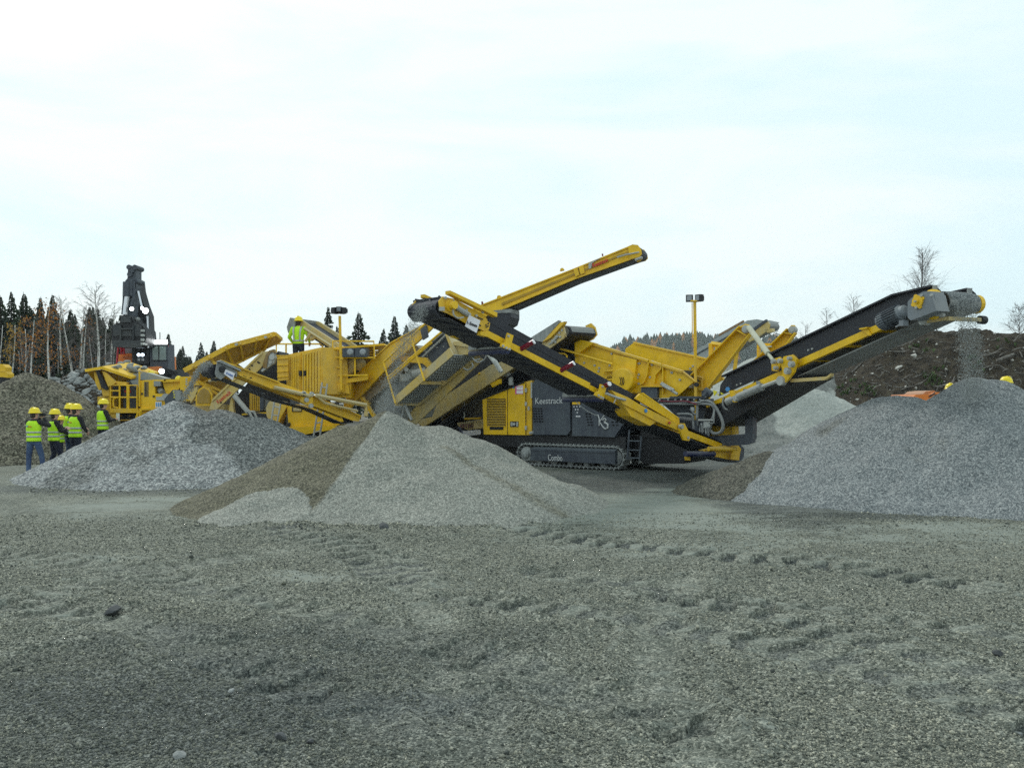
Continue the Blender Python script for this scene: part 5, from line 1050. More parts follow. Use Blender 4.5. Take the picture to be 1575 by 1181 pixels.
# ---------------- jaw crusher ----------------
J = PD(34.6); J2 = PD(36.0)
jaw = thing('jaw_crusher', (J(220, 640).x, 35.5, 0), 'yellow jaw crusher with a rock filled hopper and a railed platform below the excavator', 'crusher')
m = MB(); a = [P(130, 568, 34.2), P(156.5, 563.5, 34.4), P(203, 579.5, 34.8), P(202, 583, 34.8), P(156.5, 568, 34.4), P(131, 572, 34.2)]; m.prism(a, V((.3, 1.9, .25))); jr = m.build('hopper_rim', YEL, jaw)
m = MB(); m.prism([P(133, 572, 34.6), P(156, 569, 34.8), P(201, 583, 35.1), P(190, 591, 35.3), P(172, 594, 35.5), P(158, 600, 35.5), P(150, 592, 35.2)], V((0, .1, 0))); m.build('hopper_wing', paint('ochre_jaw_hopper', (.42, .25, .006), .2), jaw)
m = MB(); m.slab(J, [(144, 572), (149, 570), (156, 598), (152, 600), (147, 590)], .15, .05); m.slab(J, [(157, 571), (162, 572), (178, 588), (174, 592), (166, 594)], .15, .1); m.slab(J, [(155, 595), (168, 593), (168, 609), (158, 609)], .3, .0); m.slab(J, [(178, 586), (196, 588), (194, 592), (178, 591)], .2, .0); m.build('hopper_brace', YELD, jaw)
m = MB(); m.slab(J, [(147, 570), (151, 569), (166, 598), (163, 600), (156, 596)], .12, .12); m.build('hydraulic_cylinder', BLKC, jaw)
m = MB(); m.slab(J, [(150, 610), (170, 608), (172, 636), (164, 640), (150, 620)], 2.0, -.1); m.slab(J, [(169, 628), (212, 628), (212, 635), (169, 635)], 2.0, .1); m.slab(J, [(170, 634.5), (178, 634.5), (178, 662), (170, 662)], .5, .05); m.slab(J, [(172, 655), (212, 652), (212, 662), (172, 662)], .5, .05); m.build('platform', YELD, jaw)
m = MB(); m.rect(J, 178, 635, 216, 655, 1.5, -.3); m.slab(J, [(160, 600), (196, 588), (216, 590), (216, 634), (170, 634)], .8, -1.3); m.slab(J, [(196, 584), (216, 584), (216, 632), (196, 632)], .5, -.6); m.build('machine_core', BLKC, jaw)
m = MB(); m.rect(J, 184, 638.5, 186, 640, .1, -.2); m.rect(J, 198, 638.5, 200, 640, .1, -.2); m.rect(J, 179, 645, 207, 647, .2, -.25); m.build('core_frame', YELD, jaw)
m = MB()
for q in ([(169.8, 628), (169.8, 592.5), (211, 592.5), (211, 628)], [(184, 592.5), (184, 628)], [(169.8, 601), (184, 601)], [(169.8, 611), (211, 611)], [(197, 592.5), (197, 628)], [(174, 618), (175, 613), (182, 611)], [(174, 618), (175, 626), (182, 627)]): m.line(J, q, .035 if len(q) > 3 or q[0][0] != 197 else .06, .05, 6)
m.line(J, [(214.5, 571), (214.5, 625)], .035, .1); m.build('guard_rail', YEL, jaw)
m = MB(); m.slab(J, [(190, 593), (196, 585), (203, 586), (211, 596), (211, 627), (190, 627)], 1.0, -.35); en = m.build('engine_cover', BLK, jaw); text('lettering', 'track', LETR, en, J, (191.5, 604), (202, 603.5), 5, -.33, bold=.03)
m = MB(); m.slab(J, [(200, 585), (212, 584), (214, 595), (206, 595)], .1, -.25); m.slab(J, [(204, 575), (226, 573), (255, 582), (250, 585), (204, 584)], .6, -.5); m.build('bluish_hood', paint('blue_grey_hood', (.20, .25, .28), .4), jaw)
m = MB(); m.slab(J, [(216, 585), (238, 584), (255, 584), (255, 586), (238.5, 587), (238.5, 605), (254, 606), (262, 628), (216, 630)], 1.6, .05); jc = m.build('control_cabinet', YEL, jaw)
m = MB(); m.rect(J, 221.5, 587, 228.5, 610, .05, .06); m.rect(J, 238.5, 587, 255, 604.5, .05, -.3); m.build('window_and_recess', paint('glass_and_recess_shade', (.16, .1, .008), .3), jc)  # second pane paints the shade of the open recess beside the window
m = MB(); m.rect(J, 223.5, 588, 224.4, 610, .05, .08); m.rect(J, 217, 604, 219, 607, .05, .09); m.disc(J, 236, 609.5, .04, .05, .1); m.build('cabinet_trim', BLKC, jc)
m = MB(); m.rect(J, 239, 618, 249, 626.5, .01, .07); sh = m.build('notice_sheet', WHITE, jc); m = MB()
for x in (240, 243, 246): m.rect(J, x, 619.3, x+1.8, 625.3, .005, .08)
m.build('sheet_print', STK, sh)
m = MB(); m.slab(J, [(238.5, 586), (255, 586), (255, 605), (238.5, 605)], .1, -.5); m.build('dark_recess', BLKC, jaw)  # black sheet painting the same open recess dark
m = MB(); c = J(243, 590, .0); m.box(c, (.25, .2, .2)); m.cyl(J(246, 600, -.2), J(250, 604, .0), .12, 10); m.build('engine_part', DUSTY, jaw)
m = MB(); m.slab(J, [(250, 588), (276, 586), (276, 604), (262, 606), (255, 605)], 1.2, -.1); m.slab(J, [(253, 583.5), (276, 583), (276, 587), (250, 588)], 1.2, .05); m.slab(J, [(262, 605), (276, 590), (278, 594), (268, 608)], .3, .1); m.build('side_body', YEL, jaw)
m = MB(); m.slab(J, [(276, 579.5), (288.5, 579), (290, 616), (278, 618)], .8, .3); m.slab(J, [(288, 580), (302, 581), (302, 592), (289, 594)], .6, .1); cl2 = m.build('column', YEL, jaw); m = MB()
for y in (583, 587, 591): m.bolt(J, 287, y, .04, .3)
m.build('bolt', STEEL, cl2)
m = MB(); m.slab(J, [(252.5, 614), (265.5, 599.5), (277, 599.5), (278, 614), (258, 628), (255, 626)], .6, .55); ch_ = m.build('belt_chute', BLK, jaw); m = MB(); m.slab(J, [(266, 600), (277, 600), (278, 614), (272, 617), (268, 612)], .05, .58); m.build('dusty_rollers', DUSTY, ch_); m = MB()
for x, y in ((266, 602), (267, 606), (267, 610)): m.rect(J, x, y, x+1.6, y+2, .02, .62)
m.build('warning_mark', STKY, ch_)
m = MB(); m.slab(J, [(216, 631.5), (258, 631), (258, 655), (214, 657)], 1.4, .1); m.slab(J, [(214, 628), (260, 627), (260, 630), (214, 631)], 1.5, .25); lbx = m.build('lower_box', YEL, jaw); m = MB(); m.cyl(J(228, 636, .2), J(228, 650, .2), .09, 12); m.build('filter', GRYP, lbx)
ladder(jaw, J, (213.5, 631), (207, 652), (217, 631), (213, 652), 3, .35, .045, YEL)
m = MB(); m.rect(J, 240, 610, 254, 616, .2, .1); m.disc(J, 254, 611, .14, .2, .2); m.build('lamp_unit', STEEL, jaw)
crawler(jaw, J, 180, 280, 680, .42, .5, .0)
rr = random.Random(21)
for i, (x, y, s, D) in enumerate(((166.5, 560.5, .12, 35.2), (172, 565.5, .10, 34.9), (177, 566, .12, 34.9), (183, 564, .16, 35.2), (187, 560.5, .20, 35.8), (194, 557.5, .18, 36.2), (199, 562.5, .16, 35.8), (203.5, 568, .22, 35.3), (209.5, 565.5, .20, 35.6), (214, 571.5, .10, 35.2), (221.5, 565.5, .16, 35.9), (192, 571, .18, 35.3), (184, 571, .14, 35.0), (199, 575, .16, 35.2), (212, 577, .2, 35.6), (220, 576, .2, 35.8))):
    rock('boulder', P(x, y, D), s*1.15, 'grey boulder heaped in the hopper of the jaw crusher', 'boulder', 'boulders in the jaw crusher hopper', rng=rr)
# ---------------- excavator ----------------
E0 = PD(46.0)
ex = thing('excavator', (E0(225, 560).x, 47.5, 1.0), 'orange and black excavator holding its bucket high over the jaw crusher', 'excavator')
m = MB(); m.slab(E0, [(172, 500.5), (185, 496.5), (185.5, 485), (201, 485.5), (206, 494), (219, 500), (224, 508), (225, 520), (222, 532), (216, 534.5), (173, 533), (171.5, 518)], 1.3, .8); bk = m.build('bucket', BLKC, ex)
m = MB(); m.slab(E0, [(186.5, 486.5), (199.5, 487), (201, 496), (186, 496)], .1, .92)
for q in ([(174, 502), (184, 499), (184, 516), (174, 517)], [(206, 497), (218, 502), (217, 517), (206, 517)], [(187, 508), (202, 508), (203, 517), (187, 517)]): m.slab(E0, q, .06, .86)
m.rect(E0, 185, 504.5, 204.5, 507, .2, .98); m.rect(E0, 184, 500, 186, 523, .2, .95); m.rect(E0, 203.5, 500, 205.5, 523, .2, .95); m.slab(E0, [(173, 523), (222, 524), (217, 535), (173, 533.5)], .1, .9)
m.build('bucket_plate', paint('grey_worn_steel', (.03, .036, .04), .2), bk)
m = MB()
for y in (509, 516, 523, 529): m.box(E0(221.5, y, .75), (.14, .5, .12))
m.build('bucket_tooth', STEEL, bk)
rock('boulder', E0(211, 492, .5), .2, 'grey boulder riding on top of the raised excavator bucket', 'boulder', rng=rr)
m = MB(); m.slab(E0, [(189.5, 486), (192.5, 432), (196, 428), (197, 410), (209, 409), (209, 440), (204, 470), (203, 487)], .7, .5); stk = m.build('stick', BLK, ex)
m = MB()
for x, y in ((198, 411), (207, 411), (202, 416), (199, 422), (193, 437), (208, 432)): m.disc(E0, x, y, .13, .9, .6, 12)
m.line(E0, [(191, 436), (190, 462), (188, 484)], .05, .6); m.line(E0, [(206, 432), (205, 460), (200, 480)], .06, .7); m.line(E0, [(203, 430), (202, 455)], .09, .7, 8); m.build('stick_linkage', BLK, stk)
m = MB(); m.line(E0, [(196, 434), (195.5, 456)], .22, .6, 12); m.build('cylinder_barrel', BLK, stk); m = MB(); m.line(E0, [(195.6, 456), (192.5, 484)], .13, .6, 12); m.build('cylinder_rod', CHROME, stk)
m = MB(); m.slab(E0, [(209, 428), (213, 430), (215, 447), (221, 468), (227.5, 485), (229, 520), (230, 560), (206, 560), (208, 500), (205, 470)], .8, -.6); bm_ = m.build('boom', BLKC, ex)
m = MB(); m.line(E0, [(212, 448), (219, 478)], .07, .3, 8); m.line(E0, [(226.5, 486), (227.5, 535)], .06, .25, 8); m.build('boom_pipe', CHROME, bm_)
def glow(pl, x, y, r, off, par, mt=LAMP): m = MB(); m.disc(pl, x, y, r*1.25, .15, off-.01, 14); l = m.build('work_light', BLKC, par); m = MB(); m.disc(pl, x, y, r, .05, off+.03, 14); m.build('lens', mt, l)
for x, y, r in ((223.5, 478, .14), (218.5, 474, .08), (202.5, 475, .09)): glow(E0, x, y, r, .9, ex)
m = MB(); m.rect(E0, 203, 533, 232, 568, 2.5, -.9); m.rect(E0, 205, 545, 229, 560, .4, -.5); m.build('boom_foot', BLKC, ex)
m = MB()
for x in (212, 214, 218, 220): m.rect(E0, x, 551, x+1, 555, .05, -.45)
m.build('decal', LETW, ex)
for x in (213, 219): glow(E0, x, 545.7, .08, -.4, ex, LAMPB)
m = MB(); m.slab(E0, [(179, 562), (181, 545), (205, 543.5), (205, 562)], 3.5, -1); m.slab(E0, [(258, 543), (266, 549), (267, 568), (258, 568)], .4, -1.4); m.slab(E0, [(225, 565), (243, 563.5), (246, 572), (222, 573)], .5, .0); m.build('side_housing', ORG, ex)
m = MB(); m.rect(E0, 189, 547.5, 203, 551, .1, -.9); m.build('housing_band', paint('dark_orange', (.5, .12, .005), .2), ex)
m = MB()
for q in ([(179.5, 562), (182, 533)], [(182, 533), (191, 533), (191, 545)], [(186, 533), (187, 545)], [(258, 530), (258, 566)]): m.line(E0, q, .05, -.6, 6)
m.rect(E0, 185.5, 534, 191, 541, .1, -.7); m.build('red_rail', RED, ex)
m = MB(); m.rect(E0, 191, 534, 204, 543, 1.0, -1.2); m.build('engine_hood', GRYP, ex)
m = MB(); m.slab(E0, [(230, 529), (258, 529), (259, 568), (231, 568)], .9, -.5); cb_ = m.build('cab', BLK, ex)
m = MB(); m.slab(E0, [(234, 532), (255, 532), (255.5, 554), (235, 554)], .03, -.48); m.build('cab_window', paint('misty_glass', (.20, .27, .26), .3, .1), cb_)
m = MB(); m.rect(E0, 243.5, 531, 244.6, 555, .05, -.45); m.rect(E0, 233, 553.5, 257, 555, .06, -.44); m.build('window_bar', BLKC, cb_)
m = MB(); m.rect(E0, 229, 522, 258, 530, .3, -.4); lbr = m.build('light_bar', BLKC, cb_); m = MB(); m.rect(E0, 229.8, 522.8, 257.2, 529.2, .03, -.37); m.build('lens', LAMP, lbr)
m = MB(); m.line(E0, [(236, 522), (236, 517)], .05, -.5); m.line(E0, [(246, 522), (246, 511)], .02, -.5); m.build('aerial', BLKC, cb_)
glow(E0, 248.5, 571, .13, .5, ex)
m = MB(); m.rect(E0, 180, 568, 264, 590, 3, -.5); m.slab(E0, [(255, 566), (268, 570), (266, 576), (252, 576)], .6, .0); m.build('undercarriage', BLKC, ex)
# ---------------- conveyor of a far machine, seen between the arms ----------------
g = thing('stacker_conveyor', P(1120, 560, 40)-V((0, 0, P(1120, 560, 40).z)), 'far grey sided conveyor with a yellow head, behind the yellow arms', 'conveyor')
CG = Conv((1172, 500, 38), (1030, 590, 42), 1.0); pg = CG.pl
m = MB(); CG.both(m, [(1020, 570), (1062, 543), (1149, 493), (1164, 491), (1178, 494), (1150, 512), (1062, 565), (1022, 592)], .05, .0); m.build('grey_side', paint('pale_grey_side', (.36, .40, .40), .3, .6), g)
m = MB(); m.band(pg, (1062, 549), (1150, 499), 1.4, .1, .06); m.build('side_seam', BLK, g)
m = CG.belt([(1025, 585), (1160, 496)]+arc(1172, 501, 7, -90, 90, 7)+[(1155, 516), (1030, 597)], .03, 0); m.build('belt', RUBG, g)
m = MB(); m.slab(pg, [(1150, 522), (1158, 508), (1180, 494), (1183, 498), (1181, 508), (1160, 522), (1152, 526)], .1, .1); m.slab(pg, [(1176, 507), (1187, 505), (1188, 510), (1180, 512)], .2, .1); m.build('head_plate', YELX, g)
m = MB(); m.slab(pg, [(1155, 507), (1178, 491), (1180, 494), (1158, 510)], .1, .14); m.build('dark_skirt', BLK, g); m = MB(); m.slab(pg, [(1105, 514), (1143, 492.5), (1144, 495), (1106, 517)], .06, -1.1); m.build('far_rail', paint('brown_rail', (.24, .12, .03), .3), g)
m = MB(); m.line(pg, [(1090, 560), (1090, 660)], .09, -.3, 6); m.line(pg, [(1135, 525), (1120, 660)], .09, -.3, 6); m.build('support_leg', YELD, g)
h3 = CG.pt(1178, 510, 0); spray('falling_gravel', 'dark stream of gravel falling from the far grey sided conveyor', [h3, h3+V((.3, 0, -.6)), h3+V((.45, 0, -1.9))], 900, .03, (.05, .12), FALL, CG.far, CG.W, 12)
# ---------------- orange machine behind the bluish pile, yellow loader at the picture's edge ----------------
O = PD(25.5)
om = thing('orange_machine', (O(1440, 620).x, 26.2, 0), 'orange machine with black lettering, mostly hidden by the bluish gravel pile', 'machine')
m = MB(); m.slab(O, [(1404, 612), (1408, 607), (1432, 606), (1441, 603), (1470, 604), (1476, 612), (1476, 690), (1404, 690)], 1.6); ob = m.build('body', ORG, om); m = MB(); m.slab(O, [(1419, 606), (1424, 602), (1437, 600.5), (1439, 603), (1430, 607)], 1.2, -.2); m.build('hood', paint('brown_orange_paint', (.5, .16, .02), .3), om)
text('lettering', 'Gibbing', LETK, ob, O, (1436, 613.5), (1461, 616), 7.5, .01, bold=.01)
m = MB(); m.line(O, [(1429, 610), (1434, 607), (1438, 604)], .02, .02); m.build('trim', BLKC, ob)
W_ = PD(40)
wl_ = thing('wheel_loader', (W_(-10, 640).x, 40.5, 0), 'yellow loader of which only a rounded yellow corner shows above the brown pile', 'loader')
m = MB(); m.slab(W_, [(-60, 556), (-5, 559.5), (4, 560), (9, 565), (8, 571), (12, 575), (12, 581), (4, 580), (-60, 578)], .5); m.build('hood', YEL, wl_); m = MB(); m.slab(W_, [(-60, 577), (4, 580), (13, 580), (11, 586), (5, 592), (4, 640), (-60, 640)], .4, -.05); m.build('frame', BLKC, wl_); m = MB(); m.slab(W_, [(-20, 569), (7, 570), (8, 572), (-20, 571)], .05, .02); m.build('trim', YELD, wl_)
# ---------------- trees ----------------
BARK = mat('spruce_bark', (.055, .045, .035), .95)
NEED = mat('spruce_needles', (.03, .045, .025), .8, 0, .2); L(NEED, ramp(NEED, noise(NEED, 1.4, 4), [(.3, (.010, .020, .010)), (.7, (.034, .055, .026))]), NEED.node_tree.nodes['Principled BSDF'].inputs['Base Color'])
BIRCH = mat('birch_bark', (.7, .7, .66), .8); L(BIRCH, ramp(BIRCH, noise(BIRCH, 3.2, 5, .7, stretch=(1.5, 1.5, 4)), [(.36, (.06, .055, .05)), (.46, (.62, .62, .57)), (.7, (.8, .8, .75))]), BIRCH.node_tree.nodes['Principled BSDF'].inputs['Base Color'])
TWIG = mat('birch_twigs', (.15, .135, .13), .9); TWIGD = mat('dark_twigs', (.085, .07, .065), .9)
def leafmat(n, a, b_): m = mat(n, a, .8, 0, .2); L(m, ramp(m, noise(m, 2.2, 4), [(.3, a), (.7, b_)]), m.node_tree.nodes['Principled BSDF'].inputs['Base Color']); return m
LEAFO = leafmat('rust_leaves', (.26, .085, .014), (.50, .22, .035)); LEAFY = leafmat('ochre_leaves', (.34, .19, .03), (.5, .32, .07))
def spruce_mesh(seed, h, r0, base=.12):
    rg = random.Random(seed); t = MB(); t.tube([(0, 0, 0), (0, 0, h*.5), (rg.uniform(-.05, .05), 0, h)], [h*.016, h*.011, .01], 6)
    m = MB(); z = h*base; r1 = r0
    while z < h*.995:
        k = 1-z/h; r0 = r1*rg.uniform(.72, 1.16); n = max(4, int(5+3*k)); a0 = rg.uniform(0, 6.3)
        for i in range(n):
            if rg.random() < .16 and k < .9: continue
            a = a0+i*6.283/n+rg.uniform(-.3, .3); ln = r0*(k**.95)*rg.uniform(.6, 1.2)+.05; dr = .28+.3*k*rg.uniform(.5, 1.2)
            d = V((math.cos(a), math.sin(a), 0)); s = V((-d.y, d.x, 0)); ns = max(2, int(ln/.28))
            for j in range(ns):
                u = (j+.5)/ns; p = V((0, 0, z))+d*ln*u+V((0, 0, -dr*ln*u*u+.12*ln*u)); w = min(.35*ln+.02, .10+.17*ln*(1-u))*rg.uniform(.7, 1.3); l = ln/ns*.95
                tip = V((0, 0, -.10*rg.random()-.05))
                for sg in (-1, 1):
                    q = p+s*sg*w+d*l*.55+tip*(1.5); m.add([p-d*l*.4, p+d*l*.6, q, q-d*l*.35-V((0, 0, .06))], [[0, 1, 2, 3]])
                m.add([p-d*l*.3, p+d*l*.8, p+d*l*.5-V((0, 0, (.16+.1*rg.random())*min(1, ln))), p-d*l*.2-V((0, 0, .14*min(1, ln)))], [[0, 1, 2, 3]])
        z += (.13+.12*k)*h/10
    return t, m
def tree_proto(name, t, tm, m, mm, label, group):
    o = thing(name, (0, 0, 0), label, 'tree', group); t.build('trunk', tm, o, fix=False); m.build('crown', mm, o, fix=False); return o
SPR = []
for s in range(6):
    t, m = spruce_mesh(100+s, 10, (1.75, 2.0, 1.55, 1.9, 2.2, 1.7)[s], (.10, .14, .22, .08, .12, .3)[s]); SPR.append(tree_proto('spruce_tree', t, BARK, m, NEED, 'x', 'x'))
used = [False]*6
def spruce(px, py, D, label, group, k=None, base=-.1, wid=1.0):
    k = random.randrange(6) if k is None else k
    if used[k]: o = copy_tree(SPR[k])
    else: o = SPR[k]; used[k] = True
    p = P(px, py, D); s = (p.z-base)/10; o.location = (p.x, D, base); o.scale = (s*wid, s*wid, s); o.rotation_euler = (0, 0, random.uniform(0, 6.3)); o['label'] = label; o['group'] = group; return o
for i, (px, py, D, k, lab) in enumerate(((1, 454, 66, 0, 'dark spruce cut by the picture edge above the yellow loader'), (17.5, 448, 68, 1, 'tall dark spruce just beside the spruce cut by the picture edge'), (37, 449, 66, 4, 'broad dark spruce with its tip free above the wood, before the rust coloured birch'), (62, 456, 72, 2, 'slim spruce tip standing behind the rust coloured birch'), (81, 452, 66, 3, 'tall spruce right behind the rust coloured birch, the highest tip of its clump'), (115, 483, 64, 1, 'young spruce standing behind the forked birch'), (137, 476, 68, 5, 'spruce with browned top between the forked birch and the big bare birch'), (98, 497, 69, 3, 'spruce filling the gap between the rust coloured birch and the forked birch'), (127, 503, 69, 0, 'short spruce just beside the spruce with browned top, nearer the forked birch'), (172, 502, 69, 1, 'spruce directly behind the excavator bucket'), (158, 500, 70, 2, 'spruce half behind the big bare birch near the excavator'))):
    spruce(px, py, D, lab, 'spruces at the edge of the wood', k, wid=1.25)
rg = random.Random(77)
for i in range(82): px = -18+i*2.5+rg.uniform(-2, 2); spruce(px, rg.uniform(470, 520), rg.uniform(72, 84), 'dark spruce packed in the shade deep inside the wood', 'spruces deep inside the wood', wid=1.3)
for i in range(14): px = -10+i*14+rg.uniform(-4, 4); spruce(px, rg.uniform(545, 575), rg.uniform(58, 64), 'small dark spruce of the undergrowth at the foot of the wood', 'undergrowth spruces at the foot of the wood', wid=1.5)
for px, py, D, k, lab in ((259, 512, 140, 5, 'pale misty spruce rising just beside the excavator cab'), (281, 531, 165, 0, 'low misty spruce between the excavator and the ribbed hopper'), (309, 526, 170, 1, 'misty spruce with pointed tip behind the ribbed hopper'), (329, 523, 170, 3, 'misty spruce touching the bend in the upper edge of the ribbed hopper'), (339, 534, 180, 2, 'smallest misty spruce touching the hopper edge'), (505, 471, 100, 2, 'thin spruce behind the light mast of the louvred crusher'), (519, 500, 84, 5, 'short spruce half hidden by the light mast of the louvred crusher'), (552, 479, 100, 4, 'broad spruce standing free behind the guard rail of the louvred crusher'), (607, 485, 105, 3, 'spruce behind the stream falling to the light grey pile'), (590, 505, 80, 1, 'short spruce just before the spruce behind the falling stream'), (625, 498, 84, 0, 'spruce mostly hidden by the head of the belt with the white board')):
    spruce(px, py, D, lab, 'single spruces behind the machines', k, wid=1.45)
for i in range(30): spruce(228+i*4.2+rg.uniform(-3, 3), rg.uniform(534, 562), rg.uniform(130, 165), 'low misty spruce in the thicket behind the crushers', 'misty thicket spruces behind the crushers', wid=1.6)
for k in range(6):
    if not used[k]:
        for c in list(SPR[k].children): bpy.data.objects.remove(c)
        bpy.data.objects.remove(SPR[k])
def birch(px, py, D, label, group, seed, leaves=None, dens=1.0, lean=0.0, base=-.1, spread=.22, low=.4, r=.011, tw=TWIG, bark=BIRCH, fork=False, steep=1.0):
    rg = random.Random(seed); p = P(px, py, D); h = p.z-base
    o = thing('birch_tree', (p.x-lean*h, D, base), label, 'tree', group); B = V((p.x-lean*h, D, base))
    t, c, lf = MB(), MB(), MB()
    def axis(u): return B+V((lean*h*u+.015*h*math.sin(u*5+seed), .01*h*math.cos(u*4+seed), h*u))
    stems = [axis]
    if fork: stems = [lambda u: axis(u)-V((max(0, u-.2)*.10*h, 0, 0)), lambda u: axis(u)+V((max(0, u-.2)*.13*h, 0, -.08*h*u))]
    for ax_ in stems: t.tube([ax_(i/9) for i in range(10)], [h*r*(1.15-i/9)+.006 for i in range(10)], 7)
    nb = int(34*dens)
    for ax_ in stems:
        for i in range(nb):
            u = low+(1-low)*(i+rg.random())/nb*.97; q = ax_(u); a = rg.uniform(0, 6.3); l = h*spread*(1.15-u)*rg.uniform(.5, 1.2)+.3
            d = V((math.cos(a), math.sin(a), rg.uniform(.6, 1.3)*steep)).normalized(); e = q+d*l; mid_ = q+d*l*.5+V((0, 0, -.02*l))
            c.tube([q, mid_, e], [.012+.004*l, .010, .005], 3)
            for j in range(int(4+3*dens)):
                v = rg.uniform(.25, 1); s0 = q.lerp(e, v); dd = (d+V((rg.uniform(-1, 1), rg.uniform(-1, 1), rg.uniform(-.5, .6)))).normalized(); l2 = l*rg.uniform(.2, .5)
                s1 = s0+dd*l2; c.tube([s0, s1], [.007, .004], 3)
                for _ in range(2):
                    s2 = s0.lerp(s1, rg.uniform(.4, 1)); c.tube([s2, s2+(dd+V((rg.uniform(-1, 1), rg.uniform(-1, 1), rg.uniform(-1.2, .3))))*l2*.4], [.005, .003], 3)
                if leaves:
                    for _ in range(leaves[1]):
                        s2 = s0.lerp(s1, rg.random())+V((rg.gauss(0, .12), rg.gauss(0, .12), rg.gauss(0, .12))); z = rg.uniform(.04, .085); m3 = Euler((rg.uniform(0, 6), rg.uniform(0, 6), 0)).to_matrix()
                        lf.add([s2+m3 @ V(x)*z for x in ((-1, 0, 0), (0, -.7, 0), (1, 0, 0), (0, .7, 0))], [[0, 1, 2, 3]])
    t.build('trunk', bark, o, smooth=True, fix=False); c.build('crown', tw, o, fix=False)
    if leaves: lf.build('foliage', leaves[0], o, fix=False)
    return o
G1 = 'birches along the edge of the wood'
birch(77, 468, 58, 'birch with rust coloured leaves in its upper half and a long white trunk', G1, 1, (LEAFO, 2), 1.0, .0, spread=.26, low=.42)
birch(50, 492, 60, 'smaller birch with rust leaves drooping on one side, before the dark wood', G1, 2, (LEAFO, 2), .8, -.01, spread=.27, low=.45)
birch(20, 500, 62, 'thin birch with a small ochre leafed top near the yellow loader', G1, 3, (LEAFY, 3), .6, .0, spread=.18, low=.62)
birch(38, 506, 62, 'birch with sparse rust leaves between the ochre topped and the rust birches', G1, 4, None, .6, .02, spread=.22, low=.55)
birch(148, 447, 56, 'big bare birch with a wide grey crown and the thickest white trunk, near the excavator', G1, 5, None, 1.9, .0, spread=.30, low=.28, r=.013)
birch(113, 459, 60, 'forked bare birch with two white stems and a rusty crown', G1, 6, None, .9, .0, spread=.2, low=.5, fork=True)
birch(96, 460, 60, 'slim bare birch with a thin straight white trunk beside the rust birch', G1, 7, None, .9, .0, spread=.15, low=.55)
birch(132, 487, 60, 'bare birch with rusty twig tops before the browned spruce', G1, 8, (LEAFO, 1), .7, .01, spread=.2, low=.5)
birch(172, 470, 58, 'bare birch whose stem stands directly beside the excavator bucket', G1, 9, None, 1.0, .0, spread=.16, low=.45)
for i, (px, py, l) in enumerate(((1, 500, .0), (13, 530, .0), (29, 540, .0), (34, 522, .0), (43, 520, .05), (46, 528, .10), (73, 545, -.02), (86, 530, -.06), (124, 530, -.04), (139, 520, -.03), (156, 535, .08), (165, 500, .0), (176, 520, .0))):
    birch(px, py, 61+i % 4, 'thin pale birch stem against the dark of the wood', 'thin pale birch stems before the dark wood', 40+i, None, .35, l, spread=.12, low=.6, r=.0072)
G2 = 'bare trees on the skyline beyond the bank'
birch(1417, 388, 70, 'bare many stemmed tree behind the head of the long black conveyor', G2, 60, None, 2.0, .0, base=5.0, spread=.40, low=.08, r=.012, tw=TWIGD, bark=TWIGD, steep=1.9)
birch(1312, 458, 95, 'small bare tree on the skyline above the middle of the long black conveyor', G2, 61, None, 1.6, .0, base=3.0, spread=.34, low=.3, tw=TWIGD, bark=TWIGD)
birch(1272, 478, 105, 'smallest bare tree on the skyline above the yellow hinge bracket', G2, 62, None, 1.4, .0, base=3.0, spread=.3, low=.3, tw=TWIGD, bark=TWIGD)
birch(1568, 472, 64, 'thin leaning bare tree on top of the bank at the picture edge', G2, 63, None, 1.2, .03, base=6.0, spread=.45, low=.2, tw=TWIGD, bark=TWIGD)
birch(1240, 500, 110, 'faint bare sapling beyond the yellow arms', G2, 64, None, 1.2, .0, base=2.0, spread=.3, low=.3, tw=TWIGD, bark=TWIGD)
# wooded ridge far off: one mass
xs = np.linspace(-160, 720, 60); yy = np.linspace(560, 1390, 40); X, Y = np.meshgrid(xs, yy)
def ridge_z(X, Y):
    t = np.clip((Y-560)/500, 0, 1); px = X/Y*F+CX
    return -.5+t*t*(3-2*t)*(45+10*np.sin(px*.008-7))*np.clip((px-840)/130, 0, 1)+(fbm(X*.009, Y*.009, 91)-.5)*10*t
tag(grid_mesh('hills', X, Y, ridge_z(X, Y), leafmat('ridge_scrub', (.07, .07, .05), (.15, .14, .11)), smooth=True), 'low hazy hill under the far wood', kind='structure')
m, mo_ = MB(), MB(); rg = random.Random(31)
for i in range(1300):
    D = rg.uniform(900, 1250); px = rg.uniform(915, 1290); x = (px-CX)/F*D; z = float(ridge_z(np.array([x]), np.array([D]))[0]); h = rg.uniform(15, 30); r = h*rg.uniform(.2, .32)
    dst = mo_ if rg.random() < .13 else m; nl = 5
    for j in range(nl):
        z0 = z+h*(.12+.8*j/nl); rr_2 = r*(1-.8*j/nl)*rg.uniform(.8, 1.2); n = 6; a0 = rg.uniform(0, 6)
        dst.add([V((x+rr_2*math.cos(a0+k*6.283/n)*rg.uniform(.7, 1.2), D+rr_2*math.sin(a0+k*6.283/n), z0+rg.uniform(-1, 1))) for k in range(n)]+[V((x+rg.uniform(-.2, .2), D, min(z+h, z0+h*.42)))], [[k, (k+1) % n, n] for k in range(n)])
tag(m.build('distant_forest', NEED, fix=False), 'hazy dark forest on the far ridge behind the screen box', 'forest', kind='stuff')
tag(mo_.build('distant_foliage', LEAFO, fix=False), 'hazy autumn coloured trees scattered in the far ridge forest', 'forest', kind='stuff')
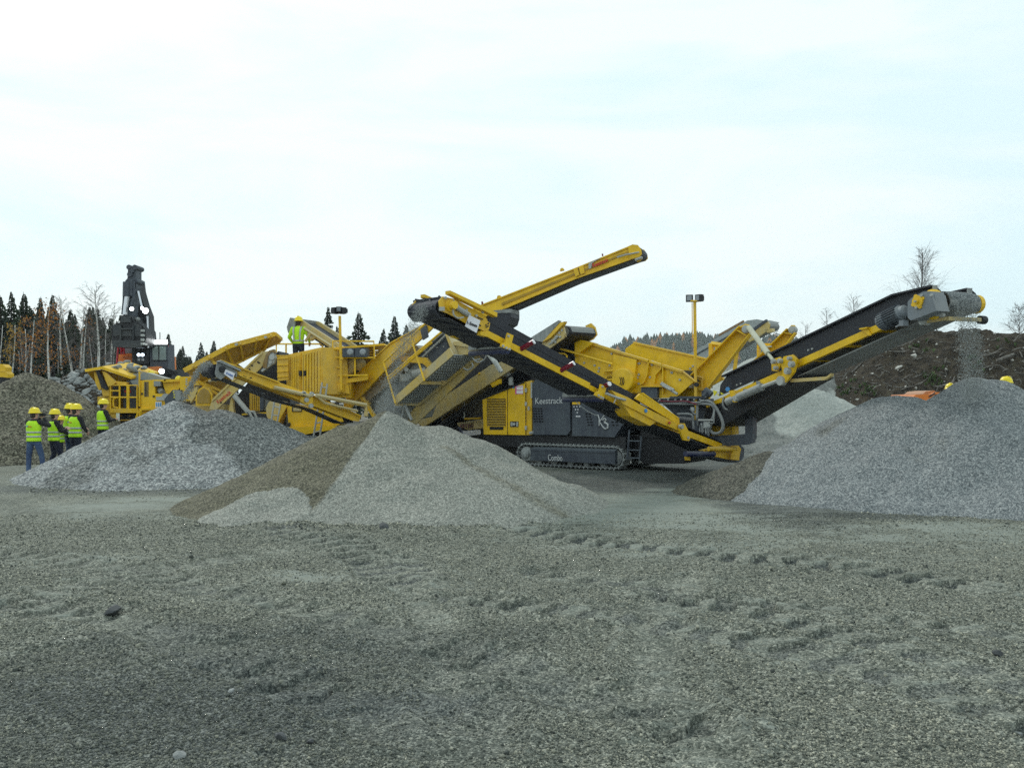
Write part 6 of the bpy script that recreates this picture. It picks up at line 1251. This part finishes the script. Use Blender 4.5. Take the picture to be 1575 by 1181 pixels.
# ---------------- people ----------------
SKIN = mat('skin', (.55, .33, .25), .6); HAIR = mat('dark_hair', (.03, .022, .016), .7)
VEST = mat('lime_vest', (.50, .86, .012), .7); SILV = mat('reflective_silver', (.42, .45, .46), .4); HAT = mat('yellow_hard_hat', (.86, .68, .008), .35)
JACK = mat('black_jacket', (.012, .012, .016), .85); DENIM = mat('blue_denim', (.03, .06, .14), .9); NAVY = mat('navy_trousers', (.012, .016, .034), .9); BOOT = mat('dark_boot', (.02, .018, .016), .8); PAPER = mat('paper', (.75, .75, .75), .8)
for m_, a, b_ in ((DENIM, (.018, .035, .09), (.07, .12, .22)), (VEST, (.42, .78, .01), (.54, .9, .015))):
    L(m_, ramp(m_, noise(m_, 4, 4), [(.3, a), (.7, b_)]), m_.node_tree.nodes['Principled BSDF'].inputs['Base Color'])
def loft(m, rings, n=14):                               # rings: (centre, right vector*rx, forward vector*ry)
    vs = [c+rx*math.cos(2*math.pi*k/n)+ry*math.sin(2*math.pi*k/n) for c, rx, ry in rings for k in range(n)]
    fs = [[i*n+k, i*n+(k+1) % n, (i+1)*n+(k+1) % n, (i+1)*n+k] for i in range(len(rings)-1) for k in range(n)]
    fs += [list(range(n))[::-1], list(range((len(rings)-1)*n, len(rings)*n))]; m.add(vs, fs)
def blob(m, a, b_, ra, rb, n=12):                       # tapered limb with round ends
    a, b_ = V(a), V(b_); e = (b_-a).normalized(); L_ = (b_-a).length
    prof = [(ra*math.sin(R(x)), -ra*math.cos(R(x))) for x in (8, 40, 70)]+[(ra, 0), (ra*.5+rb*.5, L_*.5), (rb, L_)]+[(rb*math.cos(R(x)), L_+rb*math.sin(R(x))) for x in (35, 65, 85)]
    m.lathe(a, e, prof, n)
def person(px, py_top, D, yaw, label, pose, trousers=NAVY, top='vest', logo=False, gz=None, scale=1.0, group='people in hard hats'):
    """py_top: photo row of the helmet's top; yaw 0 = back to the camera, + turns to the photo's right"""
    q = P(px, py_top, D); s = scale; H = 1.83*s
    base = V((q.x, D, gz if gz is not None else q.z-H))
    o = thing('person', base, label, 'person', group)
    f = V((math.sin(R(yaw)), math.cos(R(yaw)), 0)); r = V((f.y, -f.x, 0)); up = V((0, 0, 1)); z0 = q.z-H if gz is not None else 0
    sc_ = (q.z-base.z)/1.83
    def W(x, y, z): return base+(r*x+f*y+up*z)*sc_
    J_ = dict(hipL=(-.095, 0, .92), hipR=(.095, 0, .92), kneeL=(-.11, .02, .50), kneeR=(.11, .02, .50), ankL=(-.12, -.02, .08), ankR=(.12, -.02, .08), shL=(-.19, 0, 1.43), shR=(.19, 0, 1.43), elL=(-.25, .02, 1.15), elR=(.25, .02, 1.15), waL=(-.22, .15, .93), waR=(.22, .15, .93))
    J_.update(pose.get('j', {})); J_ = {k: W(*v) for k, v in J_.items()}; hx, hy = pose.get('head', (0, 0)); hyaw = R(pose.get('hyaw', 0))
    u = sc_; hc = W(hx, hy+.02, 1.64); hf = V((math.sin(R(yaw)+hyaw), math.cos(R(yaw)+hyaw), 0)); hr = V((hf.y, -hf.x, 0))
    TOR = [(.86, .155, .105), (.95, .165, .115), (1.08, .155, .11), (1.22, .175, .12), (1.34, .19, .12), (1.42, .175, .105), (1.48, .09, .075)]
    lx = pose.get('lean', 0)
    def ring(z, rx, ry, e=0.0): k = (z-.9)/.6; return (W(hx*max(0, k), hy*max(0, k)*.8+lx*k, z), r*(rx+e)*u, f*(ry+e)*u)
    def remesh(mb, nm, mt, vx, par=None):
        b_ = mb.build(nm, mt, par or o, smooth=True); md = b_.modifiers.new('join', 'REMESH'); md.mode = 'VOXEL'; md.voxel_size = vx; md.use_smooth_shade = True
        sm = b_.modifiers.new('soften', 'SMOOTH'); sm.iterations = 2; sm.factor = .5; return b_
    m = MB()                                             # one continuous body
    loft(m, [ring(*t) for t in TOR]); blob(m, W(hx*.8, hy*.8, 1.45), hc-up*.05*u, .055*u, .055*u)
    loft(m, [(hc+up*z*u+hf*y*u, hr*a*u, hf*b2*u) for z, a, b2, y in ((-.125, .02, .025, .04), (-.105, .05, .06, .03), (-.05, .066, .085, .01), (.02, .075, .095, 0), (.07, .072, .092, 0), (.11, .05, .065, -.005), (.125, .02, .03, -.005))])
    blob(m, hc+hf*.09*u+up*.01*u, hc+hf*.112*u-up*.025*u, .010*u, .014*u, 8)
    for sgn in (-1, 1): blob(m, hc+hr*.075*sgn*u+up*.025*u, hc+hr*.08*sgn*u-up*.03*u, .014*u, .010*u, 8)
    for S_ in 'LR':
        blob(m, J_['hip'+S_], J_['knee'+S_], .085*u, .055*u); blob(m, J_['knee'+S_], J_['ank'+S_], .055*u, .035*u); blob(m, J_['ank'+S_], J_['ank'+S_]+(f*.17-up*.04)*u, .035*u, .03*u)
        blob(m, J_['sh'+S_], J_['el'+S_], .05*u, .038*u); wa = J_['wa'+S_]; blob(m, J_['el'+S_], wa, .038*u, .026*u)
        d = (wa-J_['el'+S_]).normalized(); sd3 = d.cross(up); sd3 = (sd3 if sd3.length > .1 else r).normalized(); pn = sd3.cross(d)
        blob(m, wa, wa+d*.07*u, .03*u, .034*u)
        for k, (off, ln) in enumerate(((-.028, .062), (-.010, .075), (.010, .07), (.027, .055))):
            a = wa+(d*.085+sd3*off)*u; b_ = a+(d*ln*.55+pn*-.01)*u; blob(m, a, b_, .0095*u, .009*u, 6); blob(m, b_, b_+(d*ln*.4-pn*.025)*u, .009*u, .008*u, 6)
        a = wa+(d*.03+sd3*.03)*u; blob(m, a, a+(d*.045+sd3*.03)*u, .012*u, .010*u, 6)
    remesh(m, 'body', SKIN, .011)
    m = MB()
    loft(m, [ring(.82, .12, .09), ring(.88, .165, .118), ring(.99, .17, .122)])
    for S_ in 'LR':
        blob(m, J_['hip'+S_], J_['knee'+S_], .102*u, .075*u); blob(m, J_['knee'+S_], J_['ank'+S_]-up*.03*u, .073*u, .062*u)
    remesh(m, 'trousers', trousers, .015)
    m = MB()
    for S_ in 'LR': blob(m, J_['ank'+S_]-up*.02*u, J_['ank'+S_]+(f*.17-up*.04)*u, .052*u, .042*u)
    remesh(m, 'boots', BOOT, .014)
    m = MB(); loft(m, [ring(z, a, b_, .018) for z, a, b_ in TOR if z > .88]+[ring(1.52, .065, .06)])
    for S_ in 'LR':
        blob(m, J_['sh'+S_], J_['el'+S_], .075*u, .058*u); blob(m, J_['el'+S_], J_['el'+S_].lerp(J_['wa'+S_], .93), .058*u, .042*u)
    jk = remesh(m, 'jacket', JACK if top != 'lime' else VEST, .015)
    def bands(mm, zs, e, hgt=.045):
        for z in zs:
            zz = [t for t in TOR]; 
            def wd(zq):
                for (z1, a1, b1), (z2, a2, b2) in zip(zz, zz[1:]):
                    if z1 <= zq <= z2: t = (zq-z1)/(z2-z1); return a1+(a2-a1)*t, b1+(b2-b1)*t
            (a, b_), (c, d) = wd(z), wd(z+hgt); loft(mm, [ring(z, a, b_, e), ring(z+hgt, c, d, e)], 24)
    if top == 'vest':
        m = MB(); loft(m, [ring(z, a*(1.0 if z < 1.4 else .94), b_, .036) for z, a, b_ in TOR if .9 < z < 1.45 and z != .95]+[ring(1.46, .12, .085, .02)], 20)
        m2 = MB(); loft(m2, [ring(.90, .165, .115, .05)]+[ring(z, a*(1.0 if z < 1.3 else .93), b_, .038) for z, a, b_ in TOR if .95 <= z < 1.45]+[ring(1.465, .12, .085, .02)], 20)
        v = m2.build('safety_vest', VEST, o, smooth=True); m = MB(); bands(m, (1.01, 1.13), .050); m.build('reflective_band', SILV, v, smooth=True)
        if logo:
            c = W(hx*.6-.01, -.165+lx*.6, 1.31); m = MB(); m.prism([c+(-r*.085+up*.02)*u, c+(-r*.01+up*.035)*u, c+(-r*.045+up*.012)*u, c+(-r*.06-up*.01)*u, c+(-r*.085-up*.01)*u], -f*.012); m.build('logo_swoosh', STK, v); m = MB(); m.prism([c+(-r*.04-up*.01)*u, c+(r*.075-up*.012)*u, c+(r*.075+up*.01)*u, c+(-r*.04+up*.012)*u], -f*.012); m.build('logo_word', mat('orange_red_print', (.7, .16, .03), .6), v)
    else:
        m = MB(); bands(m, (1.02,), .032, .05); m.build('reflective_band', SILV, jk, smooth=True)
        for sg in (-1, 1):
            m = MB(); pts = [W(sg*.10, -.135, 1.07), W(sg*.105, -.148, 1.22), W(sg*.115, -.145, 1.34), W(sg*.12, -.115, 1.44), W(sg*.12, -.03, 1.50)]
            for a, b_ in zip(pts, pts[1:]): m.bar(a, b_, .05*u, .012, side=r)
            m.build('reflective_brace', SILV, jk)
    m = MB(); loft(m, [(hc+up*z*u-hf*y*u, hr*a*u, hf*b_*u) for z, a, b_, y in ((-.10, .05, .035, .05), (-.06, .074, .06, .04), (.0, .083, .085, .02), (.06, .083, .095, .01), (.09, .07, .08, .0))]); m.build('hair', HAIR, o, smooth=True)
    m = MB(); e = 1.06*u
    loft(m, [(hc+up*z*e+hf*.005, hr*a*e, hf*b_*e) for z, a, b_ in ((.035, .135, .16), (.05, .137, .165), (.055, .118, .142), (.10, .115, .138), (.14, .098, .12), (.165, .072, .09), (.18, .04, .05), (.185, .01, .012))], 22)
    m.prism([hc+up*.045*e+hf*.10*e+hr*x*e+hf*y*e for x, y in ((-.09, .0), (-.06, .085), (0, .105), (.06, .085), (.09, 0))], up*.012); m.bar(hc+up*.175*e-hf*.10*e, hc+up*.188*e, .03*e, .02*e); m.bar(hc+up*.188*e, hc+up*.165*e+hf*.11*e, .03*e, .02*e)
    m.build('hard_hat', HAT, o, smooth=True)
    o['jr'] = 0; del o['jr']
    return o, W, J_
def gzat(px, D): x = (px-CX)/F*D; return float(ground_z(np.array([x]), np.array([D]))[0])
o, W, J_ = person(52, 627, 25.2, 12, 'man in faded jeans and lime vest raising a camera, close to the brown pile', dict(j=dict(kneeL=(-.13, -.03, .5), ankL=(-.05, -.14, .08), kneeR=(.20, .06, .50), ankR=(.30, .02, .09), elR=(.36, .16, 1.33), waR=(.12, .24, 1.55), elL=(-.27, .2, 1.22), waL=(-.02, .28, 1.55)), hyaw=20), DENIM, logo=True, gz=gzat(57, 25.2), scale=1.0)
m = MB(); c = W(.06, .25, 1.63); m.box(c, (.14, .08, .09), rz=-.3); m.cyl(c, c+V((.03, .12, 0)), .035, 12); cm = m.build('camera', BLKC); tag(cm, 'small black camera held up by the man in faded jeans', 'camera')
person(83, 629, 26.0, 42, 'man in dark jeans and a lime vest with a pale shirt hem below it', dict(j=dict(kneeL=(-.14, .06, .5), ankL=(-.10, -.16, .08), kneeR=(.12, .14, .5), ankR=(.14, .24, .09), elR=(.24, .12, 1.17), waR=(.16, .30, 1.22), elL=(-.22, .18, 1.18), waL=(-.10, .35, 1.25)), hyaw=10), NAVY, logo=True, gz=gzat(83, 26))
person(92, 639, 27.4, 55, 'shorter man almost hidden behind the second man in a lime vest', dict(j=dict(elR=(.2, .2, 1.2), waR=(.1, .35, 1.3))), NAVY, gz=gzat(92, 27.4))
person(106.5, 620.5, 27.8, 50, 'man half hidden behind the taller man in dark trousers, lime vest showing at his side', dict(), DENIM, gz=gzat(106, 27.8))
person(116, 621, 26.8, 28, 'man in dark navy trousers with arms held close, close to the blue grey stone pile', dict(j=dict(elR=(.24, .10, 1.16), waR=(.14, .25, 1.05), elL=(-.22, .14, 1.18), waL=(-.05, .28, 1.15)), hyaw=25), NAVY, logo=True, gz=gzat(116, 26.8))
o, W, J_ = person(158, 613.5, 31.5, 40, 'man in a black hooded jacket and lime vest reading papers before the jaw crusher', dict(j=dict(elR=(.26, .08, 1.17), waR=(.12, .32, 1.20), elL=(-.2, .18, 1.18), waL=(.02, .36, 1.2)), hyaw=15), NAVY, gz=gzat(158, 31.5))
m = MB(); c = W(.10, .42, 1.27); m.box(c, (.22, .02, .28), rz=-.7); tag(m.build('paper_sheet', PAPER), 'white paper sheet held by the man in the black hooded jacket', 'paper')
m = MB(); m.rect(PD(31.2), 425, 546, 505, 549, 2.2); dk = m.build('platform_deck', YELD, cr)
dz = P(460, 546, 31.2).z
o, W, J_ = person(459, 486.5, 31.9, 8, scale=1.13, label= 'worker in a full lime jacket standing on top of the louvred cabinet, back turned', pose=dict(j=dict(elL=(-.33, .06, 1.17), waL=(-.26, .2, 1.0), elR=(.33, .06, 1.17), waR=(.28, .22, 1.02), kneeL=(-.1, 0, .5))), trousers=NAVY, top='lime')
m = MB(); m.rect(PD(31.2), 430, 546.0, 500, 548, 1.6, .0)
person(232, 570.5, 36.0, 5, 'operator seen from the chest up above the jaw crusher cabinet', dict(hyaw=25), NAVY)
person(274, 578.5, 37.6, 20, 'person of whom only the helmet top shows behind the jaw crusher column', dict(), NAVY)
person(1549, 579.5, 21.7, -20, 'man whose helmet and one lime shoulder show above the bluish pile, beyond the falling gravel', dict(hyaw=-10, j=dict(shR=(.22, 0, 1.45))), NAVY)
person(1462, 589.5, 22.6, 15, 'man of whom only the helmet peeps over the bluish pile beside the orange machine', dict(), NAVY)
# ---------------- single stones on the yard ----------------
for px, py, s, lab in ((172, 953, .11, 'dark round stone lying alone on the gravel yard'), (432, 1146, .06, 'flat dark stone lying low on the trampled gravel'), (276, 1170, .045, 'pale flat stone at the lower picture edge, well apart from the flat dark stone'), (718, 806, .12, 'dark clod at the front foot of the light grey pile'), (590, 818, .10, 'dark lump of gravel pushed up before the light grey pile'), (1534, 1012, .05, 'dark pebble lying on the lumpy gravel beyond the tyre ridges'), (478, 1148, .035, 'small grey pebble beside the flat dark stone'), (355, 1072, .035, 'pale pebble in the middle of the dark damp gravel'), (1565, 1122, .03, 'white pebble at the picture corner')):
    x, y = gpt(px, py); rock('stone', (x, y, float(ground_z(np.array([x]), np.array([y]))[0])+s*.3), s, lab, 'stone', pal=ROCK if 'pale' in lab or 'white' in lab else DROCK)
# loose stones lying on the near ground, too many to count: one mesh of small eight faced stones
rng_ = np.random.default_rng(99); n = 300000
sy = 3.85+12.5*rng_.random(n)**1.45; sx = rng_.uniform(-.61, .61, n)*sy
ex = [gpt(x0+(x1-x0)*t, fy_(t)-4+rg.expovariate(1/5.0)) for x0, x1, fy_ in ((300, 900, lambda t: 812-38*max(0, (t-.6)/.4)**2-8*max(0, (.25-t)/.25)), (45, 420, lambda t: 751), (1195, 1600, lambda t: 748+40*min(1, t*2.6))) for rg in (random.Random(x0),) for _ in range(1500) for t in (rg.random(),)]
ex = np.array(ex); ne = len(ex)
iy = np.clip(np.searchsorted(ys, sy), 0, len(ys)-1); iu = np.clip(((sx/sy+.8)/1.6*759).round().astype(int), 0, 759)
dd, ww, lk = dust[iy, iu], wet_and_shade[iy, iu], lane_k[iy, iu]
keep = rng_.random(n) > np.clip(.12+dd*.9+lk*.5, 0, .97)
sx, sy, ww = np.concatenate([sx[keep], ex[:, 0]]), np.concatenate([sy[keep], ex[:, 1]]), np.concatenate([ww[keep], np.zeros(ne)]); n = len(sx)
size = np.exp(rng_.normal(math.log(.0062), .38, n))*(.8+.035*sy); size[rng_.random(n) > .996] *= 2.4; size[-ne:] = rng_.uniform(.01, .026, ne); size = np.clip(size, .003, .032)
sz = ground_z(sx, sy)+size*.25
q = rng_.normal(size=(n, 4)); q /= np.linalg.norm(q, axis=1, keepdims=True); w_, x_, y_, z_ = q.T
RM_ = np.stack([1-2*(y_*y_+z_*z_), 2*(x_*y_-z_*w_), 2*(x_*z_+y_*w_), 2*(x_*y_+z_*w_), 1-2*(x_*x_+z_*z_), 2*(y_*z_-x_*w_), 2*(x_*z_-y_*w_), 2*(y_*z_+x_*w_), 1-2*(x_*x_+y_*y_)], -1).reshape(n, 3, 3)
ov = np.array([(1, 0, 0), (-1, 0, 0), (0, 1, 0), (0, -1, 0), (0, 0, .8), (0, 0, -.8)], float); of = np.array([[0, 2, 4], [2, 1, 4], [1, 3, 4], [3, 0, 4], [2, 0, 5], [1, 2, 5], [3, 1, 5], [0, 3, 5]])
lv = ov[None]*rng_.uniform(.65, 1.25, (n, 6, 1))*size[:, None, None]
co = np.einsum('nij,nkj->nki', RM_, lv)+np.stack([sx, sy, sz], -1)[:, None]
fc = (of[None]+(np.arange(n)*6)[:, None, None]).reshape(-1)
me = bpy.data.meshes.new('loose_gravel'); me.vertices.add(n*6); me.vertices.foreach_set('co', co.ravel().astype(np.float32)); me.loops.add(len(fc)); me.loops.foreach_set('vertex_index', fc.astype(np.int32))
me.polygons.add(len(fc)//3); me.polygons.foreach_set('loop_start', np.arange(0, len(fc), 3, dtype=np.int32)); me.polygons.foreach_set('loop_total', np.full(len(fc)//3, 3, np.int32)); me.update(calc_edges=True)
tone = np.clip(rng_.beta(1.7, 1.9, n)*(1-.5*np.clip(ww, 0, 1))+.0, 0, 1); at = me.attributes.new('tone', 'FLOAT', 'POINT'); at.data.foreach_set('value', np.repeat(tone, 6).astype(np.float32))
GST = mat('loose_stone', (.2, .2, .17), .9, 0, .3); g = N(GST, 'ShaderNodeAttribute', attribute_name='tone'); L(GST, ramp(GST, g.outputs['Fac'], [(.0, (.036, .043, .041)), (.3, (.108, .118, .10)), (.6, (.235, .24, .192)), (1, (.55, .535, .42))]), GST.node_tree.nodes['Principled BSDF'].inputs['Base Color'])
tag(link('loose_gravel', me, GST), 'loose stones scattered over the near gravel ground', 'gravel', kind='stuff')
# ---------------- haze ----------------
hm = bpy.data.materials.new('haze_air'); hm.use_nodes = True; nt = hm.node_tree; nt.nodes.clear()
out = nt.nodes.new('ShaderNodeOutputMaterial'); pv_ = nt.nodes.new('ShaderNodeVolumePrincipled'); pv_.inputs['Color'].default_value = (.86, .95, .98, 1); pv_.inputs['Density'].default_value = .00024; pv_.inputs['Anisotropy'].default_value = .1
nt.links.new(pv_.outputs[0], out.inputs['Volume'])
m = MB(); m.box((0, 690, 44), (3600, 1420, 91)); hz = m.build('haze', hm); tag(hz, 'thin pale haze filling the air of the yard', 'haze', kind='stuff')
